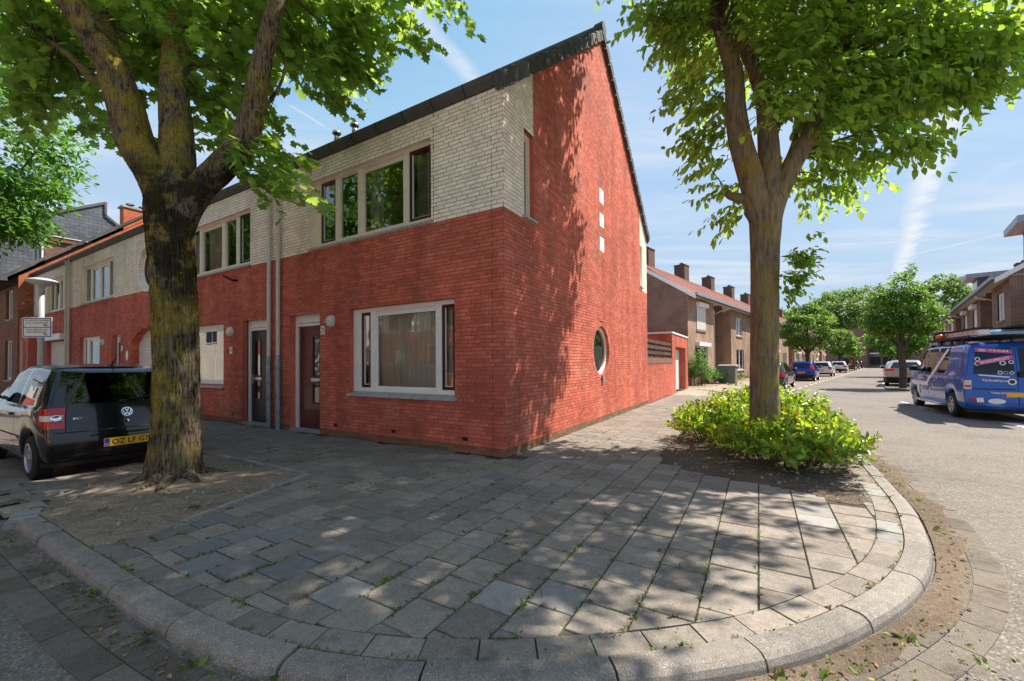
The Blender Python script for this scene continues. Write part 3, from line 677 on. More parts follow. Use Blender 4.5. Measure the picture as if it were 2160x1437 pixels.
# ------------------------------------------------------------------ the older house at the row's end
eh = thing('end_house', 'brown brick house with orange sunlit gable and chimney at the row end', 'house', Hp(-26.31, -.48), TH)
EG = plane((0, 0, 0), (0, 1, 0), (1, 0, 0)); SE = .854; ZE = 5.70; YR = 5.4
def eext(z):
    if z < ZE: return (0, 2 * YR)
    y = (z - ZE) / SE; return (y, 2 * YR - y) if y < YR - .1 else None
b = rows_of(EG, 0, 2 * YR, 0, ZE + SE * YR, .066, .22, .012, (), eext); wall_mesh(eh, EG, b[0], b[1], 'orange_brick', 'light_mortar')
EF = plane((0, 0, 0), (1, 0, 0), (0, -1, 0)); brickmat('brown_brick', (.22, .105, .07), (.14, .065, .05), (.30, .22, .17)); brickmat('brown_brick_sunny', (.40, .245, .165), (.31, .18, .125), (.36, .27, .20))  # sunny copy: sunlight on the left fronts put into the brick colour
hs = [('r', -2.35, -1.05, 3.75, 5.2), ('r', -2.5, -1.15, .8, 2.75), ('r', -6.2, -4.6, .8, 2.75), ('r', -6.0, -4.7, 3.75, 5.2)]
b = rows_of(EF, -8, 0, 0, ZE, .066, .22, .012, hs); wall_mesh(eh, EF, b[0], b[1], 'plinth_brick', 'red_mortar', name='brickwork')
for (a, s0, s1, z0, z1) in hs: reveal(eh, EF, s0, s1, z0, z1, .1, 'plinth_brick'); window(eh, EF, s0 + .01, s1 - .01, z0 + .01, z1 - .01, [(s0 + .12, (s0 + s1) / 2 - .04, 'fix'), ((s0 + s1) / 2 + .04, s1 - .12, 'fix')], sill=(.04, .04, .05), curtains=((s0 + .1, s1 - .1),) if z0 > 3.5 else ())
m = MB()
for (ya, yb, sg) in ((-.45, YR, 1), (2 * YR + .4, YR, -1)):
    za = ZE + SE * (ya if sg > 0 else 2 * YR - ya); zb = ZE + SE * YR
    m.face((-8, ya, za + .16), (.04, ya, za + .16), (.04, yb, zb + .16), (-8, yb, zb + .16)); m.face((-8, ya, za + .0), (-8, yb, zb), (.04, yb, zb), (.04, ya, za))
m.build('roof', M['roof_tile'], eh)
tl = MB().bbox(-.16, .06, 0, .62, .12, .24, .02).mesh('verge_tile', M['verge_tile']); n = 13; te = math.atan(SE)
for k in range(n): y = -.45 + (YR + .4) * k / n; put('verge_tile', tl, eh, loc=(0, y, ZE + SE * y + .05), rot=(te, 0, 0))
m = MB(); m.box(-8, .12, -.62, -.35, ZE - .32, ZE - .12)
for k in range(16): m.box(-7.9 + k * .5, -7.8 + k * .5, -.55, 0, ZE - .42, ZE - .34)
m.build('eaves', M['gutter_grey'], eh)
ch = MB(); ch.box(-.55, .012, 3.70, 4.95, ZE + SE * 3.3, 10.1); co = ch.build('chimney', M['orange_brick'], eh)
MB().box(-.62, .07, 3.62, 5.03, 10.1, 10.2).build('chimney_cap', M['stone_grey'], co)
q = MB()
for y in (4.05, 4.6): z = 10.2; q.tube([(-.27, y, z), (-.27, y, z + .16)], .1, 12); q.lathe((-.27, y, z + .16), (0, 0, 1), [(0, .17), (.03, .2), (.06, .12)], 14)
q.build('chimney_pot', M['gutter_grey'], co)
brickmat('slate', (.115, .125, .145), (.085, .095, .112), (.04, .045, .05), .42, .21, .012, .55)
pm('copper_cladding', (.17, .062, .042), .4, .4, 1.4, coat=.2)
dm = MB(); dm.box(-2.6, -.9, 1.0, 2.9, 6.2, 7.75); do = dm.build('dormer', M['copper_cladding'], eh)
MB().box(-2.72, -.78, .85, 2.95, 7.753, 7.97).build('dormer_roof', M['copper_cladding'], do); MB().box(-2.76, -.74, .81, 3.0, 7.973, 8.02).build('roof_edge', M['grey_plastic'], do)
DF = plane((0, 1.0, 0), (1, 0, 0), (0, -1, 0)); window(eh, DF, -2.55, -.95, 6.75, 7.7, [(-2.45, -1.8, 'fix'), (-1.7, -1.05, 'fix')], rec=-.1, rm=False, glassm='window_glass')
# slate-clad taller building behind
sb = thing('slate_building', 'tall slate clad gable with flue pipe rising behind the end house', 'building', Hp(-33.5, 1.5), TH)
m = MB(); y0, yr_, y1 = -3.2, 2.83, 9.0; zf, zr = 8.6, 12.1; zd = 11.4
m.face((0, y0, 0), (0, y1, 0), (0, y1, 6.5), (0, yr_, zd), (0, yr_, zr), (0, y0, zf))
m.face((0, y0, zf), (0, yr_, zr), (-10, yr_, zr), (-10, y0, zf)); m.face((0, y0, 0), (0, y0, zf), (-10, y0, zf), (-10, y0, 0)); m.face((0, yr_, zd), (0, yr_, zr), (-10, yr_, zr), (-10, yr_, zd)); m.face((0, yr_, zd), (0, y1, 6.5), (-10, y1, 6.5), (-10, yr_, zd)); m.build('slate_cladding', M['slate'], sb)
q = MB(); L_ = math.hypot(yr_ - y0, zr - zf)
q.hexa([(-.1, y0, zf - .05), (.09, y0, zf - .05), (.09, yr_, zr - .05), (-.1, yr_, zr - .05), (-.1, y0, zf + .12), (.09, y0, zf + .12), (.09, yr_, zr + .12), (-.1, yr_, zr + .12)]); q.box(-.1, .09, yr_, yr_ + .12, zd - .1, zr + .12)
q.hexa([(-.1, yr_, zd - .1), (.09, yr_, zd - .1), (.09, y1, 6.4), (-.1, y1, 6.4), (-.1, yr_, zd + .08), (.09, yr_, zd + .08), (.09, y1, 6.58), (-.1, y1, 6.58)]); q.build('roof_edge', M['gutter_grey'], sb)
q = MB(); z = 10.75; q.tube([(-.6, .95, z), (-.6, .95, z + .6)], .09, 12); q.lathe((-.6, .95, z + .5), (0, 0, 1), [(0, .12), (.05, .15), (.12, .15), (.15, .08), (.28, .08)], 14); q.box(-.8, -.4, .25, .7, z - .1, z + .18); q.build('flue', M['gutter_grey'], sb)
# ------------------------------------------------------------------ garden wall, fence and garage behind the corner house
gw = thing('garden_wall', 'low red brick garden wall with mortar capping between corner house and garage', 'wall', Hp(0, 0), TH)
b = rows_of(PG, 9.385, 14.3, 0, 1.38, .0625, .22, .010); PGs = plane((-.03, 0, 0), (0, 1, 0), (1, 0, 0)); wall_mesh(gw, PGs, b[0], b[1], 'red_brick', 'red_mortar')
pm('brown_capping', (.20, .10, .07), .9, .2, 3); MB().box(-.24, -.01, 9.39, 14.3, 1.38, 1.60).build('capping', M['brown_capping'], gw)
fe = thing('wooden_fence', 'dark brown wooden slat fence standing on the garden wall', 'fence', Hp(0, 0, 1.6), TH); pm('fence_wood', (.085, .04, .027), .8, .3, 5, isl=.2, objr=.2)
for k in range(3):
    ya, yb = 9.42 + k * 1.63, 9.42 + (k + 1) * 1.63 - .08; MB().box(-.14, -.06, yb, yb + .075, 0, .70).build('post', M['fence_wood'], fe)
    for j in range(6):
        z = .02 + j * .105; m = MB(); x = -.08 if j % 2 else -.12; m.box(x, x + .02, ya, yb - .002, z, z + .125); m.build('slat', M['fence_wood'], fe)
ga = thing('brick_garage', 'flat roofed red brick garage with white roller door beyond the garden wall', 'garage', Hp(-.03, 14.3), TH)
hs = [('r', .9, 3.9, -1, 2.15)]; GP = plane((0, 0, 0), (0, 1, 0), (1, 0, 0)); b = rows_of(GP, 0, 4.75, 0, 2.72, .0625, .22, .010, hs); wall_mesh(ga, GP, b[0], b[1], 'red_brick', 'red_mortar'); reveal(ga, GP, .9, 3.9, 0, 2.15, .35, 'red_brick')
GF = plane((0, 0, 0), (1, 0, 0), (0, -1, 0)); b = rows_of(GF, -4.2, .006, 0, 2.72, .0625, .22, .010); wall_mesh(ga, GF, b[0], b[1], 'red_brick', 'red_mortar')
ribbed(ga, GP, .9, 3.9, 0, 2.15, -.3, 'roller_white', .11); MB().box(-4.25, .04, -.04, 4.8, 2.723, 2.80).build('roof_edge', M['white_paint'], ga)
q = MB(); q.face((-4.2, 4.75, 0), (0, 4.75, 0), (0, 4.75, 2.72), (-4.2, 4.75, 2.72)); q.build('back_wall', M['red_brick'], ga)
# ------------------------------------------------------------------ brown brick terraces along the side street
pm('orange_tile', (.24, .085, .06), .8, .25, 2, isl=.1); pm('soffit', (.72, .66, .55), .6, .05)
pm('yellow_door', (.55, .40, .12), .5); pm('chimney_brick', (.13, .075, .055), .9, .25, 6)
def brown_house(a0, L, side, bay_first, label, idx, detail=True, ends=False, fb=None, pitch_z=2.9):
    """one house of the terrace; side -1: left of the street, +1: right. local x across the street, y along it"""
    b0 = (-9.3 if side < 0 else 4.45) if fb is None else fb
    h = thing('brick_terrace_house', label, 'house', Sp(a0, b0), TS, 'left terrace of the side street' if side < 0 else 'right terrace of the side street')
    sg = -side                                                        # outward direction of the front
    bl, rl = (0, .70 * L) if bay_first else (.30 * L, L), (.70 * L, L) if bay_first else (0, .30 * L)
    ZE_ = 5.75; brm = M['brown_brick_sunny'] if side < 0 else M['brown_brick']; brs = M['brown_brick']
    Pb = plane((0, 0, 0), (0, 1, 0), (sg, 0, 0)); rec = .62
    holes = []; wz = ((.75, 2.45), (3.55, 5.05)); c = (bl[0] + bl[1]) / 2
    up = (c - 1.0, c + .8); lo = (c - 1.1, c + 1.15)
    m = MB()
    def sheet(P, s0, s1, hol):
        ss = sorted({s0, s1} | {v for q in hol for v in q[:2] if s0 < v < s1}); zs = sorted({0, ZE_} | {v for q in hol for v in q[2:]})
        for i in range(len(ss) - 1):
            for j in range(len(zs) - 1):
                sc, zc = (ss[i] + ss[i + 1]) / 2, (zs[j] + zs[j + 1]) / 2
                if any(q[0] < sc < q[1] and q[2] < zc < q[3] for q in hol): continue
                m.face(P(ss[i], zs[j]), P(ss[i + 1], zs[j]), P(ss[i + 1], zs[j + 1]), P(ss[i], zs[j + 1]))
    hb = [(up[0], up[1], *wz[1]), (lo[0], lo[1], *wz[0])]; sheet(Pb, bl[0], bl[1], hb)
    Pr = plane((-sg * rec, 0, 0), (0, 1, 0), (sg, 0, 0)); dc = (rl[0] + rl[1]) / 2; hr = [(dc - .5, dc + .5, 0, 2.25), (dc - .45, dc + .45, 3.9, 5.0)]; sheet(Pr, rl[0], rl[1], hr)
    for e_ in bl:
        if 0 < e_ < L: m.face((0, e_, 0), (-sg * rec, e_, 0), (-sg * rec, e_, ZE_), (0, e_, ZE_))
    m.build('front_wall', brm, h)
    m = MB(); D = 8.6; zr = ZE_ + pitch_z
    for y in ((0,) if not ends else (0, L)): m.face((0, y, 0), (-sg * D, y, 0), (-sg * D, y, ZE_), (-sg * D / 2, y, zr), (0, y, ZE_ + .05))
    m.face((-sg * D, 0, 0), (-sg * D, L, 0), (-sg * D, L, ZE_), (-sg * D, 0, ZE_)); m.build('side_wall', brs, h)
    m = MB(); n = 12
    for k in range(n):
        t0, t1 = k / n, (k + 1) / n; xa, xb = sg * .5 - sg * (D / 2 + .5) * t0, sg * .5 - sg * (D / 2 + .5) * t1
        za, zb = ZE_ - .28 + (zr + .18 - ZE_ + .28) * t0, ZE_ - .28 + (zr + .18 - ZE_ + .28) * t1
        m.face((xa, 0, za + .1), (xa, L, za + .1), (xb, L, zb + .06), (xb, 0, zb + .06)); m.face((xa, 0, za + .02), (xa, L, za + .02), (xa, L, za + .1), (xa, 0, za + .1))
    m.face((-sg * D / 2, 0, zr + .24), (-sg * D / 2, L, zr + .24), (-sg * (D + .4), L, ZE_ - .1), (-sg * (D + .4), 0, ZE_ - .1)); rf = m.build('roof', M['orange_tile'], h)
    q = MB(); q.box(min(sg * .45, sg * .62), max(sg * .45, sg * .62), 0, L, ZE_ - .20, ZE_ - .03); q.build('gutter', M['zinc'], h)
    q = MB(); q.box(min(-sg * rec, sg * .5), max(-sg * rec, sg * .5), 0, L, ZE_ - .10, ZE_ - .06)
    if detail:
        for k in range(int(L / .55)): y = .2 + k * .55; q.box(min(sg * .0, sg * .46), max(0, sg * .46), y, y + .07, ZE_ - .19, ZE_ - .103)
    q.build('soffit', M['soffit'], h)
    if ends or a0 < 33:
        q = MB(); q.hexa([(sg * .5, -.06, ZE_ - .42), (sg * .5, -.01, ZE_ - .42), (-sg * D / 2, -.01, zr - .12), (-sg * D / 2, -.06, zr - .12), (sg * .5, -.06, ZE_ - .16), (sg * .5, -.01, ZE_ - .16), (-sg * D / 2, -.01, zr + .14), (-sg * D / 2, -.06, zr + .14)]); q.build('verge_board', M['white_paint'], h)
    cy = .5 * L; xc = -sg * D / 2
    q = MB(); q.box(xc - .45, xc + .45, cy - .55, cy + .55, zr - .6, zr + 1.25); q.box(xc - .49, xc + .49, cy - .59, cy + .59, zr + 1.25, zr + 1.33); co = q.build('chimney', M['chimney_brick'], h)
    q = MB()
    for dy in (-.28, .05, .3): q.tube([(xc, cy + dy, zr + 1.33), (xc, cy + dy, zr + 1.5 + .1 * (dy > 0))], .08, 8)
    q.build('chimney_pot', M['gutter_grey'], co)
    def win(P, s0, s1, z0, z1, shut):
        q = MB(); fw = .08; d1, d0 = -.05, -.12
        mid = (s0 + s1) / 2; fr_ = [(s0, s1, z0, z0 + fw), (s0, s1, z1 - fw, z1), (s0, s0 + fw, z0 + fw, z1 - fw), (s1 - fw, s1, z0 + fw, z1 - fw), (mid - .05, mid + .05, z0 + fw, z1 - fw)]
        for (a, b, c_, d) in fr_: q.pbox(P, a, b, c_, d, d0, d1)
        wo = q.build('window', M['white_paint'], h)
        g = MB(); g.face(P(s0 + .03, z0 + .03, -.09), P(s1 - .03, z0 + .03, -.09), P(s1 - .03, z1 - .03, -.09), P(s0 + .03, z1 - .03, -.09)); g.build('pane', M['window_glass'], wo)
        g = MB(); g.pbox(P, s0 - .05, s1 + .05, z0 - .09, z0 - .004, -.05, .07); g.build('sill', M['stone_grey'], wo)
        g = MB(); g.face(P(s0 - .2, z0 - .2, -1.2), P(s1 + .2, z0 - .2, -1.2), P(s1 + .2, z1 + .2, -1.2), P(s0 - .2, z1 + .2, -1.2))
        for (p_, q_) in ((s0, s0), (s1, s1)): g.face(P(p_, z0, -.12), P(p_, z0, -1.2), P(p_, z1, -1.2), P(p_, z1, -.12))
        g.face(P(s0, z1, -.12), P(s1, z1, -.12), P(s1, z1, -1.2), P(s0, z1, -1.2)); g.face(P(s0, z0, -.12), P(s1, z0, -.12), P(s1, z0, -1.2), P(s0, z0, -1.2)); g.build('room', M['room_wall'], h)
        if shut: ribbed(wo, P, s0 + .02, s1 - .02, z0 + .02 if shut > 1 else z0 + (z1 - z0) * .5, z1 + .05, .03, 'roller_white', .1, 'roller_shutter')
        if shut or idx % 3 != 1: MB().pbox(P, s0 - .05, s1 + .05, z1 + .02, z1 + .27, .002, .24).build('shutter_box', M['white_paint'], wo)
        elif (s1 - s0) > 1: curtain(wo, P, s0 + .1, s0 + .5, z0 + .05, z1 - .05, -.25)
    win(Pb, *up, *wz[1], (2 if idx % 4 == 0 else 0)); win(Pb, *lo, *wz[0], (1 if idx % 5 == 3 else 0)); win(Pr, dc - .45, dc + .45, 3.9, 5.0, 0)
    q = MB(); q.pbox(Pr, dc - .5, dc + .5, 0, 2.25, -.12, -.05); q.build('door', M[('white_paint', 'yellow_door', 'dark_red_paint', 'anthracite_paint')[idx % 4]], h)
    q = MB(); py = rl[1] - .25 if bay_first else rl[0] + .25; q.tube([(sg * .45, py, ZE_ - .15), (sg * .38, py, ZE_ - .35), (-sg * rec + sg * .09, py, ZE_ - .75), (-sg * rec + sg * .09, py, .02)], .05, 10); q.build('downpipe', M['grey_plastic'], h)
    return h
LH = 7.25
W1 = ['first house of the left terrace, its blank brown gable beyond the red garage', 'second house of the left terrace with drainpipe, left of the smooth trunk', 'third house of the left terrace, behind the smooth trunk', 'fourth house of the left terrace behind the round street tree', 'fifth house of the left terrace, above the white hatchback',
      'sixth house of the left terrace, above the open van', 'seventh house of the left terrace, past the open van', 'eighth house of the left terrace, near the street end', 'ninth house of the left terrace, almost at the street end', 'last house of the left terrace at the street end']
for k in range(10): brown_house(26.4 + LH * k, LH, -1, k % 2 == 0, W1[k], k, k < 4, k == 9)
W2 = ['nearest house of the right terrace, its dark gable above the blue van', 'second house of the right terrace with white shutter, above the van rack', 'third house of the right terrace, behind the van front', 'fourth house of the right terrace, right of the street tree', 'fifth house of the right terrace, partly behind the street tree', 'sixth house of the right terrace, farther down the street',
      'seventh house of the right terrace, near the street end', 'eighth house of the right terrace, at the street end']
for k in range(8): h_ = brown_house(32.2 + LH * k, LH, 1, k % 2 == 0, W2[k], k + 1, k < 4, k == 7)
# roof boxes (dormers) on the right terrace, porch with tiles at its gable
for (a, nm) in ((33.6, 'grey box dormer on the nearest right terrace roof'), (52.5, 'green edged box dormer farther along the right terrace roof')):
    d_ = thing('box_dormer', nm, 'dormer', Sp(a, 4.45, 5.5), TS); MB().box(.9, 4.2, -1.5, 1.5, .6, 2.7).build('cheek', M['slate'], d_); MB().box(.25, 4.3, -1.7, 1.7, 2.703, 3.05).build('roof_edge', M['zinc'], d_)
    MB().box(.87, .898, -1.2, 1.2, 1.2, 2.5).build('window', M['white_paint'], d_)
po = thing('tiled_porch', 'red tiled porch roof with grey gutter against the nearest right gable', 'porch', Sp(32.2, 5.0), TS)
m = MB(); 
for k in range(8):
    t0, t1 = k / 8, (k + 1) / 8; ya, yb = -3.2 + 3.1 * t0, -3.2 + 3.1 * t1; za, zb = 3.55 + 1.5 * t0, 3.55 + 1.5 * t1
    m.face((.2, ya, za + .05), (6, ya, za + .05), (6, yb, zb), (.2, yb, zb)); m.face((.2, ya, za), (6, ya, za), (6, ya, za + .05), (.2, ya, za + .05))
m.build('roof', M['orange_tile'], po); MB().box(.1, 6, -3.42, -3.22, 3.38, 3.54).build('gutter', M['zinc'], po); MB().box(.25, .45, -3.2, -.01, 3.3, 3.5).build('barge_board', M['zinc'], po)
MB().box(1.2, 5.8, -2.6, -.01, 0, 3.5).build('wall', M['brown_brick'], po)
# block closing the street
eb = thing('apartment_block', 'dark brick flats closing off the end of the street', 'building', Sp(118, -14), TS)
MB().box(-6, 10.2, 0, 9, 0, 8.5).build('wall', M['brown_brick'], eb); MB().box(10.2, 17, 1.2, 9, 0, 8.0).build('wall', M['brown_brick'], eb); MB().box(17, 30, .2, 9, 0, 7.6).build('wall', M['brown_brick'], eb)
for k in range(3):
    q = MB().box(10.6 + k * 2.1, 12.3 + k * 2.1, 1.13, 1.196, 3.2, 4.9); q.build('window', M['black'], eb); MB().box(10.5 + k * 2.1, 12.4 + k * 2.1, 1.08, 1.12, 2.9, 3.18).build('sill', M['white_paint'], eb)
    MB().box(10.6 + k * 2.1, 12.3 + k * 2.1, 1.13, 1.196, .6, 2.3).build('window', M['black'], eb)
MB().box(3.5, 4.6, -.05, -.004, 3.4, 5.0).build('sign_panel', M['white_plate'], eb); MB().box(8.2, 9.2, -.05, -.004, 2.5, 2.8).build('sign_panel', M['white_plate'], eb)
# ------------------------------------------------------------------ houses across the road, seen only as reflections in the windows
for k in range(8):
    o = thing('opposite_house', ('opposite red brick house with white windows, mirrored in the ground floor window', 'opposite house with pale upper wall, mirrored in the door panes', 'opposite house straight across, mirrored in the black car', 'white plastered opposite house, mirrored in the window of number 19', 'fifth opposite house, mirrored in the small sash', 'sixth opposite house down the road, mirrored beside the others', 'seventh opposite house with white walls, far down the road', 'eighth opposite house at the far road end')[k], 'house', Hp(6.0 - 8 * k, -13.2), TH)
    P = plane((0, 0, 0), (1, 0, 0), (0, 1, 0)); m = MB(); m.box(-7.9, 0, -8, 0, 0, 3.4); m.build('lower_wall', M['white_brick' if k in (0, 3, 5, 6) else 'red_brick'], o)
    m = MB(); m.box(-7.9, 0, -8, -.005, 3.405, 5.9); m.build('upper_wall', M['white_brick'], o); m = MB(); m.hexa([(-7.9, .3, 5.9), (0, .3, 5.9), (0, -8, 5.9), (-7.9, -8, 5.9), (-7.9, -3.7, 9), (0, -3.7, 9), (0, -4.3, 9), (-7.9, -4.3, 9)]); m.build('roof', M['roof_tile'], o)
    for (s0, s1, z0, z1) in ((-3.6, -1.2, .9, 2.5), (-7.0, -5.0, 3.6, 5.2), (-3.4, -1.2, 3.6, 5.2)):
        q = MB(); q.pbox(P, s0 - .1, s1 + .1, z0 - .1, z1 + .1, .001, .05); wo = q.build('window', M['white_paint'], o); q = MB(); q.pbox(P, s0, (s0 + s1) / 2 - .05, z0, z1, .051, .06); q.pbox(P, (s0 + s1) / 2 + .05, s1, z0, z1, .051, .06); q.build('pane', M['car_glass'] if False else M['anthracite_paint'], wo)
    q = MB(); q.pbox(P, -6.4, -5.4, 0, 2.3, .001, .06); q.build('door', M['white_paint'], o)
# ------------------------------------------------------------------ ground, roads, pavement, kerbs
def speckle(name, base, light, dark, vs=160.0, rough=.9, patch=.12, amt=.5, bump=.5, tint=None, pscale=.6, warm=None, objr=0.0, blot=.0, spot=0.0):
    """mineral surface: fine light and dark grains over a patchy base"""
    m = bpy.data.materials.new(name); m.use_nodes = True; t = m.node_tree; t.nodes.clear(); h = N(t)
    c = h.n('ShaderNodeNewGeometry').outputs['Position']
    v = h.n('ShaderNodeTexVoronoi', inp={'Vector': c, 'Scale': vs}); sc = h.n('ShaderNodeSeparateColor', inp={0: v.outputs['Color']})
    nz = h.n('ShaderNodeTexNoise', inp={'Vector': c, 'Scale': pscale, 'Detail': 7.0, 'Roughness': .6}); n2 = h.n('ShaderNodeTexNoise', inp={'Vector': c, 'Scale': 14.0, 'Detail': 4.0, 'Roughness': .6})
    col = h.mix(h.math('MULTIPLY', h.ramp(sc.outputs[0], .72, .95), amt), (*base, 1), (*light, 1)); col = h.mix(h.math('MULTIPLY', h.ramp(sc.outputs[1], .6, .95), amt), col, (*dark, 1))
    if tint: col = h.mix(h.ramp(nz.outputs[0], .5, .72, 0, .7), col, (*tint, 1))
    if warm: col = h.mix(h.ramp(n2.outputs[0], .5, .8, 0, .5), col, (*warm, 1))
    k = h.ramp(nz.outputs[0], .3, .7, 1 - patch, 1 + patch); k = h.math('MULTIPLY', k, h.ramp(n2.outputs[0], .3, .7, .9, 1.1))
    if blot: k = h.math('MULTIPLY', k, h.ramp(h.n('ShaderNodeTexNoise', inp={'Vector': c, 'Scale': 3.3, 'Detail': 8.0, 'Roughness': .68}).outputs[0], .53, .68, 1, 1 - blot))
    if spot: col = h.mix(h.ramp(h.n('ShaderNodeTexNoise', inp={'Vector': c, 'Scale': 17.0, 'Detail': 2.0, 'Roughness': .5}).outputs[0], .70, .76, 0, spot), col, (.42, .40, .35, 1))
    if objr: k = h.math('MULTIPLY', k, h.ramp(h.n('ShaderNodeObjectInfo').outputs['Random'], 0, 1, 1 - objr, 1 + objr))
    if objr: k = h.math('MULTIPLY', k, h.ramp(h.n('ShaderNodeNewGeometry').outputs['Random Per Island'], 0, 1, 1 - objr * .6, 1 + objr * .6))
    kc = h.n('ShaderNodeCombineColor', inp={0: k, 1: k, 2: k}).outputs[0]
    p = h.n('ShaderNodeBsdfPrincipled', inp={'Base Color': h.mix(1.0, col, kc, 'MULTIPLY'), 'Roughness': rough, 'Specular IOR Level': .25})
    b = h.n('ShaderNodeBump', inp={'Height': v.outputs['Distance'], 'Strength': bump, 'Distance': .004}); t.links.new(b.outputs[0], p.inputs['Normal'])
    h.n('ShaderNodeOutputMaterial', inp={0: p.outputs[0]}); MATS[name] = m; return m
speckle('asphalt', (.175, .152, .132), (.46, .38, .30), (.06, .055, .05), 95, .85, .17, .55, .7, tint=(.15, .128, .11), pscale=.45, blot=.18)
speckle('tile_grey', (.255, .216, .180), (.45, .40, .34), (.075, .068, .06), 230, .85, .12, .45, .5, tint=(.20, .17, .135), pscale=1.2, objr=.17, blot=.28, spot=.5)
speckle('tile_pale', (.285, .262, .24), (.40, .39, .37), (.15, .14, .13), 230, .85, .1, .4, .4, objr=.15)
speckle('tile_slate', (.205, .192, .188), (.25, .25, .26), (.10, .10, .11), 200, .7, .12, .3, .2, objr=.1)
speckle('kerb_stone', (.255, .225, .195), (.56, .51, .45), (.11, .10, .09), 240, .85, .15, .55, .6, tint=(.21, .18, .15), pscale=1.5, objr=.1, blot=.35, spot=.3)
speckle('gutter_tile', (.165, .137, .108), (.30, .27, .24), (.08, .07, .06), 200, .9, .15, .4, .5, tint=(.13, .105, .08), objr=.18, blot=.3)
speckle('joint_sand', (.075, .062, .045), (.2, .17, .13), (.04, .03, .02), 180, .95, .3, .4, .6, tint=(.06, .065, .025))
speckle('soil', (.105, .078, .055), (.34, .29, .24), (.035, .026, .018), 110, .95, .25, .6, .9, tint=(.06, .042, .03))
speckle('soil_dry', (.29, .215, .15), (.46, .40, .33), (.06, .05, .04), 120, .95, .2, .6, .9, tint=(.11, .072, .046), pscale=1.3, blot=.45)
speckle('dirt', (.15, .11, .078), (.30, .24, .17), (.06, .045, .03), 150, .95, .3, .5, .7, tint=(.10, .075, .05))
speckle('earth', (.10, .10, .06), (.2, .18, .12), (.05, .05, .03), 4, .95, .2, .5, .2)
brickmat('paver_far', (.37, .30, .225), (.31, .25, .19), (.14, .12, .10), .30, .30, .012); brickmat('bay_paver', (.27, .20, .165), (.23, .165, .135), (.13, .10, .085), .2, .1, .008)
def bm_floor(mm):                                            # lay the pattern flat instead of upright
    t = M[mm].node_tree
    for n_ in t.nodes:
        if n_.type == 'COMBXYZ':
            sp = [x for x in t.nodes if x.type == 'SEPXYZ'][0]; t.links.new(sp.outputs[0], n_.inputs[0]); t.links.new(sp.outputs[1], n_.inputs[1])
bm_floor('paver_far'); bm_floor('bay_paver')
def flat(name, pts, z, mat, kind='structure', parent=None):
    m = MB(); m.face(*[(p[0], p[1], z) for p in pts]); o = m.build(name, M[mat], parent); return tag(o, kind=kind) if kind else o
ZR = -.075
flat('ground', [(-1500, -1500), (1500, -1500), (1500, 1500), (-1500, 1500)], -.16, 'earth')
flat('road', [(-70, -35), (170, -35), (170, 200), (-70, 200)], ZR, 'asphalt')
iH = MH.inverted()
K = [(-2.62, -4.35), (-1.86, -4.345), (-.87, -4.34), (.03, -4.33), (.83, -4.285), (1.32, -4.19), (1.88, -3.98), (2.40, -3.69), (2.91, -3.32), (3.42, -2.85), (3.79, -2.36), (4.11, -1.80), (4.35, -1.14), (4.50, -.36), (4.57, .3), (4.61, 1.5), (4.63, 2.6), (4.66, 6), (4.72, 9.5), (4.35, 12.6), (3.3, 15.2)]
for a in (22, 26, 34, 50, 80, 118): p = iH @ Sp(a, -6.0); K.append((p.x, p.y))
KC = smooth_curve([(x, y, 0) for x, y in K], 14)
def resample(c, st):
    out = [c[0]]; acc = 0
    for i in range(1, len(c)):
        seg = (c[i] - c[i - 1]).length
        while acc + seg >= st:
            t = (st - acc) / seg; q = c[i - 1].lerp(c[i], t); out.append(q); c[i - 1] = q; seg = (c[i] - q).length; acc = 0
        acc += seg
    return out
KR = resample(list(KC), .05)
def nrm_at(C_, i):
    t = (C_[min(i + 2, len(C_) - 1)] - C_[max(i - 2, 0)]).normalized(); return Vector((t.y, -t.x, 0))
KN = [nrm_at(KR, i) for i in range(len(KR))]
def off(i, d): return KR[i] + KN[i] * d
kerb = tag(bpy.data.objects.new('kerb', None), kind='structure'); COL.objects.link(kerb); kerb.matrix_world = MH
PROF = [(-.125, -.14), (-.125, .0), (-.035, .002), (-.012, -.004), (.012, -.022), (.024, -.05), (.035, -.14)]
def sweep(i0, i1, prof, step=2, dz=0.0, gap=.004):
    m = MB(); idx = list(range(i0, i1, step)) + [i1]; rows = []
    for j, i in enumerate(idx): 
        sh = Vector((0, 0, 0)); t = Vector((-KN[i].y, KN[i].x, 0))
        if j == 0: sh = t * gap
        if j == len(idx) - 1: sh = t * -gap
        rows.append([off(i, d) + Vector((0, 0, z + dz)) + sh for d, z in prof])
    m.grid(rows); m.face(*rows[0]); m.face(*reversed(rows[-1])); return m
i = 0; ks = 0
while i < len(KR) - 20 and ks < 46:
    n = random.choice((14, 15, 17, 16, 18)); n = n if ks < 22 else 20
    j = min(i + n, len(KR) - 1); o = sweep(i, j, PROF, dz=random.uniform(-.006, .006), gap=random.uniform(.005, .009)).build('kerb_stone', M['kerb_stone'], kerb, False)
    i = j; ks += 1
IK_END = i
sweep(i, len(KR) - 1, PROF, 20).build('kerb_run', M['kerb_stone'], kerb)
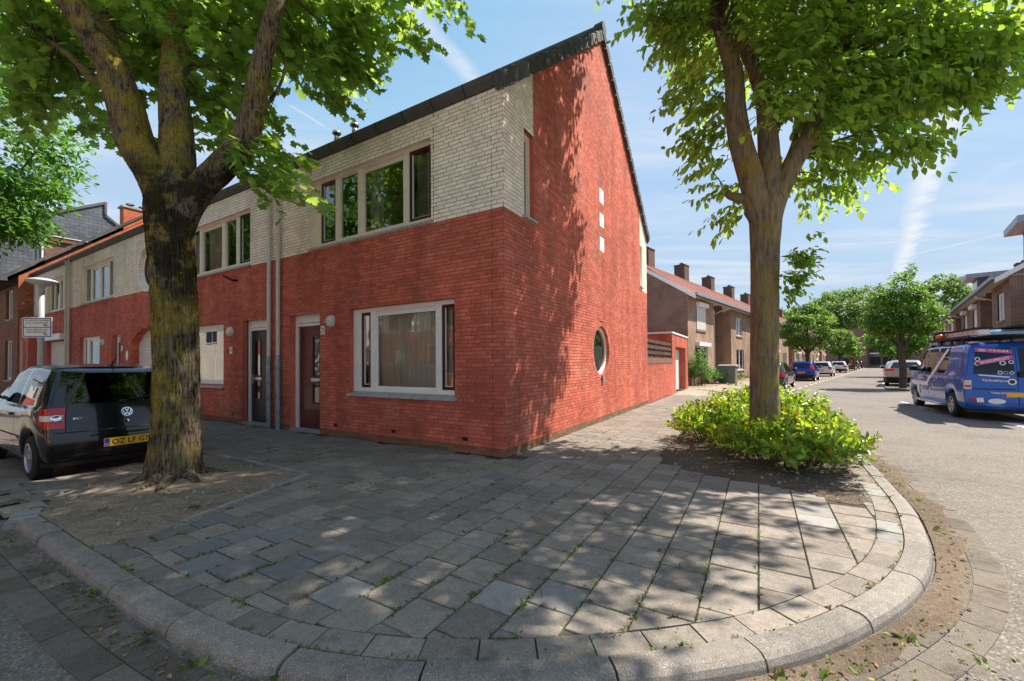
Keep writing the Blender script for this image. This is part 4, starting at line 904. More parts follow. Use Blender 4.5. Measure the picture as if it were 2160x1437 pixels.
# ring of narrow tiles inside the kerb, gutter tiles outside
ringo = tag(bpy.data.objects.new('pavement', None), kind='structure'); COL.objects.link(ringo); ringo.matrix_world = MH
i = 26
while i < 330:
    dz = random.uniform(-.006, .004); m = MB(); e0, e1 = i, i + 6; r_ = [[off(k, -.292) for k in (e0, e0 + 3, e1)], [off(k, -.134) for k in (e0, e0 + 3, e1)]]
    t0 = Vector((-KN[e0].y, KN[e0].x, 0)) * .005; t1 = Vector((-KN[e1].y, KN[e1].x, 0)) * .005
    for q in r_: q[0] = q[0] + t0; q[-1] = q[-1] - t1
    top = [[p + Vector((0, 0, dz - .003 + random.uniform(-.002, .002))) for p in q] for q in r_]; m.grid(top)
    ring_ = top[0] + top[1][::-1]
    for a in range(len(ring_)): p, q = ring_[a], ring_[(a + 1) % len(ring_)]; m.face(p, q, q - Vector((0, 0, .05)), p - Vector((0, 0, .05)))
    pale = 168 < i < 180 or 196 < i < 205
    m.build('paving_tile', M['tile_pale' if pale else 'tile_grey'], ringo); i += 6
gut = tag(bpy.data.objects.new('gutter', None), kind='structure'); COL.objects.link(gut); gut.matrix_world = MH
for row, (d0, d1) in enumerate(((.07, .215), (.222, .37))):
    i = 0 + 3 * row
    while i < 300:
        m = MB(); r_ = [[off(k, d) + Vector((0, 0, ZR + .006 + random.uniform(-.002, .003))) for k in (i, i + 3, i + 6)] for d in (d0, d1)]
        t0 = Vector((-KN[i].y, KN[i].x, 0)) * .004
        for q in r_: q[0] = q[0] + t0; q[-1] = q[-1] - t0
        m.grid(r_); rr = r_[0] + r_[1][::-1]
        for a in range(len(rr)): p, q = rr[a], rr[(a + 1) % len(rr)]; m.face(p, q, q - Vector((0, 0, .03)), p - Vector((0, 0, .03)))
        m.build('gutter_tile', M['gutter_tile'], gut); i += 6
# brick edging round the parking bay
EDG = resample(smooth_curve([(-2.66, -4.33, 0), (-3.30, -4.12, 0), (-4.0, -3.88, 0), (-4.42, -3.58, 0), (-4.60, -3.15, 0), (-4.62, -2.6, 0), (-4.75, -2.16, 0), (-5.2, -2.07, 0), (-9, -2.06, 0), (-26, -2.06, 0)], 16), .105)
ebm = MB().bbox(-.048, .048, -.10, .10, -.1, .0, .008).mesh('edging_brick', M['tile_pale'])
for k in range(min(len(EDG) - 1, 120)):
    t = EDG[k + 1] - EDG[k]; put('edging_brick', ebm, kerb, loc=EDG[k] + Vector((0, 0, random.uniform(-.012, .004) - (.012 if k > 3 else 0))), rot=(random.uniform(-.03, .03), random.uniform(-.04, .04), math.atan2(t.y, t.x) + random.uniform(-.06, .06) + (.35 if k in (9, 10, 11) else 0)))
# the bed under the tiles, then the tiles
bed = [(-30, -2.06)] + [(p.x, p.y) for p in reversed(EDG[8:60:6])] + [(-2.66, -4.20)] + [tuple(off(i, -.12).xy) for i in range(0, 330, 8)] + [tuple(off(330, -.12).xy), (4.0, 14), (0, 15), (0, 0.0), (-30, 0.0)]
pv_ = MB(); pv_.face(*[(x, y, -.014) for x, y in bed]); bo = pv_.build('joint_bed', M['joint_sand'], ringo)
PIT = [(-4.62, -2.13), (-1.80, -2.08), (-1.42, -2.9), (-1.16, -3.6), (-1.12, -4.0), (-1.28, -4.19), (-2.66, -4.20), (-3.32, -3.98), (-3.97, -3.76), (-4.34, -3.50), (-4.50, -3.12), (-4.51, -2.5)]
BED = [(1.95, 1.35), (2.2, .75), (2.40, .56), (2.80, .50), (3.72, .17), (4.08, -.02), (4.26, .12), (4.29, 1.5), (4.30, 9.3), (2.0, 9.3)]
def inside(p, poly):
    r = False; n = len(poly)
    for i in range(n):
        (x1, y1), (x2, y2) = poly[i], poly[(i + 1) % n]
        if (y1 > p[1]) != (y2 > p[1]) and p[0] < (x2 - x1) * (p[1] - y1) / (y2 - y1) + x1: r = not r
    return r
def clip(poly, a, nv):
    """keep the side of the line through a where (p-a).nv <= 0"""
    out = []
    for i in range(len(poly)):
        p, q = Vector(poly[i]), Vector(poly[(i + 1) % len(poly)]); dp, dq = (p - a).dot(nv), (q - a).dot(nv)
        if dp <= 0: out.append(tuple(p))
        if dp * dq < 0: out.append(tuple(p.lerp(q, dp / (dp - dq))))
    return out
inn = [(off(i, -.30).xy, KN[i].xy) for i in range(4, 420, 4)]
camH = iH @ Vector((0, 0, HCAM)); tiles = []
T = .30
for ci in range(-48, 16):
    x0 = ci * T - .02; sh = (T / 2 if ci % 2 else 0) + (((ci * 37) % 11) - 5) * .006
    for rj in range(-16, 50):
        y0 = rj * T + sh; cx, cy = x0 + T / 2, y0 + T / 2
        if cy > -.0 and cx < .0: continue
        if cx < -4.6 and cy < -1.98 or cy > 14 or (cx < -14.5): continue
        if cx < -1.0 and inside((cx, cy), PIT): continue
        if inside((cx, cy), BED): continue
        e_ = .004 + random.random() * .002; q = [(x0 + e_, y0 + e_), (x0 + T - e_, y0 + e_), (x0 + T - e_, y0 + T - e_), (x0 + e_, y0 + T - e_)]
        if y0 < 0 < y0 + T and x0 < 0: q = [(x, min(y, -.006)) for x, y in q]
        if x0 < 0 < x0 + T and cy > 0: q = [(max(x, .008), y) for x, y in q]
        if cx > 3.6 or cy < -3.2 or cx > 1:
            for a, nv in inn:
                if (Vector((cx, cy)) - a).length < .75: q = clip(q, a, nv)
                if len(q) < 3: break
            if len(q) < 3: continue
            a, nv = min(inn, key=lambda t_: (Vector((cx, cy)) - t_[0]).length_squared)
            if (Vector((cx, cy)) - a).dot(nv) > .2 or cx > 4.45: continue
        if len(q) >= 3:
            ar = abs(sum(q[k][0] * q[(k + 1) % len(q)][1] - q[(k + 1) % len(q)][0] * q[k][1] for k in range(len(q)))) / 2
            if ar > .004: tiles.append((q, cx, cy, ar))
def tile_z(x, y): return .012 * (float(fbm(np.array([[x * .9, y * .9, 3.3]]), 3)[0]) - .5)
tiles.sort(key=lambda t: (t[1] - camH.x) ** 2 + (t[2] - camH.y) ** 2)
slate_c = [iH @ gnd(*p) for p in ((465, 1095), (520, 1130), (590, 1120), (420, 1150), (560, 1195), (500, 1210), (655, 1155), (620, 1185), (440, 1170), (1045, 960 + 50))]
pale_c = [iH @ gnd(*p) for p in ((1760, 1100), (1745, 1075), (1290, 980), (1010, 1265), (1130, 1270), (415, 1190), (700, 1235))]
stuff = MB()
def tile_geo(m, q, cx, cy, ox=0, oy=0, z=0.0, tx=0, ty=0):
    b = .004; n = len(q); top = [((x - cx) * (1 - b / .15) + cx, (y - cy) * (1 - b / .15) + cy) for x, y in q]; zf = lambda x, y: z + tx * (x - cx) + ty * (y - cy)
    base = len(m.v)
    for x, y in top: m.v.append((x - ox, y - oy, zf(x, y)))
    for x, y in q: m.v.append((x - ox, y - oy, zf(x, y) - .005))
    for x, y in q: m.v.append((x - ox, y - oy, zf(x, y) - .045))
    m.f.append(tuple(base + k for k in range(n)))
    for r in (0, 1):
        for k in range(n): m.f.append((base + r * n + k, base + r * n + n + k, base + r * n + n + (k + 1) % n, base + r * n + (k + 1) % n))
for k, (q, cx, cy, ar) in enumerate(tiles):
    z = tile_z(cx, cy) - .003 + random.uniform(-.0025, .0025); tx, ty = random.uniform(-.014, .014), random.uniform(-.014, .014)
    near = lambda L: any((Vector((cx, cy)) - c.xy).length < .17 for c in L)
    if k < 262:
        m = MB(); tile_geo(m, q, cx, cy, cx, cy, 0, tx, ty); mt = 'tile_slate' if near(slate_c) else 'tile_pale' if near(pale_c) or random.random() < .006 else 'tile_grey'
        put('paving_tile', m.mesh('paving_tile', M[mt]), ringo, loc=(cx, cy, z))
    else: tile_geo(stuff, q, cx, cy, 0, 0, z, tx * .6, ty * .6)
tag(stuff.build('paving_tile_field', M['tile_grey'], ringo), kind='stuff')
# narrow edging strips round the soil bed
for (p, q, n_) in (((-4.55, -2.06), (-1.78, -2.03), 9), ((-1.74, -2.06), (-1.10, -3.95), 6)):
    for k in range(n_):
        a, b = Vector((*p, 0)).lerp(Vector((*q, 0)), k / n_), Vector((*p, 0)).lerp(Vector((*q, 0)), (k + 1) / n_ - .01); t = (b - a).normalized(); nn = Vector((t.y, -t.x, 0)) * .03
        m = MB(); m.hexa([v + Vector((0, 0, z)) for z in (-.06, random.uniform(.012, .02)) for v in (a - nn, b - nn, b + nn, a + nn)]); m.build('edging_strip', M['tile_pale'], kerb)
# far pavements
def sflat(name, pts, z, mat, parent=None, kind=None): return flat(name, [Sp(a, b).xy for a, b in pts], z, mat, kind, parent)
fp = [Hp(0, 13.8).xy, Hp(4.0, 13.8).xy] + [(MH @ off(i, -.16)).xy for i in range(int(12.5 / .05) + 190, len(KR), 30)] + [Sp(118, -9.2).xy, Sp(26, -9.2).xy, Hp(-.03, 19.1).xy]
flat('side_pavement', fp, -.012, 'paver_far')
flat('left_pavement', [Hp(-14.3, -2.1).xy, Hp(-14.3, 0).xy, Hp(-60, 0).xy, Hp(-60, -2.1).xy], -.010, 'paver_far')
flat('front_garden', [Sp(24, -9.35).xy, Sp(24, -7.8).xy, Sp(60, -8.2).xy, Sp(60, -9.35).xy], -.006, 'soil_dry')
sflat('right_pavement', [(4, 3.4), (16, 3.0), (31, 1.75), (120, 1.6), (120, 4.5), (31, 4.5), (31, 14), (4, 14)], .0, 'paver_far', kind='structure')
m = MB()
for (p, q) in (((4, 3.4), (16, 3.0)), ((16, 3.0), (31, 1.75)), ((31, 1.75), (120, 1.6))):
    a, b, c, d = Sp(*p), Sp(*q), Sp(q[0], q[1] + .14), Sp(p[0], p[1] + .14)
    m.hexa([(v.x, v.y, z) for z in (ZR - .02, .012) for v in (a, b, c, d)])
tag(m.build('right_kerb', M['kerb_stone']), kind='structure')
flat('left_bay', [Sp(21, -5.9).xy, Sp(24, -3.8).xy, Sp(118, -3.8).xy, Sp(118, -5.95).xy], ZR + .004, 'bay_paver')
sflat('right_bay', [(31.8, -.35), (80, -.5), (80, 1.62), (31.8, 1.72)], ZR + .004, 'bay_paver', kind='structure')
flat('parking_bay', [Hp(-4.75, -4.3).xy, Hp(-4.75, -2.17).xy, Hp(-40, -2.17).xy, Hp(-40, -4.3).xy], ZR + .004, 'bay_paver')
pm('road_paint', (.62, .60, .57), .7, .25, 9); pm('tree_pit', (.12, .09, .06), .95, .3, 8)
m = MB()
def dash(p, q, w_=.1): a, b = Sp(*p), Sp(*q); t = (b - a).normalized(); n_ = Vector((-t.y, t.x, 0)) * w_ / 2; m.face(*[(v.x, v.y, ZR + .0085) for v in (a - n_, b - n_, b + n_, a + n_)])
for k in range(40): dash((23 + k * 2.2, -3.78), (24.1 + k * 2.2, -3.78))
def wdash(p, q, w_=.1): a, b = p, q; t = (b - a).normalized(); n_ = Vector((-t.y, t.x, 0)) * w_ / 2; m.face(*[(v.x, v.y, ZR + .0085) for v in (a - n_, b - n_, b + n_, a + n_)])
ga_, gb_ = gnd(1901, 848, ZR), gnd(1975, 866, ZR); wdash(ga_, gb_, .12); wdash(gnd(2087, 868, ZR), gnd(2165, 886, ZR), .12); wdash(gnd(2128, 893, ZR), gnd(2185, 905, ZR), .3)
for k in range(16): dash((32 + k * 2.2, -.42), (33.1 + k * 2.2, -.42))
for a in (26, 31.8, 37, 42.5, 48.5, 55, 61.5): dash((a - 1.4, -3.8), (a - 1.4, -4.4), .1)
tag(m.build('road_markings', M['road_paint']), kind='structure')
sflat('tree_pit', [(28.3, -.2), (31.7, -.35), (31.7, 1.7), (28.3, 1.85)], ZR + .05, 'tree_pit', kind='structure')
sflat('tree_pit', [(42.0, -5.9), (44.4, -5.9), (44.4, -4.6), (42.0, -4.6)], ZR + .05, 'tree_pit', kind='structure')
# soil beds: uneven earth
def soil(name, poly, mat, hump, kind='structure', st=.045):
    xs = [p[0] for p in poly]; ys = [p[1] for p in poly]; X = np.arange(min(xs) - .05, max(xs) + .05, st); Y = np.arange(min(ys) - .05, max(ys) + .05, st)
    gx, gy = np.meshgrid(X, Y, indexing='ij'); P3 = np.stack([gx * 3, gy * 3, np.zeros_like(gx)], -1); P4 = np.stack([gx * 16, gy * 16, np.ones_like(gx)], -1)
    Z = -.004 + .05 * (fbm(P3, 4, 5) - .38) + .03 * (fbm(P4, 3, 9) - .45)
    for (hx, hy, hr, hh) in hump: Z = Z + hh * np.exp(-((gx - hx) ** 2 + (gy - hy) ** 2) / hr ** 2)
    ins = np.array([[inside((x, y), poly) for y in Y] for x in X]); cell = ins[:-1, :-1] | ins[1:, :-1] | ins[:-1, 1:] | ins[1:, 1:]
    edge = ~(ins); Z = np.where(edge, np.minimum(Z, -.010), Z); idx = np.arange(gx.size).reshape(gx.shape)
    F = np.stack([idx[:-1, :-1][cell], idx[1:, :-1][cell], idx[1:, 1:][cell], idx[:-1, 1:][cell]], -1)
    o = put(name, npmesh(name, np.stack([gx, gy, Z], -1).reshape(-1, 3), [F], M[mat], True)); o.matrix_world = MH; return tag(o, kind=kind)
LT = iH @ gnd(370, 1010); RT = iH @ gnd(1612, 952)
soil('soil_bed', PIT, 'soil_dry', [(LT.x, LT.y, .6, .05), (LT.x + .9, LT.y + .3, .3, .03)]); soil('soil_bed', BED, 'soil', [(RT.x, RT.y, .8, .06), (3.0, 3, 1.4, .05)])
# dirt washed along the kerb
V = []; F = []
for j, i in enumerate(range(96, 330, 2)):
    wd_ = .05 + .17 * max(0, math.sin((i - 96) / 234 * math.pi)) * (.2 + 1.7 * float(fbm(np.array([[i * .11, 0, 0]]), 4)[0]))
    for k in range(9):
        d = .045 + wd_ * k / 8; p = MH @ off(i, d); V.append((p.x, p.y, ZR + .0125 + .012 * float(vnoise(np.array([[p.x * 14, p.y * 14, 0]]))[0]) * (1 - k / 8) ** .5 - (.008 if k == 8 else 0)))
n = len(V) // 9
for a in range(n - 1):
    for k in range(8): F.append((a * 9 + k, a * 9 + k + 1, (a + 1) * 9 + k + 1, (a + 1) * 9 + k))
tag(put('dirt', npmesh('dirt', V, [np.array(F)], M['dirt'], True)), 'brown dirt washed along the foot of the curved kerb', 'dirt', kind='stuff')
# ------------------------------------------------------------------ trees and shrubs
LEAF_OVAL = (np.array([[0, 0, 0], [.32, .23, .05], [.68, .20, .04], [1, 0, -.10], [.68, -.20, .04], [.32, -.23, .05], [.5, 0, -.03]], float), [(0, 6, 1), (1, 6, 2), (2, 6, 3), (0, 5, 6), (5, 4, 6), (4, 3, 6)])
_m = [(0, 0), (.12, .30), (.30, .22), (.42, .50), (.55, .30), (.70, .36), (.72, .17), (1.0, 0)]
LEAF_MAPLE = (np.array([[x, y, .10 * abs(y)] for x, y in _m] + [[x, -y, .10 * abs(y)] for x, y in _m[1:-1]], float), [(0, 1, 2), (0, 2, 3, 4), (0, 4, 5, 6), (0, 6, 7), (0, 9, 8), (0, 11, 10, 9), (0, 13, 12, 11), (0, 7, 13)])
LEAF_CARD = (np.array([[0, 0, 0], [.5, .38, .06], [1, 0, -.05], [.5, -.38, .06]], float), [(0, 1, 2, 3)])
def unit(a): return a / np.maximum(np.linalg.norm(a, axis=-1, keepdims=True), 1e-9)
def leaves(name, pos, dirs, nrm, size, tmpl, mat):
    T_, F_ = tmpl; d = unit(dirs); s = unit(np.cross(nrm, d)); n = np.cross(d, s); k = len(T_)
    V = pos[:, None, :] + size[:, None, None] * (T_[None, :, 0:1] * d[:, None, :] + T_[None, :, 1:2] * s[:, None, :] + T_[None, :, 2:3] * n[:, None, :])
    base = (np.arange(len(pos)) * k)[:, None]; by = {}
    for f in F_: by.setdefault(len(f), []).append(np.array(f)[None, :] + base)
    return npmesh(name, V.reshape(-1, 3), [np.concatenate(v) for v in by.values()], mat)
def sprays(cent, outd, n_leaf, length, droop, seed=0):
    """twigs with leaves on both sides; returns leaf positions, directions, normals"""
    r = np.random.default_rng(seed); m = len(cent); t = unit(outd); t = unit(t + r.normal(0, .35, t.shape)); t[:, 2] -= .15; t = unit(t)
    side = unit(np.cross(t, np.array([0, 0, 1.0]))); u_ = np.linspace(0, 1, n_leaf)[None, :, None]; L = (length * r.uniform(.6, 1.3, m))[:, None, None]
    p = cent[:, None, :] + t[:, None, :] * L * u_ - np.array([0, 0, 1.0]) * (L * u_ ** 2 * .25); sg = np.where(np.arange(n_leaf) % 2, 1, -1)[None, :, None]
    d = t[:, None, :] * .55 + side[:, None, :] * sg * .75 + r.normal(0, .3, p.shape); d[..., 2] -= droop * r.uniform(.4, 1.4, d.shape[:2]); nn = np.array([0, 0, 1.0]) + r.normal(0, .35, p.shape)
    p = p + r.normal(0, .02, p.shape); return p.reshape(-1, 3), d.reshape(-1, 3), nn.reshape(-1, 3)
def in_ell(c, rad, n, r, shell=0.0):
    v = unit(r.normal(0, 1, (n, 3))) * (r.uniform(shell, 1, (n, 1)) ** (1 / 3 if shell == 0 else .6)); return np.array(c)[None] + v * np.array(rad)[None]
def bark_tube(pts, rad, nu=48, st=.035, amp=.02, fu=9, fs=2.2, seed=0, flare=None, knots=()):
    """tapered limb with furrowed bark"""
    P = smooth_curve(pts, 12); Rr = []; n0 = len(pts)
    for i in range(len(P)): t = i / 12; k = min(int(t), n0 - 2); Rr.append(rad[k] + (rad[k + 1] - rad[k]) * (t - k))
    d = np.cumsum([0] + [(P[i] - P[i - 1]).length for i in range(1, len(P))]); n = max(6, int(d[-1] / st)); s = np.linspace(0, d[-1], n)
    C_ = np.stack([np.interp(s, d, [p[k] for p in P]) for k in range(3)], -1); Ra = np.interp(s, d, Rr); Tn = unit(np.gradient(C_, axis=0)); a = np.array([1.0, 0, 0]); A = []
    for i in range(n): a = a - Tn[i] * a.dot(Tn[i]); a = a / np.linalg.norm(a); A.append(a.copy())
    A = np.array(A); B = np.cross(Tn, A); th = np.linspace(0, 2 * math.pi, nu, endpoint=False); ct, sn = np.cos(th), np.sin(th)
    q = np.stack([np.broadcast_to(ct[None] * fu / 2, (n, nu)), np.broadcast_to(sn[None] * fu / 2, (n, nu)), np.broadcast_to((s * fs)[:, None], (n, nu))], -1)
    rdg = 1 - np.abs(2 * fbm(q, 4, seed) - .95); big = fbm(q * .22, 3, seed + 50) - .45
    R2 = Ra[:, None] * (1 + .35 * big) + amp * (rdg - .75) * np.minimum(1, Ra[:, None] / .2)
    if flare is not None: R2 = R2 + flare(s[:, None], th[None, :])
    for (ks, kt, kr, kh) in knots: R2 = R2 + kh * np.exp(-(((s[:, None] - ks) / kr) ** 2 + (np.angle(np.exp(1j * (th[None] - kt))) * Ra[:, None] / kr) ** 2))
    V = C_[:, None, :] + R2[..., None] * (ct[None, :, None] * A[:, None, :] + sn[None, :, None] * B[:, None, :])
    i = np.arange(n - 1)[:, None] * nu; k = np.arange(nu)[None, :]; F = np.stack([i + k, i + (k + 1) % nu, i + nu + (k + 1) % nu, i + nu + k], -1).reshape(-1, 4)
    return V.reshape(-1, 3), F, C_
def join_tubes(name, tubes, mat):
    V = []; F = []; o = 0
    for v, f, _ in tubes: V.append(v); F.append(f + o); o += len(v)
    return npmesh(name, np.concatenate(V), [np.concatenate(F)], mat, True)
def twigs(name, cent, nodes, mat, rad=.012, n=5):
    m = MB(); nodes = np.asarray(nodes); 
    for i, c in enumerate(cent):
        dd = np.linalg.norm(nodes - c, axis=1); k = np.argmin(dd + np.maximum(0, nodes[:, 2] - c[2]) * .6); a, b = Vector(nodes[k]), Vector(c); mid = a.lerp(b, .55) + Vector((0, 0, .12 * (b - a).length)); L = (b - a).length
        m.tube([a, a.lerp(mid, .5), mid, mid.lerp(b, .6), b], [rad * (.8 + .5 * L), rad * (.65 + .4 * L), rad * (.5 + .2 * L), rad * .5, rad * .3], n, False)
    return m.mesh(name, mat, True)
def barkmat(name, base, dark, lichen, lich2, lo, hi, sx=1.0, crack=(.32, .62), bd=.018, black=None):
    m = bpy.data.materials.new(name); m.use_nodes = True; t = m.node_tree; t.nodes.clear(); h = N(t); c = h.n('ShaderNodeTexCoord').outputs['Object']
    mp = h.n('ShaderNodeMapping', inp={0: c, 3: (1, 1, .16)}); n1 = h.n('ShaderNodeTexNoise', inp={'Vector': mp.outputs[0], 'Scale': 26.0 * sx, 'Detail': 8.0, 'Roughness': .7}); n2 = h.n('ShaderNodeTexNoise', inp={'Vector': c, 'Scale': 2.6, 'Detail': 9.0, 'Roughness': .72})
    n3 = h.n('ShaderNodeTexNoise', inp={'Vector': c, 'Scale': 60.0, 'Detail': 4.0, 'Roughness': .7})
    col = h.mix(h.ramp(n1.outputs[0], *crack), (*dark, 1), (*base, 1)); col = h.mix(h.math('MULTIPLY', h.math('MULTIPLY', h.ramp(n2.outputs[0], lo, hi), h.ramp(n3.outputs[0], .38, .58, .1, 1)), h.ramp(h.n('ShaderNodeSeparateXYZ', inp={0: c}).outputs[2], .12, .55)), col, (*lichen, 1))
    n4 = h.n('ShaderNodeTexNoise', inp={'Vector': c, 'Scale': 3.7, 'Detail': 8.0, 'Roughness': .7}); col = h.mix(h.math('MULTIPLY', h.ramp(n4.outputs[0], .56, .68), .9), col, (*lich2, 1))
    if black:
        zc = h.n('ShaderNodeSeparateXYZ', inp={0: c}).outputs[2]; bf = h.math('MULTIPLY', h.math('MULTIPLY', h.ramp(zc, black[0], black[0] + .7), h.ramp(zc, black[1] - .6, black[1], 1, 0)), h.ramp(n4.outputs[0], .40, .52)); col = h.mix(h.math('MULTIPLY', bf, .85), col, (.016, .014, .010, 1))
    p = h.n('ShaderNodeBsdfPrincipled', inp={'Base Color': col, 'Roughness': .95, 'Specular IOR Level': .15}); b = h.n('ShaderNodeBump', inp={'Height': n1.outputs[0], 'Strength': 1.0, 'Distance': bd}); t.links.new(b.outputs[0], p.inputs['Normal'])
    h.n('ShaderNodeOutputMaterial', inp={0: p.outputs[0]}); MATS[name] = m; return m
barkmat('bark_mossy', (.185, .145, .10), (.028, .02, .014), (.33, .25, .02), (.03, .025, .017), .43, .60, 1.5, (.38, .56), .04, (1.9, 4.3))
barkmat('bark_smooth', (.27, .205, .14), (.11, .08, .06), (.28, .20, .03), (.12, .115, .10), .46, .62, .8, (.34, .60), .03)
barkmat('bark_plain', (.12, .09, .065), (.05, .04, .03), (.10, .09, .03), (.06, .05, .04), .6, .8)
leafmat('maple_leaf', (.13, .24, .045), (.50, .70, .10), None, .5, .48); leafmat('oval_leaf', (.125, .24, .04), (.52, .74, .09), None, .42, .48); leafmat('sunny_leaf', (.085, .19, .03), (.20, .42, .04), None, .5, .45)
leafmat('street_leaf', (.085, .18, .03), (.28, .50, .05), (.20, .10, .03), .45, .4); leafmat('wood_leaf', (.13, .21, .05), (.26, .42, .06), None, .6, .4, .35); leafmat('laurel_leaf', (.14, .26, .025), (.55, .72, .04), (.42, .22, .03), .28, .38, .55); leafmat('garden_leaf', (.10, .20, .035), (.22, .40, .05), None, .5, .4)
def A(px, py, D): return tuple(at(px, py, D))
def lobe(px, py, D, wpx, hpx, dep, n): return (A(px, py, D), (wpx / 2 / FPX * D, dep / 2, hpx / 2 / FPX * D), max(1, int(n * DENS)))
DENS = 1.2
def crown(lobes, base, n_leaf, length, droop, size, seed):
    r = np.random.default_rng(seed); cs = []
    for (c, rad, n) in lobes: cs.append(in_ell(c, rad, n, r))
    c = np.concatenate(cs); out = c - np.array(base)[None]; out[:, 2] *= .25; p, d, n = sprays(c, out, n_leaf, length, droop, seed + 1); return c, p, d, n, size * r.uniform(.65, 1.25, len(p))
# the mossy maple on the left
lt = gnd(372, 1008); LTD = lt.y
tl = thing('maple_tree', 'big maple with mossy furrowed trunk in the soil bed beside the black car', 'tree', (0, 0, 0))
flr = lambda s, th: .085 * np.exp(-s / .16) * (1 + .6 * np.cos(3 * th + .6) + .4 * np.cos(5 * th)) + .025 * np.exp(-s / .7)
tb_ = [bark_tube([(lt.x, lt.y, -.08), A(372, 900, LTD), A(372, 760, LTD), A(368, 600, LTD), A(358, 470, LTD), A(354, 420, LTD), A(352, 385, LTD)], [.25, .235, .228, .222, .24, .22, .11], 180, .014, .06, 26, 3.4, 1, flr),
       bark_tube([A(364, 560, LTD), A(350, 450, LTD), A(326, 372, LTD), A(285, 300, LTD), A(262, 215, LTD - .05), A(235, 140, LTD - .1), A(185, 55, LTD - .2), A(120, -40, LTD - .3), A(40, -190, LTD - .4)], [.09, .18, .20, .20, .19, .17, .15, .13, .10], 90, .022, .03, 13, 2.6, 2, None, ((.62, 3.6, .09, .05), (.75, 1.2, .07, .03))),
       bark_tube([A(364, 560, LTD + .03), A(366, 440, LTD + .05), A(374, 360, LTD + .12), A(372, 270, LTD + .2), A(366, 190, LTD + .3), A(372, 90, LTD + .4), A(385, -60, LTD + .5), A(380, -250, LTD + .6)], [.12, .22, .205, .185, .17, .15, .12, .08], 60, .025, .028, 13, 2.6, 3),
       bark_tube([A(372, 560, LTD), A(384, 470, LTD), A(418, 404, LTD), A(468, 352, LTD), A(512, 300, LTD), A(532, 238, LTD), A(548, 150, LTD), A(566, 70, LTD - .05), A(590, -20, LTD - .1), A(640, -190, LTD - .1)], [.08, .15, .16, .16, .155, .14, .115, .10, .085, .06], 72, .022, .028, 13, 2.6, 4, None, ((1.25, 4.6, .07, .03),)),
       bark_tube([A(232, 175, LTD), A(196, 165, LTD + .1), A(150, 120, LTD + .3), A(80, 70, LTD + .5)], [.075, .06, .045, .02], 24, .04, .01, 9, 3, 5), bark_tube([A(250, 160, LTD), A(228, 70, LTD + .2), A(222, -40, LTD + .4)], [.10, .09, .07], 32, .04, .012, 9, 3, 6),
       bark_tube([A(520, 280, LTD), A(590, 180, LTD + .3), A(605, 110, LTD + .5)], [.03, .02, .012], 12, .05, .002, 9, 3, 7)]
for k, (ex, ey) in enumerate(((165, 1052), (215, 1072), (300, 1078), (470, 1040), (520, 1005), (455, 975))):
    e_ = gnd(ex, ey, -.05); s_ = Vector((lt.x, lt.y, 0)).lerp(e_, .28); tb_.append(bark_tube([(lt.x, lt.y, .08), (s_.x, s_.y, .06), tuple(Vector((lt.x, lt.y, .03)).lerp(e_, .62) + Vector((.05 * math.sin(k * 2), .05 * math.cos(k * 3), .0))), (e_.x, e_.y, -.06)], [.12, .075, .05, .03], 20, .03, .014, 9, 4, 20 + k))
put('trunk', join_tubes('trunk', tb_, M['bark_mossy']), tl)
L = LTD; lob = [lobe(60, 40, L + .6, 330, 200, 1.6, 85), lobe(170, 170, L + .8, 170, 150, 1.0, 26), lobe(115, 215, L + 1.0, 130, 90, .8, 12), lobe(250, 30, L + .7, 300, 160, 1.4, 60), lobe(225, 240, L + .6, 50, 60, .4, 3), lobe(420, 60, L + .5, 300, 210, 1.5, 90), lobe(455, 190, L + .6, 180, 170, 1.0, 34), lobe(330, 150, L + .9, 120, 170, .8, 24), lobe(300, 260, L + .9, 70, 90, .5, 5), lobe(480, 290, L + .3, 130, 110, .6, 16),
      lobe(530, 340, L - .1, 130, 100, .5, 15), lobe(575, 380, L - .2, 70, 70, .4, 6), lobe(610, 50, L + .8, 260, 170, 1.3, 55), lobe(690, 90, L + 1.0, 150, 120, 1.0, 26), lobe(640, 160, L + .7, 90, 70, .6, 9), lobe(790, 40, L + 1.2, 130, 80, .8, 14), lobe(850, 55, L + 1.3, 60, 50, .4, 4), lobe(720, 120, L + 1.1, 80, 50, .5, 6), lobe(930, 4, L + 1.6, 60, 20, .4, 4), lobe(430, -60, L + .4, 900, 150, 3.0, 120),
      ((lt.x + .3, lt.y + .2, 7.6), (3.2, 2.9, 1.4), 300), ((lt.x + .2, lt.y - .3, 9.4), (3.2, 3.0, 1.6), 280)]
c, p, d, n, sz = crown(lob, (lt.x, lt.y, 4), 10, .50, .75, .165, 11); put('crown', leaves('crown', p, d, n, sz, LEAF_MAPLE, M['maple_leaf']), tl)
nodes = np.concatenate([t[2] for t in tb_[1:6]]); put('branches', twigs('branches', c[::6], nodes, M['bark_plain'], .011), tl)['kind'] = 'stuff'
DENS = 1.5
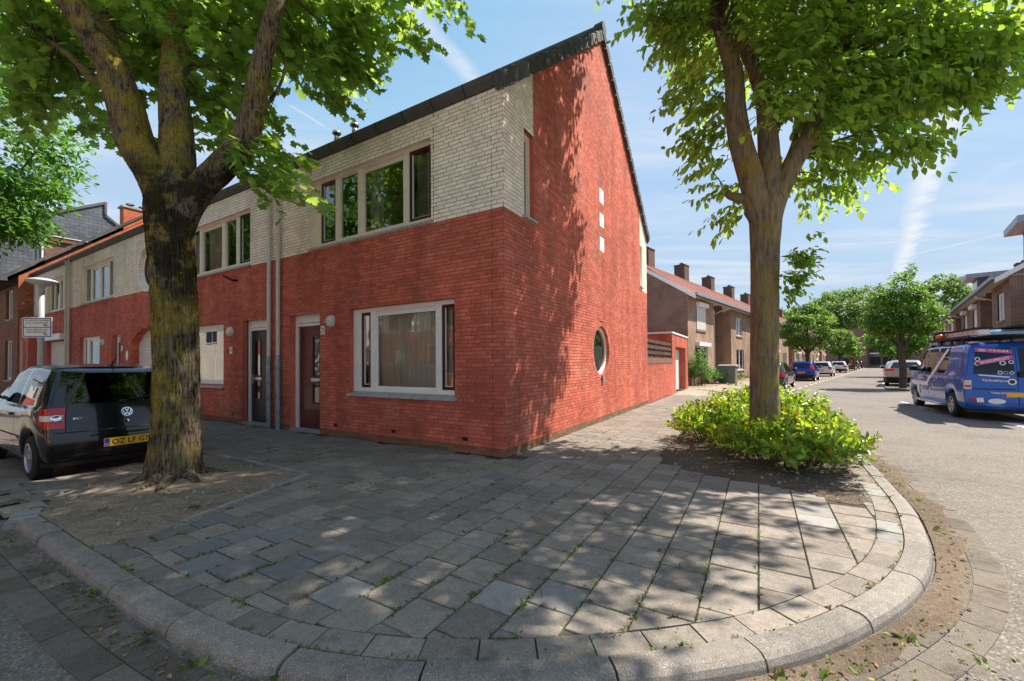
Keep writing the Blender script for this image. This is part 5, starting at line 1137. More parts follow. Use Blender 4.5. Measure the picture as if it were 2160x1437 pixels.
# the smooth-barked tree on the right
rt = gnd(1612, 952); RD = rt.y
tr_ = thing('street_tree', 'smooth barked tree with leafy shoot on its trunk, standing among the laurel', 'tree', (0, 0, 0))
flr2 = lambda s, th:   .04 * np.exp(-s / .2) * (1 + .4 * np.cos(3 * th))
tb_ = [bark_tube([(rt.x, rt.y, -.05), A(1612, 850, RD), A(1612, 700, RD), A(1612, 560, RD), A(1614, 470, RD), A(1618, 425, RD), A(1620, 380, RD)], [.205, .20, .198, .20, .225, .235, .10], 80, .025, .018, 9, 1.8, 31, flr2, ((3.1, 4.2, .10, -.03), (2.95, 5.2, .08, .02), (3.3, 4.6, .07, .03))),
       bark_tube([A(1612, 560, RD), A(1606, 470, RD), A(1584, 375, RD), A(1562, 300, RD), A(1552, 235, RD), A(1548, 160, RD), A(1530, 90, RD), A(1505, 10, RD), A(1480, -120, RD)], [.08, .165, .18, .17, .155, .135, .12, .10, .07], 40, .035, .008, 6, 1.6, 32, None, ((.9, 2.6, .09, .04), (1.05, 5.0, .09, .04))),
       bark_tube([A(1614, 560, RD), A(1620, 430, RD + .03), A(1622, 340, RD + .05), A(1618, 270, RD + .08), A(1610, 215, RD + .1), A(1592, 150, RD + .1), A(1568, 95, RD + .15), A(1556, 30, RD + .2), A(1540, -120, RD + .3)], [.08, .18, .168, .15, .12, .10, .095, .085, .06], 40, .035, .008, 6, 1.6, 33),
       bark_tube([A(1618, 560, RD), A(1628, 460, RD), A(1652, 388, RD), A(1676, 340, RD - .05), A(1702, 295, RD - .1), A(1722, 250, RD - .15), A(1745, 180, RD - .2), A(1770, 80, RD - .3), A(1790, -80, RD - .3)], [.08, .15, .148, .14, .125, .11, .09, .07, .05], 36, .035, .008, 6, 1.6, 34), bark_tube([A(1620, 300, RD + .1), A(1640, 240, RD + .25), A(1650, 150, RD + .4), A(1680, 20, RD + .6)], [.12, .10, .08, .05], 28, .04, .006, 6, 1.6, 35),
       bark_tube([A(1615, 435, RD), A(1585, 424, RD), A(1560, 418, RD + .1), A(1538, 412, RD + .2), A(1528, 395, RD + .3)], [.05, .09, .08, .06, .04], 20, .04, .005, 6, 2, 36), bark_tube([A(1650, 370, RD), A(1678, 300, RD + .3), A(1690, 220, RD + .5), A(1760, 60, RD + .7)], [.07, .06, .05, .03], 18, .05, .004, 6, 2, 37)]
put('trunk', join_tubes('trunk', tb_, M['bark_smooth']), tr_)
lob = [lobe(1445, 40, RD - .3, 140, 90, 1.0, 30), lobe(1392, 62, RD - .3, 60, 60, .5, 6), lobe(1480, 60, RD + .2, 130, 130, 1.0, 26), lobe(1480, 130, RD + .6, 80, 110, .8, 12), lobe(1500, 215, RD + .3, 130, 90, .8, 15), lobe(1455, 190, RD + .3, 50, 50, .4, 4), lobe(1530, 290, RD + .3, 100, 130, .7, 16), lobe(1490, 320, RD + .3, 60, 40, .4, 4), lobe(1560, 400, RD + .3, 90, 60, .5, 8), lobe(1545, 440, RD + .3, 50, 60, .3, 4),
       lobe(1660, 60, RD - .2, 260, 170, 1.4, 80), lobe(1640, 130, RD - .5, 140, 110, .7, 20), lobe(1680, 190, RD - .3, 200, 140, 1.0, 46), lobe(1800, 90, RD - .2, 320, 190, 1.6, 100), lobe(1840, 190, RD - .3, 280, 110, 1.2, 64), lobe(1950, 110, RD - .4, 280, 180, 1.4, 75), lobe(2060, 110, RD - .6, 240, 140, 1.2, 50), lobe(2110, 40, RD - .5, 200, 120, 1.2, 40), lobe(1950, 205, RD - .4, 170, 50, .8, 20), lobe(2030, 190, RD - .5, 110, 40, .6, 9),
       lobe(1760, 270, RD - .2, 180, 90, .9, 30), lobe(1860, 295, RD - .4, 120, 50, .6, 13), lobe(1930, 303, RD - .5, 80, 30, .4, 7), lobe(1700, 330, RD + .5, 130, 80, .7, 18), lobe(1790, 345, RD + .3, 110, 40, .5, 10), lobe(1700, 390, RD + .6, 130, 40, .5, 11), lobe(1770, 398, RD + .5, 40, 20, .3, 3), lobe(1640, 230, RD - .6, 90, 80, .4, 9), lobe(1580, 60, RD - .7, 80, 90, .4, 8),
       lobe(1790, -60, RD, 700, 160, 3.0, 130), ((rt.x + .5, rt.y - .2, 8.2), (2.4, 2.9, 1.3), 560), ((rt.x + .1, rt.y - .1, 10.8), (3.2, 3.0, 2.0), 800), ((rt.x - 1.7, rt.y - 2.2, 8.6), (2.0, 1.6, 1.7), 260), ((rt.x - 2.6, rt.y - 2.9, 9.8), (1.8, 1.3, 1.2), 200), ((3.7, 2.95, 7.7), (1.5, 1.0, 1.3), 480), ((5.2, 4.3, 8.0), (1.6, 1.2, 1.4), 170), ((6.6, 5.3, 8.0), (1.2, 1.2, 1.2), 70), ((3.2, 8.2, 10.6), (1.8, 1.3, 1.4), 300), ((4.4, 8.6, 8.2), (1.0, .9, 1.6), 110), ((2.6, 3.2, 7.6), (1.2, 1.0, 1.2), 160), ((1.6, 3.7, 8.4), (1.6, 1.4, 1.4), 440), ((3.9, 3.3, 9.4), (1.5, 1.0, 1.2), 160), ((2.4, 4.6, 10.0), (2.0, 1.6, 1.4), 380)]  # last lobes out of view, shaped to shade paving, kerb and gable
c, p, d, n, sz = crown(lob, (rt.x, rt.y, 4), 11, .50, .95, .155, 12)
sc_, sp_, sd_, sn_, ss_ = crown([lobe(1660, 598, RD - .25, 40, 60, .2, 13), lobe(1676, 560, RD - .25, 46, 60, .2, 13), lobe(1688, 530, RD - .25, 36, 50, .2, 6), lobe(1700, 495, RD - .25, 14, 16, .1, 1)], (rt.x, rt.y - .1, 2.4), 9, .20, .55, .11, 15)
p, d, n, sz = np.concatenate([p, sp_]), np.concatenate([d, sd_]), np.concatenate([n, sn_]), np.concatenate([sz, ss_])
put('crown', leaves('crown', p, d, n, sz, LEAF_OVAL, M['oval_leaf']), tr_)
nodes = np.concatenate([t[2] for t in tb_[1:]]); put('branches', twigs('branches', np.concatenate([c[::6], sc_[:3]]), np.concatenate([nodes, tb_[0][2]]), M['bark_plain'], .009), tr_)['kind'] = 'stuff'
# trees farther off
def far_tree(name, label, base, h0, trunk_r, ells, clumps, per, clump_r, lsize, lmat, seed, group=None, bark='bark_plain', tmpl=LEAF_CARD, tips=()):
    """trunk with limbs and a crown made of many leaf clumps spread over ellipsoids (centre, radii, share)"""
    t = thing(name, label, 'tree', base, 0, group); r = np.random.default_rng(seed); tot = sum(e_[2] for e_ in ells); cs = []
    for (c, rad, sh) in ells: cs.append(in_ell(c, rad, max(1, int(clumps * sh / tot)), r, .45))
    c = np.concatenate(cs + [np.array(tips)] if len(tips) else cs); mid = np.mean([e_[0] for e_ in ells], axis=0)
    tb = [bark_tube([(0, 0, -.1), (.03, .0, h0 * .5), (0, .03, h0), tuple(np.array(mid) * .6 + np.array([0, 0, h0]) * .4), tuple(mid)], [trunk_r, trunk_r * .9, trunk_r * .85, trunk_r * .5, trunk_r * .2], 20, max(.06, h0 / 30), trunk_r * .08, 7, 2, seed)]
    for k in range(5): q = c[r.integers(len(c))]; tb.append(bark_tube([(0, 0, h0 * .95), tuple(np.array([0, 0, h0 * 1.1]) * .5 + q * .5), tuple(q)], [trunk_r * .5, trunk_r * .3, trunk_r * .08], 10, .15, 0, 7, 2, seed + k))
    put('trunk', join_tubes('trunk', tb, M[bark]), t)
    rad = clump_r * r.uniform(.6, 1.3, len(c)); v = unit(r.normal(0, 1, (len(c), per, 3))); v[..., 2] = np.abs(v[..., 2]) * r.choice([1, 1, 1, -.6], v.shape[:2]); p = c[:, None, :] + v * rad[:, None, None] * r.uniform(.35, 1, (len(c), per, 1)) * np.array([1, 1, .75]); p = p.reshape(-1, 3)
    out = v.reshape(-1, 3); d = out + r.normal(0, .6, p.shape); d[:, 2] -= .5; n = np.array([0, 0, .6]) + out * .8 + r.normal(0, .35, p.shape)
    put('crown', leaves('crown', p, d, n, lsize * r.uniform(.6, 1.3, len(p)), tmpl, M[lmat]), t); return t
p = Hp(-19.6, -3.4); far_tree('maple_tree', 'sunlit bright green maple at the far end of the left pavement', (p.x, p.y, ZR), 3.6, .2, [((0, 0, 9.0), (3.4, 3.4, 3.4), 3), ((.3, .2, 6.9), (2.5, 2.5, 1.4), 1.4), ((0, 0, 12.5), (2.4, 2.4, 1.8), 1)], 420, 46, .62, .21, 'sunny_leaf', 41, tmpl=LEAF_OVAL)
def sfar(px, a, b, *q, **k): pass
def S_(a, b): p = Sp(a, b); return (p.x, p.y, ZR)
far_tree('street_tree', 'bushy street tree before the silver car on the right of the street', S_(30.0, .42), 2.0, .165, [((0, 0, 3.9), (1.5, 1.5, 1.5), 3), ((.2, .1, 5.1), (1.2, 1.2, .8), 1), ((.8, -.3, 3.5), (.9, .8, .8), 1), ((-.7, .2, 3.4), (.8, .7, .8), 1)], 250, 44, .34, .155, 'street_leaf', 43, 'street trees', tmpl=LEAF_OVAL, tips=((.75, .2, 6.4), (.85, .3, 6.2), (.65, .2, 6.0), (.2, 0, 6.0), (-.1, .1, 5.9), (.45, .2, 5.9)))
far_tree('street_tree', 'round street tree behind the blue hatchback on the left of the street', S_(43.2, -5.3), 2.2, .16, [((0, 0, 4.2), (2.1, 2.1, 1.9), 3), ((.3, .2, 5.4), (1.3, 1.3, 1.0), 1)], 250, 40, .38, .19, 'street_leaf', 44, 'street trees', tmpl=LEAF_CARD)
far_tree('street_tree', 'light green street tree beyond the white hatchbacks', S_(72, -5.2), 2.0, .14, [((0, 0, 4.0), (2.0, 2.0, 1.7), 3), ((2.6, 1.0, 3.0), (1.2, 1.2, 1.2), 1)], 180, 34, .42, .24, 'street_leaf', 45, 'street trees')
far_tree('street_tree', 'small pale street tree behind the bushy tree on the right', S_(52, .5), 2.0, .14, [((0, 0, 3.3), (2.2, 2.2, 1.5), 3)], 150, 34, .4, .22, 'sunny_leaf', 46, 'street trees')
p = at(1800, 760, 118); far_tree('park_tree', 'broad domed tree crown rising behind the end of the street', (p.x, p.y, ZR), 6, .6, [((0, 0, 14.5), (12.0, 9, 7.6), 4), ((-8, 0, 10), (7, 6, 6), 1.3), ((6, 2, 10), (7, 6, 6), 1.3)], 760, 34, 1.35, .62, 'wood_leaf', 47, 'park trees')
p = at(1985, 760, 105); far_tree('park_tree', 'rounded tree crown behind the right terrace roof', (p.x, p.y, ZR), 6, .5, [((0, 0, 15.4), (7.5, 7, 7.6), 4), ((-4, 0, 10), (5, 5, 5), 1)], 420, 34, 1.2, .55, 'wood_leaf', 48, 'park trees')
p = at(1900, 760, 135); far_tree('park_tree', 'taller tree filling the gap behind the street tree', (p.x, p.y, ZR), 6, .5, [((0, 0, 13.0), (9, 7, 7.5), 4)], 330, 34, 1.3, .6, 'wood_leaf', 49, 'park trees')
p = at(1655, 760, 75); far_tree('garden_tree', 'small tree top showing over the left terrace roofs', (p.x, p.y, ZR), 5, .2, [((0, 0, 9.2), (2.0, 2.0, 1.6), 1)], 60, 30, .6, .3, 'sunny_leaf', 50)
for k, (x, y) in enumerate(((-12, -9.6), (-22, -10.0))):
    p = Hp(x, y); far_tree('roadside_tree', ('leafy tree across the road, mirrored in the upper window', 'second leafy tree across the road, mirrored beside the first')[k], (p.x, p.y, ZR), 3.2, .2, [((0, 0, 8.2), (3.4, 3.4, 4.2), 3)], 300, 30, .7, .30, 'sunny_leaf', 60 + k)
# laurel shrubs round the right tree
def shrub(label, hx, hy, rx, ry, hz, n, seed, mat='laurel_leaf', lsz=.105, name='laurel_shrub', group='laurel shrubs round the street tree', world=None):
    b = world if world is not None else Hp(hx, hy, 0); t = thing(name, label, 'shrub', (b.x, b.y, 0), TH if world is None else TS, group); r = np.random.default_rng(seed); st = MB(); P_, D_, N_ = [], [], []
    for k in range(n):
        th = r.uniform(0, 2 * math.pi); q = r.uniform(0, 1) ** .5; ex, ey = rx * q * math.cos(th), ry * q * math.sin(th); ez = hz * (1 - .55 * q ** 2.2) * r.uniform(.62, 1.12); bx, by = ex * .45, ey * .45
        a, e_ = Vector((bx, by, 0)), Vector((ex, ey, max(.12, ez))); mid = a.lerp(e_, .5) + Vector((-.06 * math.cos(th), -.06 * math.sin(th), .06)); 
        if k % 3 == 0: st.tube([a, mid, e_], [.007, .005, .003], 4, False)
        dirv = np.array((e_ - mid).normalized()); m_ = r.integers(9, 14)
        for j in range(m_):
            f = .35 + .65 * j / (m_ - 1); pt = np.array(mid.lerp(e_, (f - .35) / .65)) if f > .35 else np.array(mid); an = j * 2.4 + r.uniform(-.4, .4); s1 = np.cross(dirv, [.3, .2, 1]); s1 /= np.linalg.norm(s1) + 1e-9; s2 = np.cross(dirv, s1)
            D_.append(dirv * r.uniform(.3, .8) + (s1 * math.cos(an) + s2 * math.sin(an)) * .8 + np.array([0, 0, .15])); P_.append(pt + r.normal(0, .008, 3)); N_.append(dirv + r.normal(0, .25, 3))
    st.build('stems', M['bark_plain'], t); P_ = np.array(P_); put('leaves', leaves('leaves', P_, np.array(D_), np.array(N_), lsz * r.uniform(.6, 1.25, len(P_)), LEAF_OVAL, M[mat]), t); return t
shrub('dense laurel clump spilling forward over the kerb, in front of the smooth trunk', 3.55, 1.55, .95, .85, .62, 190, 71); shrub('low laurel clump at the kerb side of the smooth trunk', 4.05, 2.6, .75, 1.0, .62, 150, 72)
shrub('laurel clump on the house side of the smooth trunk with a reaching shoot', 2.65, 3.0, .85, .95, .72, 190, 73); shrub('yellow green laurel clump behind the smooth trunk', 3.1, 4.6, 1.2, 1.1, .86, 220, 74); shrub('farthest laurel clump towards the dark parked car', 3.3, 6.6, 1.25, 1.4, .85, 200, 75); shrub('tall laurel clump at the back kerb edge', 4.0, 4.9, .7, 1.2, .80, 130, 76)
shrub('climbing garden shrub at the first terrace house corner', 0, 0, .8, .9, 2.1, 190, 77, 'garden_leaf', .13, 'garden_shrub', None, Sp(26.6, -8.75)); shrub('low bright green weeds against the first terrace house', 0, 0, .7, 1.5, .95, 170, 78, 'garden_leaf', .12, 'garden_shrub', None, Sp(29.4, -8.8)); shrub('small weeds at the foot of the second terrace house', 0, 0, .5, 1.2, .45, 50, 79, 'garden_leaf', .10, 'garden_shrub', None, Sp(36.5, -8.8)); shrub('hedge of climbing leaves beside a pale door under the round street tree', 0, 0, .5, .8, 2.6, 90, 80, 'garden_leaf', .2, 'garden_shrub', None, Sp(44.6, -8.7))
# ------------------------------------------------------------------ vehicles
def paint(name, col, metal=.0, rough=.22): return pm(name, col, rough, .03, 2, coat=.8, metal=metal, spec=.25)
paint('car_black', (.006, .006, .007)); paint('car_blue', (.012, .025, .30), .3); paint('car_white', (.72, .72, .70)); paint('car_silver', (.44, .42, .42), .5); paint('car_grey', (.035, .04, .045), .4); paint('car_midgrey', (.16, .17, .18), .4); paint('van_blue', (.010, .085, .40), .15); paint('van_light', (.22, .36, .52), .1); paint('van_violet', (.07, .12, .38), .15)
pm('tyre', (.018, .018, .018), .85, .1, 30); pm('rim', (.42, .42, .44), .35, .05, metal=.7); pm('tail_red', (.45, .008, .012), .12, .05, coat=.6); pm('lamp_clear', (.62, .55, .52), .15, .05); pm('plate_yellow', (.78, .42, .02), .5, .05); pm('plate_blue', (.01, .05, .40), .5); pm('chrome', (.75, .75, .76), .12, .02, metal=1.0); pm('trim_black', (.014, .014, .015), .6, .1); pm('interior', (.03, .03, .032), .8, .1); pm('decal_white', (.75, .73, .74), .5, .05); pm('decal_pink', (.52, .09, .36), .5, .05); pm('beacon_orange', (.72, .12, .02), .3, .05); pm('cargo_wood', (.42, .17, .06), .7, .2); pm('alu', (.60, .59, .60), .4, .1, metal=.6)
def interp(v, tab): return float(np.interp(v, [t[0] for t in tab], [t[1] for t in tab]))
LOW = ((0, .93), (.1, .975), (.3, 1.0), (.55, 1.0), (.8, .992), (.93, .975), (1.0, .945)); GRE = ((.5, .5), (.86, 1.0), (.96, 1.12))
class Car:
    def __init__(s, name, label, loc, head, sp, group=None):
        s.sp = sp; s.o = thing(name, label, sp.get('cat', 'car'), loc, head, group); s.L, s.W = sp['L'], sp['W']; s.xr0 = sp.get('xr0', .5); s.build()
    def w(s, x):
        v = s.W / 2; rt, ft = s.sp.get('rt', .09), s.sp.get('ft', .17)
        if x < .55: v *= 1 - rt * (1 - x / .55) ** 2
        if x > s.L - .9: v *= 1 - ft * ((x - s.L + .9) / .9) ** 2.2
        return v
    def zbot(s, x):
        z = s.sp.get('zb', .26); 
        for c in (s.sp['ro'], s.sp['ro'] + s.sp['wb']):
            r = s.sp['wr'] * 1.17; 
            if abs(x - c) < r: z = max(z, s.sp['wr'] + math.sqrt(r * r - (x - c) ** 2))
        return z
    def section(s, x, arch=True):
        w_ = s.w(x); zt = interp(x, s.sp['top']); zb = s.zbot(x) if arch else s.sp.get('zb', .26); be = min(interp(x, s.sp['belt']), zt - .015); gh = zt - be; rw = s.sp.get('roofw', .74); out = []
        g = min(1, max(0, gh / .4)); rwe = .93 + (rw - .93) * g
        for f, l in LOW: out.append((w_ * l, zb + (be - zb) * f))
        for f, m_ in GRE: out.append((w_ * (.945 + (rwe - .945) * min(m_, 1)) * (1 if m_ <= 1 else .93), be + gh * f))
        out.append((w_ * rwe * .5, zt - .004 * g)); out.append((0, zt)); return out
    def xs(s, st, z): return st if st >= s.xr0 else st + (1 - st / s.xr0) * interp(z, s.sp['rear'])
    def lat(s, x, z):
        q = s.section(x, False); return float(np.interp(z, [a[1] for a in q], [a[0] for a in q]))
    def side(s, x, z, sgn, off=.006):
        st = x
        if x < s.xr0:
            xr = interp(z, s.sp['rear']); st = max(0, (x - xr) / (1 - xr / s.xr0))
        return (x, sgn * (s.lat(st, z) + off), z)
    def rear(s, c, z, off=.008): y = c * s.lat(0, z); return (interp(z, s.sp['rear']) - s.sp.get('bulge', .07) * (1 - c * c) - off, y, z)
    def part(s, m, name, mat, smooth=False, parent=None): return m.build(name, M[mat], parent or s.o, smooth, merge=smooth)
    def build(s):
        sp = s.sp; sts = list(np.linspace(0, s.xr0, 8)[:-1]) + list(np.arange(s.xr0, s.L - .02, .05)) + [s.L]
        body, glass_ = MB(), MB(); secs = [s.section(x) for x in sts]; n = len(secs[0])
        pt = lambda j, i, sg: (s.xs(sts[j], secs[j][i][1]), sg * secs[j][i][0], secs[j][i][1])
        for j in range(len(sts) - 1):
            xm = (sts[j] + sts[j + 1]) / 2
            for i in range(n - 1):
                gl = (i in (6, 7) and any(a < xm < b for a, b in sp['win']) and interp(xm, sp['top']) - interp(xm, sp['belt']) > .12) or (i in (8, 9, 10) and sp['ws'][0] < xm < sp['ws'][1])
                for sg in (1, -1):
                    q = [pt(j, i, sg), pt(j + 1, i, sg), pt(j + 1, i + 1, sg), pt(j, i + 1, sg)]; (glass_ if gl else body).face(*(q if sg < 0 else q[::-1]))
        q = [pt(len(sts) - 1, i, 1) for i in range(n)] + [pt(len(sts) - 1, i, -1) for i in range(n - 2, -1, -1)]; body.face(*q)
        cols = sp.get('cols', (-1, -.93, -.84, -.45, 0, .45, .84, .93, 1)); rw, rc = MB(), [c for c in cols]; bl = sp.get('bulge', .07); panes = sp.get('panes', ((-.84, .84),))
        rows = [[(interp(z, sp['rear']) - bl * (1 - c * c), c * y, z) for c in cols] for (y, z) in secs[0][:10]]
        for i in range(len(rows) - 1):
            for k in range(len(cols) - 1):
                cm = (cols[k] + cols[k + 1]) / 2; gl = i in (6, 7) and any(a < cm < b for a, b in panes) and not sp.get('blank'); (rw if gl else body).face(rows[i][k], rows[i][k + 1], rows[i + 1][k + 1], rows[i + 1][k])
        body.face(*rows[-1], (interp(secs[0][-1][1], sp['rear']), 0, secs[0][-1][1]))
        s.body = s.part(body, 'body', sp['paint'], True); s.part(glass_, 'side_window', 'car_glass', True); s.part(rw, 'rear_window', 'car_glass', True) if rw.v else None
        fl = MB(); fl.box(.1, s.L - .1, -s.W * .42, s.W * .42, .2, .3); 
        for c in (sp['ro'], sp['ro'] + sp['wb']): fl.box(c - sp['wr'] * 1.1, c + sp['wr'] * 1.1, -s.W * .34, s.W * .34, .3, sp['wr'] * 2.15)
        s.part(fl, 'underbody', 'trim_black')
        it = MB(); it.box(.5, s.L * .62, -s.W * .4, s.W * .4, .5, interp(1.2, sp['belt']) - .12); 
        for sg in (1, -1): it.bbox(s.L * .42, s.L * .42 + .12, sg * .36 - .22, sg * .36 + .22, .7, interp(2, sp['belt']) + .22, .03); it.bbox(s.L * .42, s.L * .42 + .1, sg * .36 - .12, sg * .36 + .12, interp(2, sp['belt']) + .26, interp(2, sp['belt']) + .42, .03)
        s.part(it, 'seat', 'interior')
        wt, wr = sp.get('wt', .19), sp['wr']; ty = MB(); ty.lathe((0, -wt / 2, 0), (0, 1, 0), [(0, wr * .64), (.005, wr * .8), (.012, wr * .94), (.03, wr), (wt * .35, wr * .985), (wt * .36, wr), (wt * .64, wr), (wt * .65, wr * .985), (wt - .03, wr), (wt - .012, wr * .94), (wt - .005, wr * .8), (wt, wr * .64)], 32); tm = ty.mesh('wheel', M['tyre'], False)
        rm_ = MB(); r0 = wr * .66; nsp = sp.get('spokes', 5); rm_.lathe((0, 0, 0), (0, 1, 0), [(wt * .25, r0 * .92), (wt / 2 + .002, r0), (wt / 2 + .004, r0 * .9), (wt * .42, r0 * .86)], 32); rm_.lathe((0, wt * .36, 0), (0, 1, 0), [(0, r0 * .3), (.02, r0 * .28), (.026, r0 * .15), (.026, .001)], 20)
        for k in range(nsp):
            t = 2 * math.pi * k / nsp; a, b = Vector((math.cos(t), 0, math.sin(t))), Vector((-math.sin(t), 0, math.cos(t))); y = Vector((0, wt * .40, 0)); hw, hw2 = r0 * sp.get('spw', .16), r0 * sp.get('spw', .16) * 1.2
            rm_.hexa([y * .8 + a * r0 * .2 - b * hw, y * .8 + a * r0 * .9 - b * hw2, y * .8 + a * r0 * .9 + b * hw2, y * .8 + a * r0 * .2 + b * hw, y * 1.12 + a * r0 * .2 - b * hw, y * 1.12 + a * r0 * .9 - b * hw2, y * 1.12 + a * r0 * .9 + b * hw2, y * 1.12 + a * r0 * .2 + b * hw])
        rmm = rm_.mesh('rim', M[sp.get('rimmat', 'rim')]); dk = MB(); dk.disc((0, wt * .2, 0), (0, 1, 0), r0 * .95, 24); dkm = dk.mesh('brake_disc', M['trim_black'])
        for c in (sp['ro'], sp['ro'] + sp['wb']):
            for sg in (1, -1): wo = put('wheel', tm, s.o, loc=(c, sg * (s.W / 2 - wt / 2 - .015), wr), rot=(0, 0, 0 if sg > 0 else math.pi)); put('rim', rmm, wo); put('brake_disc', dkm, wo)
        for sg in (1, -1):
            if sp.get('mirror', True):
                mx = sp.get('mx', s.L * .64); mz = interp(mx, sp['belt']) + .06; m = MB(); m.bbox(mx - .08, mx + .10, sg * (s.W / 2 + .10) - .09, sg * (s.W / 2 + .10) + .09, mz, mz + .17, .03); m.box(mx, mx + .04, min(sg * (s.W / 2 - .08), sg * (s.W / 2 + .06)), max(sg * (s.W / 2 - .08), sg * (s.W / 2 + .06)), mz + .01, mz + .06); s.part(m, 'mirror', sp.get('mirmat', sp['paint']))
            hz = interp(s.L * .4, sp['belt']) - .12
            for hx in sp.get('handles', ()): m = MB(); a = s.side(hx, hz, sg, .03); m.bbox(hx - .09, hx + .09, min(a[1], a[1] - sg * .04), max(a[1], a[1] - sg * .04), hz - .018, hz + .018, .008); s.part(m, 'door_handle', sp.get('hmat', sp['paint']))
            c0, z0, z1, sx = sp['tail']; m = MB(); zs = np.linspace(z0, z1, 5); cs = np.linspace(c0, 1, 5)
            zm = (z0 + z1) / 2; m.grid([[s.rear(sg * c, z) for c in cs] + [(lambda z2: s.side(interp(z2, sp['rear']) + sx * t, z2, sg, .008))(zm + (z - zm) * (1 - .55 * t * t)) for t in (.25, .5, .75, .9, 1)] for z in zs]); s.part(m, 'tail_light', sp.get('tlmat', 'tail_red'), True)
        pz = sp.get('plate', .62); a = s.rear(0, pz, .012); p_ = MB(); p_.box(a[0] - .008, a[0], -.26, .26, pz - .055, pz + .055); po = s.part(p_, 'licence_plate', 'plate_yellow')
        if sp.get('ptxt'): lettering(sp['ptxt'], .40, .072, (a[0] - .0095, -.02, pz), (0, -1, 0), (0, 0, 1), M['ink'], po, .02, 'plate_number')
        m = MB(); m.box(a[0] - .0092, a[0] - .0081, .205, .256, pz - .05, pz + .05); s.part(m, 'plate_band', 'plate_blue', parent=po)
        if sp.get('bumper'):
            z0, z1 = sp['bumper']; m = MB(); cs = np.linspace(-1, 1, 13); m.grid([[s.side(interp(z, sp['rear']) + t, z, -1, .012) for t in (.35, .15)] + [s.rear(c, z, .012) for c in cs] + [s.side(interp(z, sp['rear']) + t, z, 1, .012) for t in (.15, .35)] for z in np.linspace(z0, z1, 3)]); s.part(m, 'bumper_trim', 'trim_black', True)
        return s
HATCH = dict(L=3.95, W=1.70, wb=2.47, ro=.62, wr=.30, zb=.24, roofw=.76, rear=[(.2, .10), (.33, .03), (.50, .0), (.62, .02), (.80, .05), (.98, .11), (1.2, .26), (1.42, .46), (1.5, .62)], top=[(0, 1.44), (.7, 1.47), (1.4, 1.48), (2.0, 1.45), (2.35, 1.36), (2.95, 1.0), (3.3, .93), (3.7, .80), (3.95, .62)], belt=[(0, .98), (1.0, .95), (3, .90), (3.95, .7)],
    win=((.72, 1.42), (1.5, 2.55)), ws=(2.28, 2.95), tail=(.72, .70, .95, .22), handles=(1.15, 2.1), paint='car_white', ptxt='K-891-DJ')
def hp(**k): d = dict(HATCH); d.update(k); return d
# the black hatchback on the left
FOX = hp(L=3.83, W=1.66, wb=2.465, ro=.60, wr=.295, paint='car_black', roofw=.78, rear=[(.2, .11), (.30, .05), (.42, .0), (.56, .0), (.66, .05), (.80, .075), (.98, .13), (1.2, .24), (1.42, .36), (1.52, .52)], top=[(0, 1.475), (.5, 1.50), (1.1, 1.54), (1.7, 1.535), (2.15, 1.46), (2.85, 1.03), (3.2, .96), (3.6, .84), (3.83, .62)], belt=[(0, 1.0), (1.0, .97), (3, .93), (3.83, .7)],
    win=((.48, 1.28), (1.36, 2.5)), ws=(2.12, 2.86), tail=(.80, .70, .96, .17), handles=(1.55,), plate=.47, ptxt='OZ LF G7', spokes=8, spw=.24, mx=2.55, bumper=(.205, .27), xr0=.46)
p = Hp(-4.37, -3.07); fox = Car('hatchback_car', 'black hatchback parked in the bay behind the mossy trunk', (p.x, p.y, ZR), TH + math.pi, FOX)
m = MB(); c = fox.rear(0, .86, .016)
ring_c = Vector(c); m.lathe(c, (-1, 0, .25), [(0, .062), (.008, .062), (.008, .052), (0, .052)], 28)
ux, uz = Vector((0, -1, 0)), Vector((.25, 0, 1)).normalized(); nx = Vector((-1, 0, .25)).normalized()
def stroke(p0, p1, wd_=.010):
    a, b = ring_c + ux * p0[0] + uz * p0[1] + nx * .004, ring_c + ux * p1[0] + uz * p1[1] + nx * .004; t = (b - a).normalized(); s_ = t.cross(nx).normalized() * wd_ / 2; m.hexa([a - s_, b - s_, b + s_, a + s_] + [q + nx * .006 for q in (a - s_, b - s_, b + s_, a + s_)])
for p0, p1 in (((-.022, .048), (0, .006)), ((0, .006), (.022, .048)), ((-.045, .026), (-.02, -.044)), ((-.02, -.044), (0, -.006)), ((0, -.006), (.02, -.044)), ((.02, -.044), (.045, .026))): stroke(p0, p1)
fox.part(m, 'emblem', 'chrome')
c = fox.rear(.62, .815, .02); lettering('FOX', .13, .028, c, (0, -1, 0), (.2, 0, 1), M['chrome'], fox.o, .02, 'model_lettering')
m = MB(); c = fox.rear(0, .735, .014); m.lathe(c, (-1, 0, .1), [(0, .018), (.008, .018), (.01, .001)], 14); fox.part(m, 'lock', 'chrome')
m = MB(); m.tube([(.62, 0, 1.505), (.50, 0, 1.59), (.38, 0, 1.66)], [.012, .007, .004], 8); m.bbox(.58, .68, -.03, .03, 1.49, 1.52, .01); fox.part(m, 'aerial', 'trim_black')
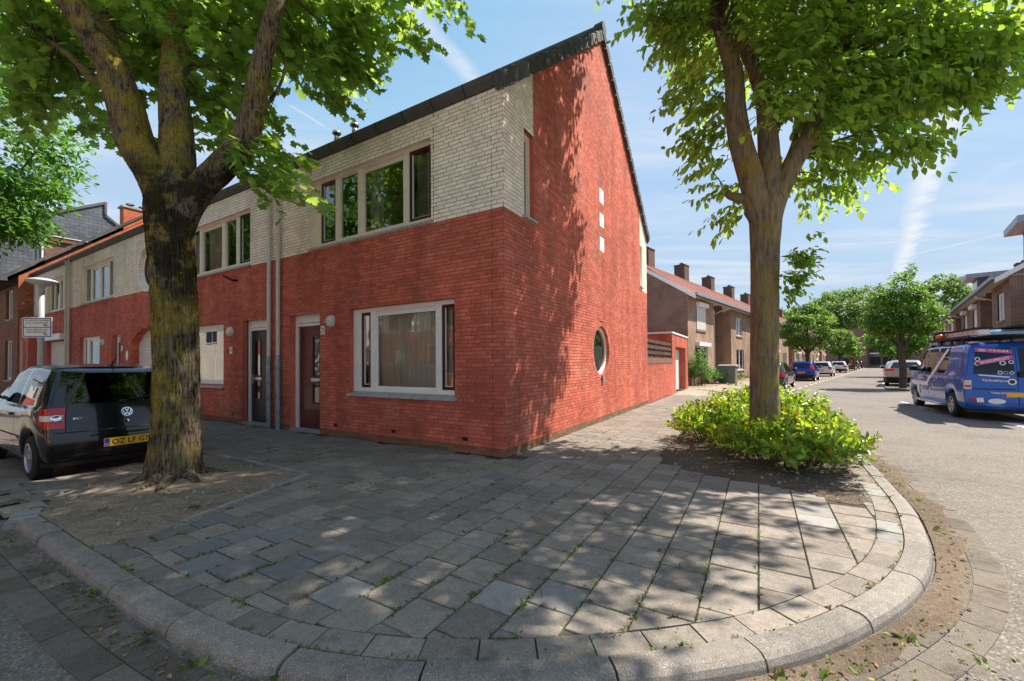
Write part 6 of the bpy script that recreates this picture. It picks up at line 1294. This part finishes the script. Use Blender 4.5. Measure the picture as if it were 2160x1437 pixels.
for sg in (1, -1):
    m = MB(); cc = .90; c = Vector(fox.rear(sg * cc, .835, .016)); m.lathe(c, (-1, sg * .35, .1), [(0, .055), (.012, .055), (.014, .042), (.004, .03), (.002, .001)], 24, asp=.75); fox.part(m, 'fog_light', 'chrome', True)
    m = MB(); m.grid([[fox.rear(sg * q, z, .011) for q in (.82, .9, 1.0)] + [fox.side(interp(z, FOX['rear']) + t, z, sg, .011) for t in (.06, .12)] for z in (.80, .87)]); fox.part(m, 'reverse_light', 'lamp_clear', True)
    m = MB(); m.grid([[fox.side(x, z, sg, .018) for x in np.linspace(1.05, 2.75, 12)] for z in (.505, .54, .555)]); fox.part(m, 'rub_strip', 'car_black', True)
    m = MB()
    for x in (1.30, 2.62): m.grid([[fox.side(x + dx, z, sg, .003) for dx in (-.004, .004)] for z in np.linspace(.32, .95, 9)])
    fox.part(m, 'door_gap', 'trim_black')
m = MB(); m.grid([[fox.rear(c, z, .004) for c in np.linspace(-.92, .92, 15)] for z in (.640, .650)])
for c0 in (-.79, .79): m.grid([[fox.rear(c0 + d, z, .004) for d in (-.006, .006)] for z in np.linspace(.65, 1.0, 8)])
fox.part(m, 'tailgate_gap', 'trim_black'); m = MB(); m.grid([[fox.rear(c, z, .012) for c in np.linspace(-.5, .5, 9)] for z in (.575, .595)]); fox.part(m, 'bumper_step', 'car_black')
m = MB(); a, b = fox.rear(.05, 1.02, .03), fox.rear(-.42, 1.06, .03); m.tube([a, b], .008, 6); m.bbox(a[0] - .02, a[0] + .03, -.0, .07, .995, 1.03, .008); fox.part(m, 'wiper', 'trim_black')
for k, mm in ((0, 'NL'),):
    q = fox.rear(0, .47, .0215); lettering('NL', .035, .03, (q[0] - .001, .231, .445), (0, -1, 0), (0, 0, 1), M['decal_white'], fox.o, 0, 'country_letters')
# cars along the side street
def scar(label, a, b, sp, grp, name='parked_car', rz=0.0): p = Sp(a, b); return Car(name, label, (p.x, p.y, ZR), TS + math.pi / 2 + rz, sp, grp)
GL, GR = 'cars parked on the left of the side street', 'cars parked on the right of the side street'
scar('dark grey car half hidden behind the smooth trunk', 26.0, -5.05, hp(paint='car_grey', L=4.05, ptxt='ZS-472-P'), GL)
scar('small blue hatchback with black tailgate glass', 37.9, -5.05, hp(paint='car_blue', L=3.65, W=1.68, wb=2.34, ro=.55, tail=(.76, .82, 1.18, .12), panes=((-.84, .84),), plate=.66, ptxt='XD-849-J', bumper=(.22, .5), top=[(0, 1.44), (.7, 1.49), (1.4, 1.50), (2.0, 1.45), (2.2, 1.38), (2.75, 1.02), (3.1, .95), (3.4, .82), (3.65, .62)]), GL)
scar('white hatchback directly ahead of the blue one', 50.3, -5.1, hp(L=4.05, W=1.75, bumper=(.24, .36)), GL); scar('second white hatchback with dark lower bumper, before the open van', 68.0, -5.1, hp(L=4.1, W=1.78, bumper=(.24, .5), ptxt='G-318-RN'), GL)
ov_ = dict(L=5.2, W=1.98, wb=3.2, ro=.95, wr=.34, zb=.32, roofw=.86, cat='van', rear=[(.3, .02), (.6, 0), (1.2, .02), (2.0, .06), (2.1, .1)], top=[(0, 2.05), (3.6, 2.05), (4.0, 1.85), (4.5, 1.2), (4.9, 1.05), (5.2, .8)], belt=[(0, 1.1), (4.4, 1.05), (5.2, .9)], win=((3.0, 3.9),), ws=(3.7, 4.5), tail=(.9, .9, 1.3, .04), paint='car_grey', blank=True, mirror=False, plate=.5, rt=.02)
ov_c = scar('dark van with its rear doors open and a wooden load space', 82.5, -5.1, ov_, GL, 'open_van')
m = MB(); m.box(-.03, -.012, -.78, .78, .75, 1.9); ov_c.part(m, 'load_opening', 'interior'); ov_c.part(MB().box(-.05, -.031, -.75, -.30, .8, 1.75), 'cargo_panel', 'cargo_wood'); ov_c.part(MB().box(-.05, -.031, .42, .75, .8, 1.75), 'cargo_panel', 'cargo_wood')
for sg in (1, -1): m = MB(); m.hexa([(-.02, sg * .95, .55), (-.8, sg * 1.05, .55), (-.8, sg * 1.0, .55), (-.02, sg * .90, .55), (-.02, sg * .92, 1.98), (-.8, sg * 1.02, 1.98), (-.8, sg * .97, 1.98), (-.02, sg * .87, 1.98)]); ov_c.part(m, 'rear_door', 'cargo_wood' if sg < 0 else 'car_grey')
scar('grey hatchback parked past the open van', 98, -5.1, hp(paint='car_midgrey', ptxt=None), GL); scar('farthest dark car on the left', 110, -5.1, hp(paint='car_black', ptxt=None), GL)
CHR = hp(L=4.36, W=1.80, wb=2.64, ro=.82, wr=.345, zb=.30, paint='car_silver', roofw=.70, bumper=(.26, .56), rear=[(.25, .14), (.4, .05), (.6, .0), (.8, .06), (.98, .02), (1.05, .10), (1.2, .35), (1.45, .72), (1.55, .9)], top=[(0, 1.47), (1.0, 1.52), (1.8, 1.55), (2.3, 1.5), (2.6, 1.42), (3.3, 1.05), (3.7, .98), (4.1, .86), (4.36, .65)], belt=[(0, 1.04), (1.0, 1.06), (3, .95), (4.36, .75)], win=((1.15, 1.6), (1.7, 2.85)), ws=(2.52, 3.3), tail=(.58, .92, 1.06, .35), plate=.74, ptxt='HT-065-L', mx=2.95, xr0=.9, mirmat='trim_black')
scar('silver crossover behind the bushy street tree', 32.2, .58, CHR, GR); scar('white car ahead of the silver crossover', 38.6, .45, hp(L=4.3, W=1.78, ptxt=None), GR)
# the decorated blue van
VAN = dict(L=5.05, W=1.84, wb=3.15, ro=.92, wr=.325, wt=.205, zb=.30, roofw=.83, cat='van', paint='van_blue', rear=[(.25, .10), (.36, .02), (.5, .0), (.62, .05), (.9, .06), (1.1, .07), (1.6, .15), (1.9, .26), (1.96, .42)], top=[(0, 1.90), (.5, 1.95), (2.5, 1.96), (3.3, 1.93), (3.55, 1.84), (4.15, 1.18), (4.5, 1.08), (4.8, .92), (4.95, .70)], belt=[(0, 1.15), (4.0, 1.11), (4.95, .8)], win=((1.30, 2.08), (2.2, 2.98), (3.1, 3.72)), ws=(3.48, 4.15), cols=(-1, -.97, -.86, -.45, -.05, .05, .45, .86, .97, 1), panes=((-.86, -.05), (.05, .86)), tail=(.86, .78, 1.0, .0), tlmat='lamp_clear', handles=(3.05,), hmat='trim_black', mirmat='trim_black', mx=3.65, plate=.66, bulge=.03, rt=.02, ft=.12, spokes=6, spw=.13, ptxt=None, xr0=.45)
vh = R(90 - 31.4); wl = gnd(2016, 879, ZR); fx_, ly_ = Vector((math.cos(vh), math.sin(vh), 0)), Vector((-math.sin(vh), math.cos(vh), 0)); p = wl - fx_ * VAN['ro'] - ly_ * (VAN['W'] / 2 - .1); van = Car('camper_van', 'blue van covered in stickers with loaded roof rack', (p.x, p.y, ZR), vh, VAN)
def vpatch(name, mat, poly, off=.006, n=10):
    """flat sheet lying on the van's left side; poly: (x, z lower, z upper) stations"""
    m = MB(); rows = []
    for (x, z0, z1) in poly: rows.append([van.side(x, z0 + (z1 - z0) * t, 1, off) for t in np.linspace(0, 1, n)])
    m.grid(rows); return van.part(m, name, mat)
vpatch('blue_panel', 'van_violet', [(1.25 + .29 * k, .50, .93) for k in range(8)], .003)
vpatch('sky_sheen_panel', 'van_light', [(2.95 + .2 * k, .86, 1.08) for k in range(6)], .003)  # paler sheet with the sky's reflection put into its colour
vpatch('white_stripe', 'decal_white', [(2.65 + .2 * k, .74, .86) for k in range(9)])
vpatch('white_stripe', 'decal_white', [(2.76 - .17 * k, .74 + .13 * k, .90 + .13 * k) for k in range(9)], .007)
for (x, z, r_) in ((2.25, .80, .03), (2.1, .92, .03), (1.95, 1.0, .035), (2.5, .62, .05), (2.7, .55, .06), (2.95, .60, .06), (3.15, .66, .05)):
    m = MB(); c = van.side(x, z, 1, .008); m.disc(c, (0, 1, 0), r_, 12); van.part(m, 'sticker', 'decal_white')
m = MB(); c = van.side(3.55, .66, 1, .008); m.face(*[(c[0] + dx, c[1], c[2] + dz) for dx, dz in ((-.12, -.2), (.1, -.16), (.14, .08), (.02, .2), (-.1, .14))]); van.part(m, 'sticker', 'decal_white')
m = MB()
for x in (2.14, 3.04, 3.78, 1.24): m.grid([[van.side(x + d, z, 1, .004) for d in (-.004, .004)] for z in np.linspace(.40, 1.10, 8)])
m.grid([[van.side(x, z, 1, .004) for x in np.linspace(1.24, 3.0, 12)] for z in (.955, .963)]); van.part(m, 'door_gap', 'trim_black')
def rplate(name, mat, c, z, wd_, hg, ang=0.0, off=.014, txt=None, tm='decal_white'):
    q = Vector(van.rear(c, z, off)); X = Vector((0, -math.cos(ang), math.sin(ang))); Z = Vector(van.rear(c, z + .1, off)) - Vector(van.rear(c, z - .1, off)); Z.normalize(); X = (X - Z * X.dot(Z) + Z * math.sin(ang)).normalized(); Y = X.cross(Vector((1, 0, 0)).normalized()) ; Y = (Z - X * Z.dot(X)).normalized()
    o = None
    if mat:
        m = MB(); m.face(*[q + X * a * wd_ / 2 + Y * b * hg / 2 for a, b in ((-1, -1), (1, -1), (1, 1), (-1, 1))]); o = van.part(m, name, mat)
    if txt: nn = X.cross(Y); nn = nn if nn.x < 0 else -nn; lettering(txt, wd_ * (.8 if mat else 1), hg * (.62 if mat else 1), q + nn * .004, X, Y, M[tm], o or van.o, .02)
rplate('sticker', 'decal_pink', .47, 1.72, .62, .105, 0, txt='@ TEAM'); rplate('sticker', 'decal_pink', .44, 1.49, .62, .105, R(17), .02, txt='BADSLIPPRO77')
rplate('sticker', None, .42, 1.0, .46, .06, 0, txt='Verkoelme.nu'); rplate('sticker', None, .38, .70, .24, .055, 0, .03, txt='Vme.nu'); rplate('sticker', 'decal_white', .72, .52, .12, .11)
for (c, z, r_, mm) in ((.86, 1.52, .05, 'decal_white'), (.86, 1.41, .05, 'decal_white'), (.36, 1.19, .045, 'decal_white'), (.24, 1.185, .04, 'van_light'), (.12, 1.185, .04, 'decal_white'), (.12, .97, .075, 'decal_white'), (.30, 1.42, .055, 'decal_white'), (.12, 1.44, .045, 'decal_white')):
    m = MB(); q = van.rear(c * .93, z, .018); m.disc(q, (-1, 0, .12), r_, 18); o = van.part(m, 'sticker', mm); m = MB(); m.disc((q[0] - .003, q[1], q[2]), (-1, 0, .12), r_ * .62, 16); van.part(m, 'sticker_centre', 'anthracite_paint', parent=o)
m = MB(); q = van.rear(.42, .50, .014); m.disc(q, (-1, 0, 0), .15, 20, asp=.42); van.part(m, 'sticker', 'decal_white'); rplate('sticker', 'decal_white', .45, 1.105, .52, .028)
m = MB(); m.grid([[van.rear(c, z, .004) for c in (-.006, .006)] for z in np.linspace(.4, 1.88, 12)]); m.grid([[van.rear(c, z, .006) for c in np.linspace(.05, .84, 8)] for z in (.775, .80)]); van.part(m, 'door_gap', 'trim_black')
for sg in (1, -1): m = MB(); m.grid([[van.rear(sg * c, z, .012) for c in (.74, .82, .9)] for z in (.50, .58)]); van.part(m, 'rear_reflector', 'tail_red')
for sg in (1, -1): m = MB(); m.grid([[van.rear(sg * c, z, .013) for c in (.87, .93, .99)] for z in (.83, .88)]); van.part(m, 'tail_segment', 'tail_red')
m = MB(); q = van.rear(-.06, 1.12, .03); m.bbox(q[0] - .03, q[0] + .02, q[1] - .05, q[1] + .05, 1.08, 1.22, .01); van.part(m, 'door_handle', 'trim_black')
m = MB(); m.bbox(1.35, 3.45, .86, 1.02, .27, .33, .01); vs_ = van.part(m, 'side_step', 'alu')
for k in range(7): m = MB(); m.box(1.45 + k * .28, 1.53 + k * .28, 1.021, 1.026, .285, .315); van.part(m, 'step_reflector', 'tail_red', parent=vs_)
m = MB()
for x in (.7, 1.5, 2.3, 3.0): m.box(x, x + .05, -.74, .74, 2.06, 2.10); m.box(x, x + .05, -.72, -.67, 1.9, 2.06); m.box(x, x + .05, .67, .72, 1.9, 2.06)
m.box(.3, 3.3, .70, .74, 2.06, 2.12); m.box(.3, 3.3, -.74, -.70, 2.06, 2.12); rk = van.part(m, 'roof_rack', 'trim_black')
m = MB(); m.bbox(.05, 2.2, .42, .66, 2.125, 2.27, .03); van.part(m, 'awning', 'alu', parent=rk); m = MB(); m.box(.0, 2.3, .38, .70, 2.275, 2.30); m.box(-.3, 3.6, -.6, .1, 2.28, 2.31); van.part(m, 'solar_panel', 'trim_black', parent=rk)
for k in range(6): m = MB(); m.box(.2 + k * .33, .30 + k * .33, .661, .668, 2.18, 2.215); van.part(m, 'rack_marker', 'tail_red', parent=rk)
m = MB(); m.bbox(2.35, 3.35, -.2, .62, 2.125, 2.30, .04); m.bbox(2.45, 3.3, -.5, .66, 2.302, 2.36, .02); van.part(m, 'roof_box', 'trim_black', parent=rk); m = MB(); m.bbox(.35, 2.3, -.65, .30, 2.125, 2.25, .05); van.part(m, 'board', 'van_light', parent=rk)
m = MB(); m.lathe((2.15, .76, 2.13), (0, 0, 1), [(0, .09), (.02, .10), (.05, .095), (.10, .07), (.12, .001)], 18); van.part(m, 'beacon', 'beacon_orange', True, parent=rk)
m = MB(); m.bbox(2.5, 3.3, .55, .72, 1.96, 2.05, .02); van.part(m, 'lamp_bar', 'van_violet', parent=rk)
# ------------------------------------------------------------------ street furniture and small things
lp = Hp(-15.9, -1.72); la = thing('street_lamp', 'grey lamp post with flat round head and camera sign beside the black car', 'lamp', (lp.x, lp.y, 0), TH)
pm('lamp_grey', (.42, .43, .45), .45, .08, 2); MB().tube([(0, 0, 0), (0, 0, 2.6), (.02, 0, 3.9)], [.085, .075, .06], 16).build('pole', M['lamp_grey'], la, True)
MB().tube([(.02, 0, 3.7), (.02, 0, 3.98)], [.075, .075], 16).build('collar', M['lamp_grey'], la, True)
hd = MB(); hd.lathe((.02, 0, 3.92), (0, 0, 1), [(0, .08), (.04, .12), (.10, .28), (.15, .35), (.18, .36), (.21, .33), (.26, .17), (.28, .001)], 36); hd.build('lamp_head', M['lamp_grey'], la, True)
MB().lathe((.02, 0, 3.93), (0, 0, 1), [(.045, .11), (.09, .25), (.13, .31)], 36).build('lamp_glass', M['opal_lamp'], la, True)
sg = thing('camera_sign', 'white blue bordered camera surveillance sign fixed to the lamp post', 'sign', (lp.x, lp.y, 2.33), TH + R(33))
m = MB(); m.bbox(-.44, .44, -.115, -.10, 0, .62, .004); m.build('panel', M['white_plate'], sg); pm('sign_blue', (.012, .08, .36), .5, .02)
m = MB()
for (a, b, c, d) in ((-.415, .415, .02, .045), (-.415, .415, .575, .60), (-.415, -.39, .045, .575), (.39, .415, .045, .575), (-.39, .39, .30, .322)): m.box(a, b, -.1175, -.1155, c, d)
m.build('border', M['sign_blue'], sg)
for (s_, z, wd_) in (('Dit gebied is beveiligd', .525, .70), ('d.m.v. cameratoezicht', .455, .66), ('Dieser Bereich wird', .245, .62), ('kamera\u00fcberwacht', .175, .60)): lettering(s_, wd_, .048, (0, -.1178, z), (1, 0, 0), (0, 0, 1), M['ink'], sg, .015)
for z in (.37, .09): m = MB(); m.face((.18, -.1178, z + .02), (.30, -.1178, z - .02), (.31, -.1178, z), (.21, -.1178, z + .045)); m.face((.22, -.1178, z - .015), (.34, -.1178, z - .02), (.34, -.1178, z - .012), (.22, -.1178, z - .005)); m.build('camera_symbol', M['ink'], sg)
m = MB(); m.box(-.05, .05, -.10, -.02, .12, .16); m.box(-.05, .05, -.10, -.02, .46, .50); m.build('clamp', M['lamp_grey'], sg)
cb = Sp(30.1, -8.05); ub = thing('utility_cabinet', 'grey green utility cabinet with sloping lid beyond the laurel', 'cabinet', (cb.x, cb.y, 0), TS); pm('cabinet_green', (.17, .18, .15), .6, .1, 3)
m = MB(); m.bbox(-.52, .52, -.28, .28, 0, 1.12, .02); m.build('body', M['cabinet_green'], ub); m = MB(); m.hexa([(-.58, -.34, 1.123), (.58, -.34, 1.123), (.58, .34, 1.123), (-.58, .34, 1.123), (-.56, -.32, 1.19), (.56, -.32, 1.19), (.56, .32, 1.24), (-.56, .32, 1.24)]); m.build('lid', M['stone_grey'], ub)
m = MB(); m.box(-.005, .005, -.286, -.281, .08, 1.08); m.bbox(.05, .09, -.30, -.281, .5, .65, .004); m.build('door_handle', M['black'], ub)
# weeds in the joints, fallen leaves, twigs: nobody could count them
r = np.random.default_rng(99); P_, D_, N_, S_z = [], [], [], []; camg = np.array([camH.x, camH.y])
def tuft(x, y, z, n, s):
    for _ in range(n): a = r.uniform(0, 2 * math.pi); P_.append((x + r.normal(0, s * .45), y + r.normal(0, s * .45), z)); D_.append((math.cos(a), math.sin(a), r.uniform(.2, 1.3))); N_.append((r.normal(0, .5), r.normal(0, .5), 1)); S_z.append(s * r.uniform(.4, 1.1))
for _ in range(7000):
    ci, yy = r.integers(-22, 15), r.uniform(-4, 3.5); x = ci * T - .02
    if inside((x, yy), PIT) or inside((x, yy), BED): continue
    q = Vector((x, yy)); 
    if any((q - a).dot(nv) > -.02 and (q - a).length < .5 for a, nv in inn) or (yy > -.1 and x < .1) or (x < -4.5 and yy < -2): continue
    dn = float(fbm(np.array([[x * .7, yy * .7, 8.1]]), 3)[0]); wgt = (.22 + max(0, (-yy - .8)) * .33) * (dn > .38)
    if r.uniform() < wgt: tuft(x + r.normal(0, .004), yy, -.004, r.integers(4, 10), .017 if r.uniform() < .90 else .036)
for _ in range(5200):
    ci, rj = r.integers(-22, 15), r.integers(-14, 10); x = ci * T - .02 + r.uniform(0, T); yy = rj * T + (T / 2 if ci % 2 else 0) + (((ci * 37) % 11) - 5) * .006
    q = Vector((x, yy))
    if inside((x, yy), PIT) or inside((x, yy), BED) or any((q - a).dot(nv) > -.02 and (q - a).length < .5 for a, nv in inn) or (yy > -.1 and x < .1) or (x < -4.5 and yy < -2): continue
    dn = float(fbm(np.array([[x * .7, yy * .7, 8.1]]), 3)[0])
    if r.uniform() < (.10 + max(0, (-yy - .8)) * .20) * (dn > .40): tuft(x, yy + r.normal(0, .004), -.004, r.integers(4, 10), .016 if r.uniform() < .9 else .034)
for i in range(26, 320, 1):
    if r.uniform() < .8: q = off(i, -.14) if r.uniform() < .6 else off(i, -.296); tuft(q.x, q.y, -.006, r.integers(4, 11), .018 if r.uniform() < .86 else .036)
for i in range(20, 330):
    if r.uniform() < .25 + .5 * (110 < i < 150): q = off(i, r.uniform(.05, .14)); tuft(q.x, q.y, ZR + .01, r.integers(3, 10), .03 if r.uniform() < .8 else .06)
leafmat('weed', (.13, .175, .03), (.24, .34, .04), (.30, .20, .07), .6, .3, .5)
o = put('weeds', leaves('weeds', np.array(P_, float), np.array(D_, float), np.array(N_, float), np.array(S_z), LEAF_OVAL, M['weed'])); o.matrix_world = MH; tag(o, 'small green weeds growing in the paving joints', 'weeds', kind='stuff')
P_, D_, N_, S_z = [], [], [], []
def lit(x, y, z, s): a = r.uniform(0, 6.28); P_.append((x, y, z)); D_.append((math.cos(a), math.sin(a), r.uniform(-.1, .25))); N_.append((r.normal(0, .3), r.normal(0, .3), 1)); S_z.append(s)
for i in range(4, 340):
    for _ in range(3 if i < 170 else 5): q = off(i, abs(r.normal(.06, .07)) + .05); lit(q.x, q.y, ZR + .016, r.uniform(.012, .04))
for _ in range(420):
    x, y = r.uniform(-4, 4.4), r.uniform(-4.2, 4)
    if (y > -.05 and x < .05): continue
    lit(x, y, .006, r.uniform(.008, .026))
for _ in range(900): x, y = r.uniform(1.7, 4.3), r.uniform(.0, 3.0); lit(x, y, .035 + r.uniform(0, .02), r.uniform(.012, .05)) if inside((x, y), BED) or r.uniform() < .08 else None
for _ in range(500): x, y = r.uniform(-4.5, -1.3), r.uniform(-4.1, -2.1); lit(x, y, .03, r.uniform(.010, .035)) if inside((x, y), PIT) else None
leafmat('dead_leaf', (.20, .105, .045), (.2, .1, .04), (.42, .33, .06), .8, .1, .6)
o = put('fallen_leaves', leaves('fallen_leaves', np.array(P_), np.array(D_), np.array(N_), np.array(S_z), LEAF_OVAL, M['dead_leaf'])); o.matrix_world = MH; tag(o, 'dry fallen leaves and litter along kerb and soil', 'leaves', kind='stuff')
P_, D_, N_, S_z = [], [], [], []
for (px, py) in ((95, 1100), (178, 1190), (165, 1192), (236, 1285), (220, 1265), (315, 1330), (450, 1420), (575, 1425), (1050, 1210), (1250, 1270)): q = gnd(px, py, ZR + .012 if py * 1.0 > 1085 + px * .62 else .006); a = r.uniform(0, 6.28); P_.append(tuple(q)); D_.append((math.cos(a), math.sin(a), .1)); N_.append((0, .1, 1)); S_z.append(r.uniform(.035, .06))
tag(put('fresh_leaves', leaves('fresh_leaves', np.array(P_), np.array(D_), np.array(N_), np.array(S_z), LEAF_MAPLE, M['sunny_leaf'])), 'few fresh green maple leaves dropped at the kerb', 'leaves', kind='stuff')
m = MB()
for _ in range(60):
    x, y = r.uniform(-4, 4.2), r.uniform(-3.9, 3)
    if y > -.3 and x < .3: continue
    a, L_ = r.uniform(0, 6.28), r.uniform(.04, .22); p0 = Hp(x, y, .008); p1 = Hp(x + L_ * math.cos(a), y + L_ * math.sin(a), .008); m.tube([p0, p0.lerp(p1, .5) + Vector((r.normal(0, .012), r.normal(0, .012), .004)), p1], [.0025, .002, .0012], 5)
tag(m.build('twigs', M['bark_plain']), 'thin fallen twigs scattered over the paving', 'twigs', kind='stuff')
q = gnd(366, 1040, .05); rp = MB(); rp.tube([(q.x + .07 * math.cos(t) * (1 + .2 * math.sin(3 * t)), q.y + .055 * math.sin(t), q.z + .02 + .008 * math.sin(5 * t)) for t in np.linspace(.3, 6.6, 26)], .009, 7); pm('rope', (.42, .36, .22), .9, .2, 40); tag(rp.build('rope_loop', M['rope'], None, True), 'small pale loop of cord lying by the mossy roots', 'cord')
P_ = []
m = MB()
for _ in range(130):
    if r.uniform() < .6: x, y, pl_ = r.uniform(-4.4, -1.4), r.uniform(-4.0, -2.2), PIT
    else: x, y, pl_ = r.uniform(2, 4.2), r.uniform(.1, 2), BED
    if not inside((x, y), pl_): continue
    s = r.uniform(.006, .022); z = .02; c = Hp(x, y, z); t = r.uniform(0, 6.28); m.hexa([(c.x + s * math.cos(t + k * 1.57) * r.uniform(.7, 1.2), c.y + s * math.sin(t + k * 1.57) * r.uniform(.7, 1.2), z + dz * s) for dz in (-.6, .7) for k in range(4)])
tag(m.build('pebbles', M['stone_grey']), 'small pale pebbles lying on the soil beds', 'pebbles', kind='stuff')
dr = MB(); dr.box(-.25, .25, -.22, .22, -.02, .0)
for k in range(6): dr.box(-.2, .2, -.18 + k * .066, -.15 + k * .066, .0, .006)
o = dr.build('drain_cover', M['trim_black']); q = Hp(-3.35, -4.52, ZR + .008); o.location = q; o.rotation_euler = (0, 0, TH); tag(o, 'black iron drain grate at the kerb end by the black car', 'drain')
